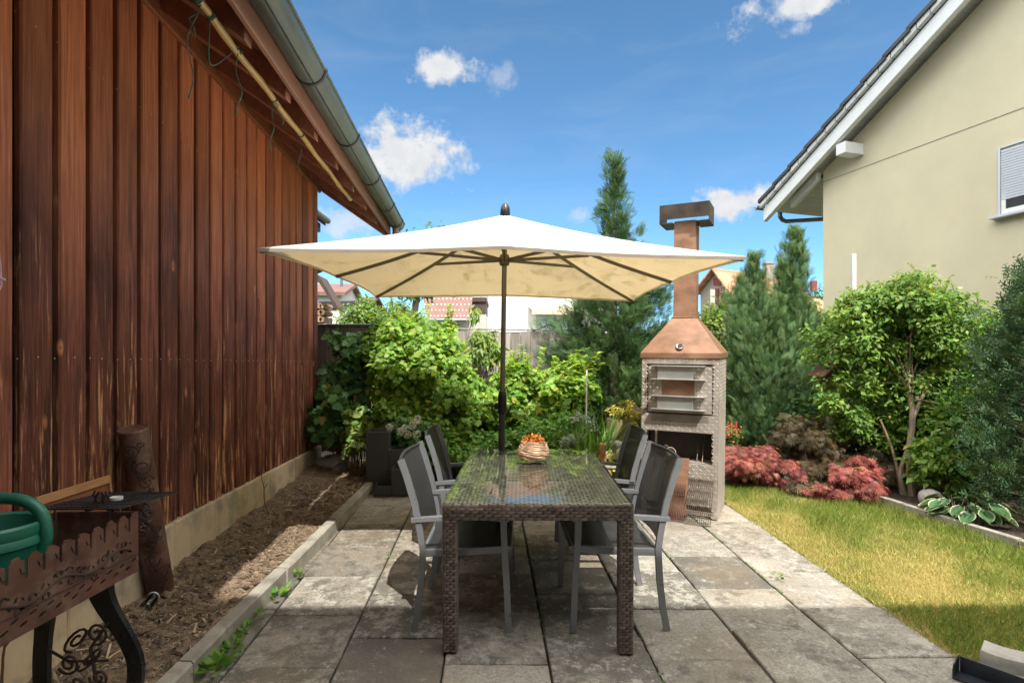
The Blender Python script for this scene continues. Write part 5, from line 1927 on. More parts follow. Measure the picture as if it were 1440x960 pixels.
# curved black legs
def sleg(x0, y, s, name='leg'):
    mb = MB()
    zf = gz(y) + .045
    top = BZ0 - .001
    hh = top - zf
    pts = []
    for i in range(17):
        t = i / 16
        z = top - hh * t
        sm = lambda u: max(0, min(1, u)) ** 2 * (3 - 2 * max(0, min(1, u)))
        x = x0 + s * (.135 * sm((t - .02) / .55) - .05 * sm((t - .6) / .4))
        pts.append((x, y, z))
    mb.sweep(pts, [(-.030, -.012), (.030, -.012), (.030, .012), (-.030, .012)], (1, 0, 0), scale=[1.45, 1.4, 1.2, 1.1, 1.0, .95, .9, .9, .9, .9, .88, .86, .84, .82, .82, .9, 1.1])
    mb.build(name, M['black'], bz, True)
sleg(BX0 - .10, BY1 - .06, 1); sleg(BX1 + .01, BY1 - .06, -.15); sleg(BX0 - .10, BY0 + .1, 1); sleg(BX1 + .01, BY0 + .1, -.15)
# scroll brace beside the leg
mb = MB()
for (qx, qz, rr0, s) in ((-.03, .50, .042, 1), (-.10, .48, .050, -1), (-.05, .41, .050, -1), (-.13, .39, .040, 1), (-.02, .34, .036, 1), (-.09, .31, .042, -1)):
    c = Vector((BX0 - .07 + qx, BY1 - .075, qz))
    mb.tube([c + Vector(((rr0 * (1 - i / 26)) * math.cos(s * .5 * i + qz * 9), 0, (rr0 * (1 - i / 26)) * math.sin(.5 * i + qz * 9))) for i in range(22)], .005, 6)
mb.tube([(BX0 - .06, BY1 - .07, .54), (BX0 - .12, BY1 - .075, .45), (BX0 - .10, BY1 - .075, .33), (BX0 - .02, BY1 - .07, .27)], .006, 6)
mb.tube([(BX0 - .06, BY1 - .07, .40), (BX0 - .2, BY1 - .075, .40), (BX1 + .02, BY1 - .07, .44)], .005, 6)
mb.build('scroll_brace', M['rust_dark'], bz, True)
# grate lying across the far end
mb = MB()
gy0, gy1, gx0, gx1 = BY1 - .10, BY1 + .15, BX1 - .0, BX0 + .0
zg = BZ1 + .035
def skew(x, y): return Vector((x + (y - gy0) * .25, y, zg + .004 * math.sin(9 * x)))
for k in range(17):
    x = gx0 + (gx1 - gx0) * k / 16
    mb.tube([skew(x, gy0), skew(x, gy1)], .0022, 5)
for k in range(9):
    y = gy0 + (gy1 - gy0) * k / 8
    mb.tube([skew(gx0, y), skew(gx1, y)], .0026 if k not in (0, 8) else .004, 5)
for x_ in (gx0 + .05, gx1 - .05):
    mb.tube([skew(x_, gy0 + .02), Vector((x_, gy0 + .02, BZ1 - .012))], .003, 5)
g_ = mb.build('grill_grate', M['iron'])
props(g_, 'dark wire grate laid across the far end of the rusty brazier', 'grate')
mb = MB()
q = skew((gx0 + gx1) / 2 + .02, (gy0 + gy1) / 2)
mb.lathe([(.020, .004), (.022, .006), (.022, .016), (.0205, .017), (.019, .008)], 20, Matrix.Translation(q))
props(mb.build('tealight', M['ceramic']), 'small white tealight tin on the dark wire grate', 'tealight')
# chain bundle at the near end of the grate
mb = MB()
q = Vector((BX0 + .012, BY1 + .02, BZ1 + .01))
for i in range(9):
    c = q + Vector((.010 * math.sin(i * 2.1), .012 * math.cos(i * 1.7), -.013 * i))
    rot = Matrix.Rotation(i * 1.2, 4, 'Z') @ Matrix.Rotation(PI / 2, 4, 'X')
    mb.tube([c + (rot @ Vector((.012 * math.cos(t), .008 * math.sin(t), 0))) for t in [2 * PI * j / 10 for j in range(10)]], .0026, 5, closed=True)
props(mb.build('chain', M['iron']), 'short dark chain bunched at the corner of the brazier', 'chain')
# watering can standing in the brazier
wc = empty('watering_can', (-1.60, 1.70, BZ0 + .015), 'green plastic watering can standing in the rusty brazier', 'watering can')
mb = MB()
cz = BZ0 + .016
mb.lathe([(.09, cz), (.115, cz + .02), (.128, cz + .10), (.142, cz + .19), (.146, cz + .205), (.152, cz + .21), (.152, cz + .222), (.146, cz + .235), (.150, cz + .250), (.149, cz + .268), (.142, cz + .275), (.134, cz + .268), (.130, cz + .22), (.11, cz + .06), (.02, cz + .03)], 40, Matrix.Translation((-1.615, 1.70, 0)))
mb.build('body', M['canplastic'], wc, True)
mb = MB()
hc_ = Vector((-1.615, 1.70, cz))
pts = [hc_ + Vector(p) for p in [(-.16, .0, .335), (-.06, .02, .345), (.02, .03, .345), (.09, .035, .335), (.135, .04, .30), (.152, .04, .25), (.150, .04, .20), (.132, .035, .16), (.118, .03, .13)]]
# smooth path
def smooth_path(pts, n=6):
    out = []
    m = len(pts)
    for i in range(m - 1):
        p0, p1, p2, p3 = pts[max(0, i - 1)], pts[i], pts[i + 1], pts[min(m - 1, i + 2)]
        for k in range(n):
            t = k / n
            out.append(.5 * ((2 * p1) + (p2 - p0) * t + (2 * p0 - 5 * p1 + 4 * p2 - p3) * t * t + (3 * p1 - p0 - 3 * p2 + p3) * t ** 3))
    out.append(pts[-1])
    return out
mb.tube(smooth_path(pts), .018, 14)
mb.build('handle', M['canplastic'], wc, True)
mb = MB()
mb.tube([hc_ + Vector((-.10, -.02, .06)), hc_ + Vector((-.22, -.05, .20)), hc_ + Vector((-.36, -.08, .38))], [.032, .024, .018], 14)
mb.build('spout', M['canplastic'], wc, True)

# ---------------- leaning rusty pipe with scrolls
pa_ = Vector((-2.005, 3.17, soil_z(-2.0, 3.17) - .02)); pb_ = Vector((-1.985, 2.905, 1.14))
pi_ = empty('rusty_pipe', pa_, 'rusty steel pipe with scroll ornaments leaning against the barn', 'pipe')
ax = (pb_ - pa_); LP = ax.length; ax.normalize()
Mp = ax.to_track_quat('Z', 'Y').to_matrix().to_4x4(); Mp.translation = pa_
mb = MB()
mb.lathe([(.069, 0), (.069, LP - .004), (.066, LP), (.062, LP - .003), (.001, LP - .004)], 32, Mp)
pp_ = mb.build('tube', M['rust'], pi_, True)
mb = MB()
sr = random.Random(8)
zz = .08
side = 0
cam_dir = (Mp.inverted() @ Vector((0, 0, 1.48)))
a0 = math.atan2(cam_dir.y, cam_dir.x)
def scroll(z, ac, r0, dirn, turns=1.6):
    pts = []
    for i in range(26):
        t = i / 25
        r = r0 * (1 - t * .85)
        an = dirn * t * turns * 2 * PI
        da = (r * math.cos(an)) / .069
        pts.append(Mp @ Vector((0.0705 * math.cos(ac + da), 0.0705 * math.sin(ac + da), z + r * math.sin(an))))
    mb.tube(pts, [.0032 * (1 - .5 * i / 25) for i in range(26)], 5)
k = 0
while zz < LP - .06:
    scroll(zz, a0 + .45 * math.sin(k * 1.9), .034 + .01 * math.sin(k), 1 if k % 2 else -1)
    scroll(zz + .035, a0 + .45 * math.sin(k * 1.9 + 2.4), .020, -1 if k % 2 else 1, 1.2)
    zz += .092; k += 1
pts = [Mp @ Vector((.070 * math.cos(a0 + .42 * math.sin(i * .33)), .070 * math.sin(a0 + .42 * math.sin(i * .33)), .06 + (LP - .14) * i / 60)) for i in range(61)]
mb.tube(pts, .0022, 5)
mb.build('scroll_relief', M['rust_dark'], pp_, False).parent = pp_
# ---------------- plank leaning behind the brazier
mb = MB()
b0, b1 = bw(1.80, 2.30, .47), bw(1.80, 2.76, .47)
lean = Vector((-.052, -.004, .45))
pk = empty('plank', b0, 'short reddish plank with a pale top edge leaning on the barn', 'plank')
mb.obox(b0, b1 - b0, lean, BN * .022, bev=.002)
mb.build('board', M['plank_red'], pk, True)
mb = MB()
mb.obox(b0 + lean * .93 + BN * .0225, b1 - b0, lean * .085, BN * .01, bev=.002)
mb.obox(b1 + BN * .0225 - BD * .012 , BD * .012, lean * .925, BN * .01)
mb.build('pale_edge', M['plank'], pk, True)
for o in (pk,):
    pass
# jar in the soil, twig
jp = Vector((-1.955, 2.99, soil_z(-1.955, 2.99) + .028))
jr = empty('glass_jar', jp, 'small glass jar lying on its side in the soil', 'jar')
mb = MB()
Mj = Matrix.Rotation(R(100), 4, 'Z') @ Matrix.Rotation(R(80), 4, 'Y')
mb.lathe([(.001, -.05), (.026, -.05), (.030, -.045), (.030, .03), (.026, .04), (.027, .052), (.024, .052), (.023, .04), (.027, .03), (.027, -.043), (.001, -.046)], 24, Mj, cap=False)
mb.build('body', M['jar'], jr, angle=50)
mb = MB(); mb.tube([Mj @ Vector((.0275 * math.cos(t), .0275 * math.sin(t), .05)) for t in [2 * PI * j / 20 for j in range(20)]], .0035, 6, closed=True)
mb.build('rim', M['ceramic'], jr)
def stick(p, d, L, r, label):
    mb = MB()
    d = Vector(d).normalized()
    pts = [Vector(p) + d * (L * i / 10) + Vector((.006 * math.sin(i * 1.3), .006 * math.cos(i * 1.7), 0)) for i in range(11)]
    mb.tube(pts, [r * (1 - .05 * i) for i in range(11)], 6)
    mb.tube([pts[6], pts[6] + d * .05 + Vector((.03, .01, .0))], r * .5, 5)
    props(mb.build('stick', M['twig']), label, 'stick')
stick((-2.045, 4.62, soil_z(-2.045, 4.62) - .02), (-.09, -.05, 1), .36, .006, 'thin bare stick stuck in the soil by the stone base')
stick((-1.99, 2.16, soil_z(-1.99, 2.16) - .02), (.02, .03, 1), .40, .006, 'thin bare stick standing under the rusty brazier')

# ---------------- paving blocks and steel channel at the right front
def wavy_block(name, loc, rz_, tint, label, tilt=0):
    mb = MB(); mb.t = tint
    n = 9
    L, W, Hh_ = .235, .125, .058
    left = [(-W / 2 + .011 * math.sin(2 * PI * i / (n - 1) * 1.0 + .3), -L / 2 + L * i / (n - 1), 0) for i in range(n)]
    right = [(W / 2 + .011 * math.sin(2 * PI * i / (n - 1) * 1.0 + .3), -L / 2 + L * i / (n - 1), 0) for i in range(n)][::-1]
    poly = left + right
    ins = .006
    cx, cy = 0, 0
    rings = []
    for z, k in ((0, 1), (Hh_ - ins, 1), (Hh_, .955)):
        rings.append([mb.bm.verts.new((p[0] * k, p[1] * (k if k == 1 else .975), z)) for p in poly])
    m = len(poly)
    for A, B in zip(rings[:-1], rings[1:]):
        for j in range(m): mb.bm.faces.new((A[j], A[(j + 1) % m], B[(j + 1) % m], B[j]))
    mb.bm.faces.new(rings[0][::-1]); mb.bm.faces.new(rings[-1])
    for v in mb.bm.verts: v[mb.tl] = (tint, tint, tint, 1)
    o = mb.build(name, M['paver'], angle=30)
    place(o, loc[0], loc[1], rz_, loc[2])
    return props(o, label, 'paving block', 'wavy paving blocks stacked at the lawn corner')
wavy_block('paving_block', (2.195, 2.42, .0), R(42), .4, 'lower wavy concrete block, mostly hidden at the lawn corner')
wavy_block('paving_block', (2.21, 2.43, .059), R(44), .7, 'upper wavy concrete block with its whole top in view')
wavy_block('paving_block', (2.31, 2.29, .0), R(42), .3, 'lower wavy concrete block under the one cut by the picture edge')
wavy_block('paving_block', (2.32, 2.305, .059), R(44), .55, 'upper wavy concrete block beside the steel channel end')
mb = MB()
cA, cB = Vector((2.01, 2.49, gz(2.49) + .006)), Vector((2.46, 1.90, gz(1.90) + .006))
cd = (cB - cA).normalized(); cn = Vector((cd.y, -cd.x, 0))
if cn.x > 0: cn = -cn
mb.obox(cA, cB - cA, -cn * .006, Z_ * .075, bev=.0015)
mb.obox(cA + cn * .0005, cB - cA, cn * .085, Z_ * .006)
endpoly = [cA + cn * .0, cA + cn * .085, cA + cn * .085 + Z_ * .035, cA + cn * .07 + Z_ * .062, cA + cn * .045 + Z_ * .074, cA + Z_ * .076]
mb.prism([p - cd * .006 for p in endpoly], cd * .0055)
props(mb.build('steel_channel', M['channel']), 'blue-black steel channel lying beside the wavy paving blocks', 'channel')

# ---------------- white post near the house, birdhouse
mb = MB()
q = P(1200, 357, 7.5)
mb.box((q.x, 7.5, (q.z + .2) / 2), (.055, .055, q.z - .2), None, .004)
props(mb.build('post', M['soffit']), 'square white post standing by the cream house wall', 'post')
bh = empty('bird_house', (P(1166, 0, 5.75).x, 5.75, gz(5.75)), 'small brown wooden bird house on a post among the shrubs', 'bird house')
q = P(1167, 543, 5.75)
mb = MB(); mb.tube([(q.x + .03, 5.78, gz(5.75)), (q.x + .02, 5.78, q.z)], [.045, .04], 10); mb.build('post', M['bark'], bh, True)
mb = MB()
mb.prism([(q.x - .09, 5.66, q.z), (q.x + .09, 5.66, q.z), (q.x + .09, 5.66, q.z + .13), (q.x, 5.66, q.z + .21), (q.x - .09, 5.66, q.z + .13)], (0, .2, 0))
bb = mb.build('box', M['birdwood'], bh, True, smooth=False)
mb = MB(); mb.tube([(q.x, 5.661, q.z + .10), (q.x, 5.657, q.z + .10)], .022, 14); mb.build('entrance', M['soot'], bb, True)
mb = MB()
for s in (-1, 1):
    mb.obox((q.x, 5.60, q.z + .225), (s * .15, 0, -.13), (0, .30, 0), (s * .008, 0, .013))
mb.build('roof', M['birdwood'], bh, True, smooth=False)

# stones
def stone(c, r, label, sd, cat='stone', grp=None, t=.6):
    mb = MB(); mb.t = t
    mb.blob(c, r, 3, .12, random.Random(sd))
    return props(mb.build('stone', M['stone'], angle=60), label, cat, grp)
q = G(1285, 715)
stone((q.x + .13, q.y - .02, q.z + .10), (.105, .08, .075), 'pale rounded stone at the foot of the leafy tree', 1, t=.95)
q = G(465, 655)
stone((-2.06, 6.35, gz(6.35) + .10), (.17, .13, .12), 'large pale stone at the foot of the barn corner', 2, t=.75)
stone((-1.93, 6.22, gz(6.22) + .07), (.08, .08, .07), 'small dark stone in front of the large pale one', 3, t=.2)
# rockery between table and stove
rk = random.Random(12)
nm = ['flat pale stone at the top of the little rock pile', 'brownish stone low in the rock pile beside the chair', 'round grey stone in the rock pile under the golden shrub', 'small buff stone at the lawn side of the rock pile', 'mossy slab at the front of the rock pile', 'dark stone at the back of the rock pile']
for i, (px, py, Y, r) in enumerate([(862, 627, 5.6, .11), (876, 640, 5.45, .12), (850, 641, 5.5, .09), (884, 622, 5.6, .07), (862, 655, 5.35, .13), (890, 634, 5.75, .08)]):
    q = P(px, py, Y)
    stone((q.x, Y, q.z), (r, r * .8, r * (.55 if i != 4 else .3)), nm[i], 20 + i, 'stone', 'stones of the little rock pile', t=rk.random())
# mossy timber tub / stump behind the rock pile
mb = MB()
q = P(872, 588, 5.95)
mb.lathe([(.15, gz(5.95)), (.155, .5), (.15, q.z - .02), (.14, q.z), (.125, q.z), (.12, q.z - .05)], 14, Matrix.Translation((q.x, 5.95, 0)))
props(mb.build('stump', M['mossy'], angle=30), 'mossy upright log holding the golden shrub', 'stump')
# orange clay ornament among the lilies
mb = MB()
q = P(846, 645, 5.3)
mb.lathe([(.045, q.z - .06), (.05, q.z), (.032, q.z + .06), (.038, q.z + .10), (.030, q.z + .14), (.008, q.z + .155)], 16, Matrix.Translation((q.x, 5.3, 0)))
props(mb.build('clay_ornament', M['roof_red']), 'orange clay ornament standing among the lily leaves', 'ornament')
# pale garden stake
mb = MB()
q0, q1 = P(824, 580, 6.2), P(825, 520, 6.2)
mb.tube([Vector((q0.x, 6.2, gz(6.2))), q1], .008, 6)
props(mb.build('stake', M['wall_white']), 'thin pale plant stake by the dark conifer', 'stake')
# low bench behind table at the left (dark slat between chairs)
# ================================================================ PLANTS
def plant(name, label, cat, base, mains, n_cl, n_leaf, size, tmpl, mat, seed, group=None, stems=8, stem_r=.012, frac=(.22, .42), shell=.45, droop=.25, up=.5, zmin=None, part='foliage', bark='twig', tvar=.28, wid=None, trunk_pts=None, extra=None, shoots=0, shoot_len=.3):
    r = np.random.default_rng(seed); pr = random.Random(seed)
    e = empty(name, base, label, cat, group)
    cl = make_clumps(r, mains, n_cl, frac)
    p, d, idx = crown_pts(r, cl, n_leaf, shell, zmin if zmin is not None else base[2] + .02)
    n = len(p)
    rr_c = np.array([list(k[1]) for k in cl])[idx]
    p = p + r.normal(0, .26, (n, 3)) * rr_c
    nd = d * .7 + r.normal(0, .38, (n, 3)) + np.array([.1, -.25, up + .2])
    xd = np.cross(nd, r.normal(size=(n, 3))) + d * .5 + np.array([0, 0, -droop])
    ctint = r.random(len(cl))
    t0 = np.clip(.45 + (ctint[idx] - .5) * .5 + r.normal(0, tvar, n), 0, 1)
    tint = np.stack([t0, r.random(n), np.zeros(n)], 1)
    szs = size * (.45 + .9 * r.random(n) ** 1.3)
    sh_paths = []
    if shoots:      # young shoots standing proud of the crown
        top = np.argsort(-(p[:, 2] + .35 * r.random(n)))[:max(shoots * 8, n // 6)]
        P2, X2, N2 = [], [], []
        for k in range(shoots):
            o = p[r.choice(top)]; L = shoot_len * r.uniform(.5, 1.2)
            dv = np.array([r.normal(0, .35), r.normal(0, .35) - .1, 1.0]); dv /= np.linalg.norm(dv)
            bend = r.normal(0, .35, 3); bend[2] = -.25
            m = max(5, int(L / (size * .42)))
            pts = [o + dv * (L * (q / m)) + bend * (L * .35 * (q / m) ** 2) for q in range(m + 1)]
            sh_paths.append([o - dv * .12] + pts)
            for q in range(1, m + 1):
                for sg in (0, 1):
                    a = r.uniform(0, 6.28)
                    P2.append(pts[q]); X2.append(np.array([math.cos(a), math.sin(a), .35])); N2.append(np.array([r.normal(0, .3), r.normal(0, .3), 1]))
        P2, X2, N2 = np.array(P2), np.array(X2), np.array(N2); m2 = len(P2)
        p = np.concatenate([p, P2]); xd = np.concatenate([xd, X2]); nd = np.concatenate([nd, N2])
        szs = np.concatenate([szs, size * r.uniform(.55, .95, m2)])
        tint = np.concatenate([tint, np.stack([np.clip(r.normal(.75, .2, m2), 0, 1), r.random(m2) * .95, np.zeros(m2)], 1)])
        if wid is not None: wid = None
    scatter(part, M[mat], e, p, xd, nd, szs, tmpl, tint, wid=wid)
    mb = MB()
    for pth in sh_paths: mb.tube(pth, [.0035] * (len(pth) - 1) + [.0015], 5)
    b = Vector(base)
    order = sorted(range(len(cl)), key=lambda i: -cl[i][0][2])
    chosen = [order[i] for i in range(0, len(order), max(1, len(order) // max(1, stems)))][:stems]
    for i in chosen:
        c = Vector(cl[i][0])
        s = b + Vector((pr.uniform(-.06, .06), pr.uniform(-.06, .06), -.02))
        if trunk_pts:
            s = Vector(trunk_pts[pr.randrange(len(trunk_pts))])
        branch(mb, s, c, stem_r, stem_r * .3, pr, .1)
    if extra: extra(mb, pr)
    if stems or extra or sh_paths:
        mb.build('stem', M[bark], e, True)
    return e

def conifer(name, label, x, y, h, prof, n, size, mat, seed, tmpl=T_SPRAY, upw=.55, z0=None, group=None, tops=None, sparse=None):
    """prof(t): radius at relative height"""
    r = np.random.default_rng(seed); pr = random.Random(seed)
    zb = gz(y) if z0 is None else z0
    e = empty(name, (x, y, zb), label, 'conifer', group)
    ax = [((0, 0), h, 1.0)] + [((t[0], t[1]), t[2], t[3]) for t in (tops or [])]
    P_, D_, T_ = [], [], []
    nb = 0
    mb = MB()
    for (ox, oy), hh, sc in ax:
        nbr = int(230 * hh * (.5 + .5 * sc))
        for b in range(nbr):
            if sparse and b / nbr > sparse[0] and r.random() > sparse[1]: continue
            t = 1 - (1 - b / nbr) ** 1.0
            t = min(.995, max(.02, t + r.uniform(-.02, .02)))
            az = r.uniform(0, 2 * PI)
            R0 = prof(t) * sc * (.72 + .42 * r.random())
            lump = (1 + .2 * math.sin(11 * t + 2.0 * math.sin(az * 2 + seed))) * (1 + .28 * math.sin(3 * az + 7 * t + seed)) * (1.2 if r.random() > .92 else 1)
            R0 *= lump
            z = zb + t * hh
            L = max(.06, R0)
            dirv = np.array([math.cos(az), math.sin(az), .35 + upw * t])
            dirv /= np.linalg.norm(dirv)
            a = np.array([x + ox * (1 - .5 * (1 - t)), y + oy, z])
            k = max(3, int(3 + 15 * L / .8))
            ss = (.25 + .75 * r.random(k) ** .6)
            curve = np.array([0, 0, 1.0])
            pts = a + (dirv[None] * (ss * L)[:, None]) * np.array([1, 1, .75]) + curve[None] * ((ss ** 2) * L * .18)[:, None] + r.normal(0, .022 + .03 * L, (k, 3))
            dd = dirv[None] + np.array([0, 0, upw])[None] + r.normal(0, .38, (k, 3))
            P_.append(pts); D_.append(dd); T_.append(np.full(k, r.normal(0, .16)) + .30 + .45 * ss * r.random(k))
            if L > .25 and b % 4 == 0:
                mb.tube([Vector(a) - Vector((0, 0, .0)), Vector(a + dirv * L * .5 * np.array([1, 1, .8]))], [.009, .003], 5)
        # tip
        k = 22
        zz = zb + hh * (1 - .12 * r.random(k))
        pts = np.stack([np.full(k, x + ox), np.full(k, y + oy), zz], 1) + r.normal(0, .02, (k, 3))
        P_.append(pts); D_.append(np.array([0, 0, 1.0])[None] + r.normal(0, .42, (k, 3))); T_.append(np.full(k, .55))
        mb.tube([(x + ox * .5, y + oy * .5, zb - .02), (x + ox * .8, y + oy * .9, zb + hh * .5), (x + ox, y + oy, zb + hh * .97)], [.06 * sc, .035 * sc, .006], 7)
    p = np.concatenate(P_); dd = np.concatenate(D_); t = np.concatenate(T_)
    if len(p) > n:
        s = r.permutation(len(p))[:n]; p, dd, t = p[s], dd[s], t[s]
    m = len(p)
    out = p - np.array([x, y, 0]); out[:, 2] = 0
    nd = nrm(out) * .5 + r.normal(0, .6, (m, 3)) + np.array([0, 0, .3])
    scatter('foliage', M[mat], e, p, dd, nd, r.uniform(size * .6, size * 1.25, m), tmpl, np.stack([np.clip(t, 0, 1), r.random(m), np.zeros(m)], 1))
    mb.build('trunk', M['bark'], e, True)
    return e

def PV(px, py, Y): return tuple(P(px, py, Y))

# back left: climbing vine in the barn's shade
plant('vine', 'dark green large-leaved vine climbing at the barn corner', 'vine', (P(478, 0, 6.5).x, 6.5, gz(6.5)),
      [(PV(480, 545, 6.55), (.26, .22, .68)), (PV(470, 585, 6.3), (.26, .25, .38)), (PV(505, 510, 6.9), (.2, .2, .45))], 54, 3400, .105, T_LOBE, 'l_vine', 41, stems=12, frac=(.22, .36), droop=.7, up=.1)
# big bright currant bush
plant('currant_bush', 'tall bright yellow-green currant bush left of the parasol pole', 'bush', (P(590, 0, 6.55).x, 6.55, gz(6.55)),
      [(PV(585, 525, 6.55), (.60, .42, .66)), (PV(625, 570, 6.4), (.46, .40, .42)), (PV(555, 490, 6.75), (.45, .34, .42)), (PV(560, 590, 6.2), (.38, .3, .32)), (PV(615, 490, 6.7), (.40, .3, .36)), (PV(640, 530, 6.6), (.35, .3, .4)), (PV(600, 610, 6.2), (.5, .3, .2))], 140, 23000, .070, T_LOBE, 'l_currant', 42, shoots=34, shoot_len=.3, stems=16, frac=(.2, .34))
# two lower currants at the middle and right
plant('currant_bush', 'loose currant bush right behind the parasol pole', 'bush', (P(712, 0, 6.7).x, 6.7, gz(6.7)),
      [(PV(700, 585, 6.7), (.48, .35, .36)), (PV(728, 550, 6.85), (.34, .28, .34)), (PV(668, 560, 6.9), (.28, .2, .30))], 90, 7000, .070, T_LOBE, 'l_currant', 43, shoots=26, shoot_len=.34, stems=14, frac=(.2, .34))
plant('currant_bush', 'currant bush with loose top shoots, between parasol pole and dark conifer', 'bush', (P(790, 0, 6.6).x, 6.6, gz(6.6)),
      [(PV(792, 570, 6.6), (.42, .34, .46)), (PV(770, 540, 6.8), (.30, .25, .30)), (PV(812, 530, 6.7), (.2, .2, .28))], 90, 9000, .070, T_LOBE, 'l_currant', 44, shoots=26, shoot_len=.34, stems=14, frac=(.2, .34))
# sapling in front of the fence
plant('sapling', 'slender sapling with drooping leaves in front of the grey fence', 'tree', (P(672, 0, 7.2).x, 7.2, gz(7.2)),
      [(PV(662, 445, 7.2), (.13, .15, .2)), (PV(678, 478, 7.2), (.22, .2, .2)), (PV(668, 500, 7.1), (.12, .12, .16)), (PV(690, 495, 7.2), (.2, .2, .15))], 30, 1000, .11, T_LONG, 'l_pale', 45, stems=14, frac=(.25, .4), droop=1.2, wid=None)
# clipped hedge behind the dark fence
plant('hedge', 'clipped green hedge rising behind the corner fence', 'hedge', (P(540, 0, 9.2).x, 9.2, .25),
      [((P(505, 0, 9.2).x, 9.2, 1.9), (.45, .4, .75)), ((P(550, 0, 9.2).x, 9.2, 1.85), (.5, .4, .72)), ((P(590, 0, 9.2).x, 9.2, 1.85), (.40, .4, .74)), ((P(565, 0, 9.2).x, 9.1, 2.05), (.45, .35, .55)), ((P(520, 0, 9.2).x, 9.1, 2.05), (.45, .35, .55))], 190, 22000, .07, T_OVAL, 'l_hedge', 46, shoots=26, shoot_len=.2, stems=8, frac=(.2, .32), shell=.6)
plant('garden_tree', 'dark leafy tree beyond the hedge, almost hidden by the parasol', 'tree', (P(600, 0, 15).x, 15, .25),  # only the tip shows; wide crown added to block sky mirrored in glass
      [((P(610, 0, 15).x, 15, 4.25), (1.1, 1.0, .95)), ((P(660, 0, 15).x, 15.2, 4.3), (.9, .9, .85)), ((P(580, 0, 15).x, 15, 3.95), (.8, .9, .8))], 60, 6000, .16, T_OVAL, 'l_dark', 55, stems=0, zmin=3.2, bark='bark', extra=lambda mb, pr: mb.tube([(P(574, 0, 15).x, 15.1, .2), (P(577, 0, 15).x, 15.1, 2.2), (P(590, 0, 15).x, 15.05, 3.9), (P(612, 0, 15).x, 15, 4.6)], [.13, .11, .08, .03], 8))
# ground level greenery under the bushes
plant('herb_patch', 'low fresh green herbs under the currant bushes behind the table', 'herbs', (P(730, 0, 6.1).x, 6.1, gz(6.1)),
      [(PV(690, 622, 6.1), (.36, .3, .17)), (PV(750, 615, 6.1), (.4, .3, .2)), (PV(800, 605, 6.0), (.25, .3, .24)), (PV(645, 632, 6.0), (.3, .3, .16))], 70, 6500, .06, T_OVAL, 'l_ground', 47, stems=14, stem_r=.005, frac=(.25, .4), up=.9)
plant('herb_patch', 'pale silvery tufts of herbs beside the lily clump', 'herbs', (P(808, 0, 5.6).x, 5.6, gz(5.6)),
      [(PV(806, 628, 5.6), (.16, .15, .14)), (PV(820, 600, 5.8), (.14, .14, .14))], 16, 600, .06, T_LONG, 'l_silver', 48, stems=8, stem_r=.004, up=1.2, droop=-.6)
# hydrangea with white heads
hy_ = plant('hydrangea', 'shaded hydrangea with round white flower heads behind the stepped planter', 'hydrangea', (P(572, 0, 5.95).x, 5.95, gz(5.95)),
      [(PV(572, 622, 5.95), (.30, .22, .27)), (PV(605, 635, 5.9), (.25, .22, .22))], 30, 1600, .10, T_OVAL, 'l_vine', 49, stems=10, frac=(.28, .42))
r_ = np.random.default_rng(5)
for (px, py) in ((569, 602), (580, 598), (586, 610), (573, 611), (563, 607), (587, 589), (548, 601)):
    c = np.array(PV(px, py, 5.72)); n = 110
    d = unit(r_, n)
    scatter('flower_head', M['petal_white'], hy_, c + d * .042 * r_.uniform(.8, 1.05, (n, 1)), np.cross(d, unit(r_, n)), d, r_.uniform(.016, .024, n), T_OVAL, np.stack([r_.random(n), r_.random(n), np.zeros(n)], 1))
# yellowish undergrowth at barn corner
plant('shrub', 'small yellowish shrub with bare twigs by the barn corner stones', 'shrub', (P(500, 0, 6.0).x, 6.0, gz(6.0)),
      [(PV(507, 605, 6.05), (.18, .16, .3)), (PV(490, 625, 5.95), (.22, .18, .16)), (PV(515, 640, 5.85), (.1, .1, .12))], 24, 900, .06, T_LOBE, 'l_pale', 50, stems=16, stem_r=.009)
# lily clump
r_ = np.random.default_rng(60)
ll = empty('lily_clump', (P(835, 0, 5.55).x, 5.55, gz(5.55)), 'clump of long arching lily leaves behind the table corner', 'lily')
N = 190
bx_ = P(835, 0, 5.55).x + r_.normal(0, .10, N); by_ = 5.55 + r_.normal(0, .10, N)
mbv, mbf, tt = [], [], []
me_v = []
for i in range(N):
    az_ = r_.uniform(0, 2 * PI); L = r_.uniform(.45, 1.0); lean_ = r_.uniform(.10, .7)
    w = r_.uniform(.008, .014)
    base_i = len(me_v)
    for k in range(8):
        t = k / 7
        hor = lean_ * L * (t ** 1.7)
        z = gz(5.55) + L * (t * (1 - .22 * lean_ * t * t * 2.2))
        cx, cy = bx_[i] + math.cos(az_) * hor, by_[i] + math.sin(az_) * hor
        ww = w * (1 - t ** 2.2) + .0006
        sx_, sy_ = -math.sin(az_) * ww, math.cos(az_) * ww
        me_v += [(cx - sx_, cy - sy_, z), (cx + sx_, cy + sy_, z)]
        tt += [r_.random() * 0 + (i % 10) / 10] * 2
        if k: mbf.append((base_i + 2 * k - 2, base_i + 2 * k - 1, base_i + 2 * k + 1, base_i + 2 * k))
me = bpy.data.meshes.new('leaves'); me.from_pydata(me_v, [], mbf)
at = me.attributes.new('tint', 'FLOAT_COLOR', 'POINT')
at.data.foreach_set('color', np.array([[t, t, 0, 1] for t in tt]).ravel())
link_mesh('leaves', me, M['l_lily'], ll, True)
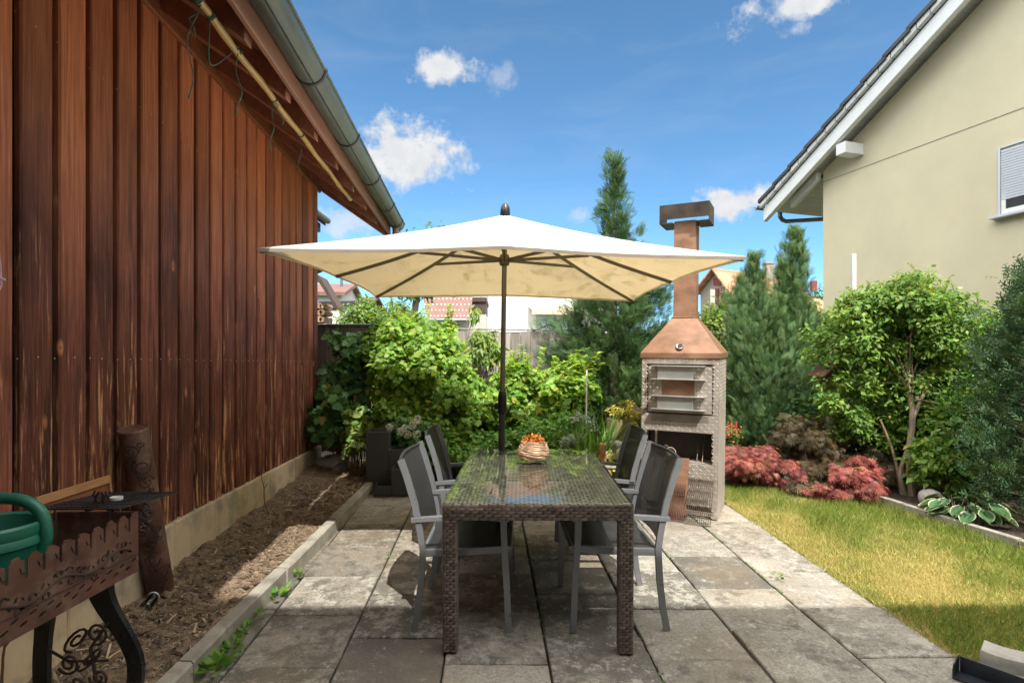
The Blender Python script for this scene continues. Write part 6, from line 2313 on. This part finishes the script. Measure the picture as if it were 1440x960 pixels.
# golden variegated shrub on the log
plant('golden_shrub', 'small golden variegated shrub draping over the mossy log', 'shrub', (P(878, 0, 5.9).x, 5.9, P(878, 592, 5.9).z - .1),
      [(PV(880, 575, 5.9), (.20, .17, .11)), (PV(898, 580, 5.8), (.14, .13, .14)), (PV(893, 605, 5.75), (.06, .08, .18))], 24, 1300, .036, T_OVAL, 'l_yellow', 51, stems=6, stem_r=.005)
plant('flowering_plant', 'small plant with coppery flowers beside the rock pile', 'flowers', (P(852, 0, 5.5).x, 5.5, gz(5.5)),
      [(PV(850, 640, 5.35), (.12, .12, .08)), (PV(870, 662, 5.2), (.14, .12, .06))], 12, 420, .034, T_OVAL, 'l_yellow', 52, stems=6, stem_r=.004)
# tall conifer
def prf(*tr):
    a = [q[0] for q in tr]; b = [q[1] for q in tr]
    return lambda t: float(np.interp(t, a, b))
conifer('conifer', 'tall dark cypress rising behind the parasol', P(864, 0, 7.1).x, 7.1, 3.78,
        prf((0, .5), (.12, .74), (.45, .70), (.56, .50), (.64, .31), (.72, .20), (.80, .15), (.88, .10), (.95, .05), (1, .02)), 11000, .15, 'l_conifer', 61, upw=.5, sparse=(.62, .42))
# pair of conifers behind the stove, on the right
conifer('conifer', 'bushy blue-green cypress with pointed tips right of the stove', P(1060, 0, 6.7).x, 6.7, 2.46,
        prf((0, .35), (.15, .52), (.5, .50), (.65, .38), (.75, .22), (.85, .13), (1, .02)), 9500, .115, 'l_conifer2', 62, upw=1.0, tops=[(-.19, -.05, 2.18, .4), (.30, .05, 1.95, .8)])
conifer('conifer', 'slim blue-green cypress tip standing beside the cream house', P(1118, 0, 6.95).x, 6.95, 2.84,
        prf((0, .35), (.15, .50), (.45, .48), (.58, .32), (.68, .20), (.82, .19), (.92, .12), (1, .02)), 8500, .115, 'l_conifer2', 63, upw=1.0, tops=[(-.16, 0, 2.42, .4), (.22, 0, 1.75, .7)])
# bright laurel behind the flue
plant('laurel', 'bright green laurel showing beside the copper chimney', 'shrub', (P(1005, 0, 7.9).x, 7.9, .27),
      [(PV(1000, 470, 7.9), (.4, .4, .62)), (PV(1030, 520, 7.7), (.5, .4, .7)), (PV(975, 530, 7.8), (.5, .4, .7))], 90, 7500, .085, T_OVAL, 'l_laurel', 64, shoots=16, shoot_len=.25, stems=8)
plant('laurel', 'bright green laurel squeezed between slim cypress and cream wall', 'shrub', (P(1150, 0, 7.4).x, 7.4, .26),
      [(PV(1150, 470, 7.4), (.34, .3, .55)), (PV(1140, 560, 7.2), (.4, .3, .6))], 50, 4200, .075, T_OVAL, 'l_laurel', 65, stems=8)
plant('hedge', 'dark hedge closing the garden behind stove and conifers', 'hedge', (2.4, 8.6, .27),
      [((1.2, 8.6, 1.1), (.9, .4, .95)), ((2.6, 8.6, 1.1), (.9, .4, .95)), ((3.9, 8.6, 1.05), (.8, .4, .9))], 90, 6500, .085, T_OVAL, 'l_dark', 66, stems=8, shell=.55)

# big leafy tree on the right
q = G(1280, 702)
TB = Vector((q.x, 5.22, gz(5.2)))
tp_ = []
def trunk_extra(mb, pr):
    def tr(pts, r0, r1):
        pts = smooth_path([Vector(p) for p in pts], 5)
        n = len(pts)
        mb.tube(pts, [r0 + (r1 - r0) * i / (n - 1) for i in range(n)], 9)
    tr([TB + Vector((-.01, 0, -.03)), PV(1279, 640, 5.24), PV(1283, 590, 5.28), PV(1278, 540, 5.32), PV(1272, 480, 5.35)], .038, .014)
    tr([TB + Vector((-.04, .02, -.03)), PV(1266, 668, 5.25), PV(1277, 625, 5.3), PV(1290, 560, 5.4), PV(1310, 500, 5.45)], .022, .010)
    tr([TB + Vector((-.09, .02, -.03)), PV(1262, 660, 5.3), PV(1252, 625, 5.3), PV(1238, 590, 5.3)], .017, .008)
    tr([PV(1283, 590, 5.28), PV(1300, 550, 5.3), PV(1318, 510, 5.3)], .022, .01)
    tr([PV(1278, 545, 5.32), PV(1240, 500, 5.4), PV(1210, 470, 5.4)], .018, .007)
plant('leafy_tree', 'leafy green garden tree with several slim stems before the cream house', 'tree', tuple(TB),
      [(PV(1275, 455, 5.4), (.70, .52, .46)), (PV(1215, 480, 5.5), (.42, .42, .42)), (PV(1345, 490, 5.4), (.42, .42, .40)), (PV(1285, 540, 5.5), (.55, .36, .34)), (PV(1265, 425, 5.4), (.5, .4, .28)), (PV(1190, 560, 5.6), (.34, .28, .42)), (PV(1345, 570, 5.45), (.42, .34, .42)), (PV(1235, 590, 5.6), (.42, .28, .34)), (PV(1400, 520, 5.6), (.36, .34, .45)), (PV(1165, 480, 5.8), (.30, .3, .45))],
      270, 46000, .056, T_OVAL, 'l_tree', 71, shoots=60, shoot_len=.22, stems=26, stem_r=.009, frac=(.17, .30), trunk_pts=[PV(1278, 540, 5.32), PV(1310, 500, 5.45), PV(1272, 480, 5.35), PV(1283, 560, 5.3)], extra=trunk_extra, bark='bark', zmin=PV(0, 672, 5.4)[2], shell=.4)
# outlying shoots of the leafy tree are part of the tree crown above; shrubs below it
plant('shrub', 'dark green shrub filling the shade right of the tree trunk', 'shrub', (P(1335, 0, 5.0).x, 5.0, gz(5)),
      [(PV(1330, 650, 5.0), (.30, .26, .36)), (PV(1360, 600, 5.1), (.36, .3, .40)), (PV(1310, 600, 5.4), (.25, .25, .3))], 76, 8000, .07, T_OVAL, 'l_tree', 72, stems=10)
plant('shrub', 'shaded shrub behind the bird house post', 'shrub', (P(1215, 0, 6.2).x, 6.2, gz(6.2)),
      [(PV(1215, 620, 6.2), (.65, .3, .55)), (PV(1205, 520, 6.5), (.4, .3, .65)), (PV(1250, 560, 6.4), (.5, .3, .6)), (PV(1130, 600, 6.3), (.3, .3, .5)), (PV(1300, 580, 6.1), (.45, .3, .6)), (PV(1380, 560, 6.0), (.45, .3, .7))], 170, 22000, .085, T_OVAL, 'l_dark', 73, stems=12)
plant('shrub', 'light green shrub topping the border beside the window side of the house', 'shrub', (P(1395, 0, 5.9).x, 5.9, gz(5.9)),
      [(PV(1395, 480, 5.9), (.42, .3, .42)), (PV(1420, 540, 5.8), (.4, .3, .6))], 56, 4600, .075, T_OVAL, 'l_tree', 74, stems=10)
# japanese maples
plant('red_maple', 'dwarf red-leaved maple glowing in the sun beside the stove', 'maple', (P(1065, 0, 5.75).x, 5.75, gz(5.75)),
      [(PV(1058, 652, 5.7), (.32, .26, .20)), (PV(1092, 662, 5.6), (.20, .2, .15)), (PV(1030, 650, 5.8), (.16, .2, .2)), (PV(1122, 672, 5.45), (.18, .15, .10))], 46, 7500, .058, T_PALM, 'l_red', 81, stems=12, droop=.9, up=.7, frac=(.25, .4))
plant('red_maple', 'dwarf red-leaved maple half in shade near the tree trunk', 'maple', (P(1205, 0, 5.2).x, 5.2, gz(5.2)),
      [(PV(1203, 675, 5.2), (.25, .22, .17)), (PV(1180, 688, 5.15), (.13, .15, .08)), (PV(1215, 655, 5.25), (.16, .15, .12)), (PV(1158, 690, 5.2), (.20, .14, .07))], 36, 5000, .058, T_PALM, 'l_red', 82, stems=10, droop=.9, up=.7, frac=(.25, .4))
plant('purple_maple', 'wide dusky purple-brown weeping maple between the two red ones', 'maple', (P(1150, 0, 5.7).x, 5.7, gz(5.7)),
      [(PV(1140, 630, 5.75), (.45, .32, .34)), (PV(1130, 670, 5.5), (.28, .25, .18)), (PV(1225, 660, 5.5), (.36, .28, .24)), (PV(1180, 600, 5.9), (.35, .3, .25))], 60, 10000, .06, T_PALM, 'l_purple', 83, stems=12, droop=1.1, up=.6, frac=(.22, .36))
az2 = plant('azalea', 'little azalea with scarlet flowers at the side of the stove', 'azalea', (P(1026, 0, 6.1).x, 6.1, gz(6.1)),
      [(PV(1027, 612, 6.1), (.12, .12, .16))], 12, 420, .045, T_OVAL, 'l_hedge', 84, stems=6, stem_r=.005)
r_ = np.random.default_rng(15); n = 130
c = np.array(PV(1027, 604, 6.0)); pp2 = c + r_.normal(0, 1, (n, 3)) * np.array([.06, .05, .04])
scatter('flower', M['petal_red'], az2, pp2, unit(r_, n), unit(r_, n) + np.array([0, -.5, .5]), r_.uniform(.02, .034, n), T_OVAL, np.stack([r_.random(n), r_.random(n), np.zeros(n)], 1))
# yew on the right edge
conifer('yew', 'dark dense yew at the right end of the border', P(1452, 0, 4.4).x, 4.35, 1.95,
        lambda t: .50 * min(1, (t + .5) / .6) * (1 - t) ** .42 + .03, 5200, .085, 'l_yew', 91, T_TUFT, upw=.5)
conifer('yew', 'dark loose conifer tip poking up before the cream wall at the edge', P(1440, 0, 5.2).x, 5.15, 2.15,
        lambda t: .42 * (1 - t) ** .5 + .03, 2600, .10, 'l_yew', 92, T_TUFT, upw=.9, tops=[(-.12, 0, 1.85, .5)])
# hostas
def hosta(cx, cy, n, size, seed, label):
    r = np.random.default_rng(seed); pr = random.Random(seed)
    e = empty('hosta', (cx, cy, gz(cy) + .045), label, 'hosta', 'hostas with cream-edged leaves in the border')
    mbs = MB()
    V_, F_, C_ = [], [], []
    for i in range(n):
        a = 2 * PI * i / n + r.uniform(-.3, .3); L = size * r.uniform(.75, 1.15); reach = r.uniform(.07, .19)
        hz_ = r.uniform(.07, .17) * (1.1 - reach)
        base_ = np.array([cx + math.cos(a) * reach, cy + math.sin(a) * reach, gz(cy) + .05 + hz_])
        mbs.tube([(cx + .02 * math.cos(a), cy + .02 * math.sin(a), gz(cy) + .03), tuple(base_)], [.005, .003], 5)
        dr_ = np.array([math.cos(a), math.sin(a), -.25 - .4 * r.random()]); dr_ /= np.linalg.norm(dr_)
        sd_ = np.array([-math.sin(a), math.cos(a), 0]); nn = np.cross(dr_, sd_); nn = nn if nn[2] > 0 else -nn
        NU, NV = 8, 8
        b0 = len(V_)
        for u in range(NU + 1):
            tu = u / NU
            w = L * .40 * (math.sin(PI * min(1, tu * .93 + .07)) ** .7) * (1.12 - .4 * tu)
            for v in range(NV + 1):
                s = (v / NV - .5) * 2
                pnt = base_ + dr_ * (L * tu) + sd_ * (w * s) + nn * (.02 * abs(s) * L / .15 - .05 * L * tu * tu * 2 + .0015 * math.cos(s * 12))
                V_.append(tuple(pnt)); eg = max(abs(s), 0 if tu < .9 else (tu - .9) * 10)
                C_.append((.35 + .3 * r.random() * 0 + .05 * (i % 5), .5, 1.0 if eg > .86 else 0.0, 1))
        for u in range(NU):
            for v in range(NV):
                q_ = b0 + u * (NV + 1) + v
                F_.append((q_, q_ + 1, q_ + NV + 2, q_ + NV + 1))
    me = bpy.data.meshes.new('leaves'); me.from_pydata(V_, [], F_)
    at = me.attributes.new('tint', 'FLOAT_COLOR', 'POINT'); at.data.foreach_set('color', np.array(C_).ravel())
    me.polygons.foreach_set('use_smooth', [True] * len(me.polygons))
    link_mesh('leaves', me, M['l_hosta'], e, True)
    mbs.build('stem', M['twig'], e, True)
q = G(1325, 735); hosta(q.x + .12, q.y + .02, 15, .14, 1, 'hosta with cream-edged leaves next to the pale stone')
q = G(1375, 745); hosta(q.x + .05, q.y + .05, 18, .15, 2, 'broad hosta with cream-edged leaves in the middle of the border front')
q = G(1400, 700); hosta(q.x, q.y + .02, 14, .13, 3, 'smaller hosta behind the broad one, under the dark yew')
# distant trees on the skyline
for i, (px, py, Y, w) in enumerate([(1140, 392, 90, 1.6), (1150, 397, 90, 1.2), (1127, 396, 95, 1.3)]):
    q = P(px, py, Y); hh = q.z - .3
    plant('far_tree', ['round dark tree on the skyline beside the cream wall', 'second dark skyline tree, touching the cream wall', 'skyline tree peeping out past the slim cypress'][i], 'tree', (q.x, Y, .25),
          [((q.x, Y, hh * .62), (w * 1.3, w * 1.3, hh * .4))], 26, 1300, .55, T_OVAL, 'l_dark', 100 + i, 'dark trees on the skyline', stems=4, stem_r=.2)

# weeds along the kerb and in the joints
def weed(x, y, r0, n, label, seed, sz=.05, z=0.0):
    r = np.random.default_rng(seed)
    e = empty('weed', (x, y, gz(y) + z), label, 'weed', 'weeds along the kerb')
    a = r.uniform(0, 2 * PI, n); rad = r0 * r.random(n)
    p = np.stack([x + rad * np.cos(a) * .6, y + rad * np.sin(a) * 1.5, gz(y) + z + .006 + r.random(n) * .03], 1)
    xd = np.stack([np.cos(a), np.sin(a), .25 + .7 * r.random(n)], 1)
    nd = np.stack([r.normal(0, .4, n), r.normal(0, .4, n), np.ones(n)], 1)
    scatter('leaves', M['weed'], e, p, xd, nd, r.uniform(sz * .6, sz * 1.2, n), T_OVAL, np.stack([np.clip(r.normal(.5, .25, n), 0, 1), r.random(n), np.zeros(n)], 1))
wd = [((303, 945), .05, 26, 'broad-leaved weed at the kerb foot nearest the camera', .085), ((325, 915), .05, 26, 'second weed along the kerb foot, beside the broadest one', .05), ((342, 893), .06, 30, 'trailing weed strip in the shaded kerb joint', .04),
      ((363, 872), .04, 18, 'small weed just before the sunlit end of the kerb', .035), ((392, 840), .05, 26, 'sunlit weed at the kerb foot beyond the shadow line', .05), ((417, 812), .035, 18, 'little sunlit weed highest along the kerb', .045),
      ((1000 + 238 / 2.53, 580 + 620 / 2.53 - 10), .03, 14, 'tiny weed in the slab joint near the lawn', .03)]
for i, ((px, py), r0, n, lb, sz) in enumerate(wd):
    q = G(px, py); weed(q.x, q.y, r0, n, lb, 200 + i, sz)
# moss and tiny weeds in the joints: uncountable
r_ = np.random.default_rng(77)
pp3 = []
for ci in range(1, len(SLX) - 1):
    for k in range(150):
        if r_.random() < .55: continue
        y = r_.uniform(1.9, 5.7)
        cl_ = math.sin(7 * y + 3 * ci) + math.sin(2.3 * y + ci * 1.7)
        if cl_ < .55: continue
        for j in range(4):
            yy = y + r_.normal(0, .015); pp3.append((px_at(SLX[ci], yy) + r_.normal(0, .004), yy, gz(yy) - .006))
pp3 = np.array(pp3); n = len(pp3); a = r_.uniform(0, 2 * PI, n)
ms = scatter('moss', M['weed'], None, pp3, np.stack([np.cos(a), np.sin(a), .5 + r_.random(n)], 1), np.stack([r_.normal(0, .5, n), r_.normal(0, .5, n), np.ones(n)], 1), r_.uniform(.008, .02, n), T_OVAL, np.stack([r_.random(n) * .7, r_.random(n), np.zeros(n)], 1))
props(ms, 'moss and tiny seedlings growing in the slab joints', 'moss', kind='stuff')
# longer grass at the lawn rim beside the slabs and edging
r_ = np.random.default_rng(78); n = 2600
yy = r_.uniform(2.6, 5.2, n); side = r_.random(n) < .45
xx = np.where(side, lawn_l(yy) - .012 + r_.normal(0, .012, n), lawn_r(yy) - .03 - np.abs(r_.normal(0, .05, n)))
hh = r_.uniform(.03, .075, n) * np.where(side, .55, 1.25)
tg = scatter('grass', M['blade'], None, np.stack([xx, yy, S * yy + .002], 1), np.stack([r_.normal(0, .45, n), r_.normal(0, .45, n), np.ones(n)], 1), np.stack([r_.normal(0, 1, n), r_.normal(0, 1, n), np.full(n, .2)], 1), hh, T_BLADE, np.stack([np.clip(np.where(side, .7, .2) + r_.normal(0, .25, n), 0, 1), r_.random(n), np.zeros(n)], 1), wid=.0038 / hh)
props(tg, 'longer unmown grass along the rim of the lawn', 'grass', kind='stuff')
# ================================================================ SKY, SUN, CAMERA
sc = bpy.context.scene
w = bpy.data.worlds.new('World'); sc.world = w; w.use_nodes = True
nt = w.node_tree; nt.nodes.clear()
def N_(t, **kw):
    n = nt.nodes.new(t)
    for k, v in kw.items(): setattr(n, k, v)
    return n
def MT(op, a, b=0.0, c=0.0, clamp=False):
    n = N_('ShaderNodeMath', operation=op, use_clamp=clamp)
    for i, v in enumerate((a, b, c)):
        if hasattr(v, 'is_output'): nt.links.new(v, n.inputs[i])
        else: n.inputs[i].default_value = v
    return n.outputs[0]
SUN = Vector((.23, -.72, 1.0)).normalized()
sky = N_('ShaderNodeTexSky', sky_type='NISHITA', sun_disc=False)
sky.sun_elevation = math.asin(SUN.z); sky.sun_rotation = math.atan2(SUN.x, SUN.y)
sky.altitude = 450; sky.air_density = SKY_AIR; sky.dust_density = SKY_DUST; sky.ozone_density = SKY_OZ
geo = N_('ShaderNodeTexCoord')
vdir = geo.outputs['Generated']
def dirpx(px, py): return Vector(((px - CX) / F, 1, (HY - py) / F)).normalized()
clouds = [(575, 220, 78, 52, 1.0), (548, 190, 40, 36, 1.0), (628, 95, 60, 27, .95), (705, 112, 40, 26, .3), (1038, 284, 62, 24, 1.0), (1120, 8, 92, 34, .85), (1118, 42, 36, 20, .6), (480, 312, 70, 26, .55), (470, 372, 60, 22, .5), (812, 300, 30, 22, .35), ]
nz = N_('ShaderNodeTexNoise'); nz.inputs['Scale'].default_value = 13.0; nz.inputs['Detail'].default_value = 12; nz.inputs['Roughness'].default_value = .66; nz.inputs['Distortion'].default_value = .25
nt.links.new(vdir, nz.inputs['Vector'])
nz2 = N_('ShaderNodeTexNoise'); nz2.inputs['Scale'].default_value = 34.0; nz2.inputs['Detail'].default_value = 6; nz2.inputs['Roughness'].default_value = .6
nt.links.new(vdir, nz2.inputs['Vector'])
nz3 = N_('ShaderNodeTexNoise'); nz3.inputs['Scale'].default_value = 5.0; nz3.inputs['Detail'].default_value = 8; nz3.inputs['Roughness'].default_value = .6
nt.links.new(vdir, nz3.inputs['Vector'])
dens = None
def dot(v):
    n = N_('ShaderNodeVectorMath', operation='DOT_PRODUCT'); nt.links.new(vdir, n.inputs[0]); n.inputs[1].default_value = v
    return n.outputs['Value']
for (px, py, a, b, k) in clouds:
    d = dirpx(px, py); rt = d.cross(Vector((0, 0, 1))).normalized(); up = rt.cross(d).normalized()
    fc = F / math.cos(math.atan(math.hypot(px - CX, py - HY) / F))
    dd = dot(d)
    u = MT('DIVIDE', MT('DIVIDE', dot(rt), MT('MAXIMUM', dd, .05)), a / fc)
    v = MT('DIVIDE', MT('DIVIDE', dot(up), MT('MAXIMUM', dd, .05)), b / fc)
    # flat base: shrink below centre
    e = MT('SQRT', MT('ADD', MT('MULTIPLY', u, u), MT('MULTIPLY', v, v)))
    m = MT('ADD', MT('SUBTRACT', 1.0 - (1 - k) * .55, e), MT('MULTIPLY_ADD', nz.outputs['Fac'], 2.6, -1.3))
    m = MT('ADD', m, MT('MULTIPLY_ADD', nz2.outputs['Fac'], 1.1, -.55))
    m = MT('MULTIPLY', MT('MULTIPLY', m, 1.9, clamp=True), min(1, k + .15))
    m = MT('MULTIPLY', m, MT('GREATER_THAN', dd, .1))
    dens = m if dens is None else MT('MAXIMUM', dens, m)
# broad bright clouds added outside the view as fill for the shade
def azel(a, e): return Vector((math.sin(R(a)) * math.cos(R(e)), math.cos(R(a)) * math.cos(R(e)), math.sin(R(e))))
big = None
mpw = N_('ShaderNodeMapping'); mpw.inputs['Scale'].default_value = (3, 3, 11); nt.links.new(vdir, mpw.inputs['Vector'])
nzw = N_('ShaderNodeTexNoise'); nzw.inputs['Scale'].default_value = 1.6; nzw.inputs['Detail'].default_value = 8; nzw.inputs['Roughness'].default_value = .6; nzw.inputs['Distortion'].default_value = .6
nt.links.new(mpw.outputs['Vector'], nzw.inputs['Vector'])
wisp = MT('MULTIPLY', MT('MULTIPLY_ADD', nzw.outputs['Fac'], 2.6, -1.2, clamp=True), .22)
dens = MT('MAXIMUM', dens, wisp)
for (az, el, a, b) in [(-100, 52, .62, .42), (-65, 70, .5, .35), (-140, 40, .6, .38), (95, 50, .62, .42), (75, 28, .4, .2), (40, 72, .5, .34), (150, 35, .42, .28), (180, 68, .42, .34), (-80, 25, .5, .2), (120, 22, .5, .2), (-160, 20, .5, .16)]:
    d = azel(az, el); rt = d.cross(Vector((0, 0, 1))).normalized(); up = rt.cross(d).normalized()
    dd = dot(d)
    u = MT('DIVIDE', MT('DIVIDE', dot(rt), MT('MAXIMUM', dd, .05)), a)
    v = MT('DIVIDE', MT('DIVIDE', dot(up), MT('MAXIMUM', dd, .05)), b)
    e = MT('SQRT', MT('ADD', MT('MULTIPLY', u, u), MT('MULTIPLY', v, v)))
    m = MT('ADD', MT('SUBTRACT', 1.0, e), MT('MULTIPLY_ADD', nz3.outputs['Fac'], 1.6, -.8))
    m = MT('MULTIPLY', MT('MULTIPLY', m, 3.0, clamp=True), MT('GREATER_THAN', dd, .1))
    big = m if big is None else MT('MAXIMUM', big, m)
cr = N_('ShaderNodeMix', data_type='RGBA')
nt.links.new(MT('POWER', dens, 1.25), cr.inputs[0])
tn = N_('ShaderNodeMix', data_type='RGBA', blend_type='MULTIPLY'); tn.inputs[0].default_value = 1
nt.links.new(sky.outputs['Color'], tn.inputs[6]); tn.inputs[7].default_value = (*SKY_TINT, 1)
nt.links.new(tn.outputs[2], cr.inputs[6])
cb = N_('ShaderNodeMix', data_type='RGBA')
nt.links.new(big, cb.inputs[0]); nt.links.new(cr.outputs[2], cb.inputs[6]); cb.inputs[7].default_value = (CLOUD_FILL, CLOUD_FILL * .98, CLOUD_FILL * .94, 1)
cl_ = N_('ShaderNodeMix', data_type='RGBA')
nt.links.new(MT('MULTIPLY_ADD', nz2.outputs['Fac'], 2.4, -.7, clamp=True), cl_.inputs[0])
cl_.inputs[6].default_value = (CLOUD_A * .78, CLOUD_A * .82, CLOUD_A * .88, 1); cl_.inputs[7].default_value = (CLOUD_A, CLOUD_A, CLOUD_A, 1)
nt.links.new(cl_.outputs[2], cr.inputs[7])
bg = N_('ShaderNodeBackground'); bg.inputs['Strength'].default_value = SKY_K
nt.links.new(cb.outputs[2], bg.inputs['Color'])
wo = N_('ShaderNodeOutputWorld'); nt.links.new(bg.outputs[0], wo.inputs['Surface'])

sl_ = bpy.data.lights.new('sun', 'SUN'); sl_.energy = SUN_E; sl_.angle = R(.53); sl_.color = (1.0, .955, .88)
so = bpy.data.objects.new('sun', sl_); C.objects.link(so)
so.rotation_euler = SUN.to_track_quat('Z', 'Y').to_euler(); so.location = (2, -6, 9)

cd_ = bpy.data.cameras.new('camera'); cam = bpy.data.objects.new('camera', cd_); C.objects.link(cam)
cd_.sensor_width = 36; cd_.lens = 36 * F / 1440
cam.location = (0, 0, H); cam.rotation_euler = (PI / 2, 0, 0)
cd_.shift_y = (HY - 480) / 1440.0
cd_.clip_start = .05; cd_.clip_end = 2000
sc.camera = cam
vs = sc.view_settings
vs.view_transform = 'Standard'; vs.look = 'None'; vs.gamma = 1; vs.use_curve_mapping = False; vs.exposure = EXPO
sc.render.engine = 'CYCLES'
cy = sc.cycles
cy.use_denoising = True; cy.denoiser = 'OPENIMAGEDENOISE'
cy.max_bounces = 8; cy.diffuse_bounces = 4; cy.glossy_bounces = 3; cy.transmission_bounces = 4; cy.transparent_max_bounces = 10
cy.sample_clamp_indirect = 6
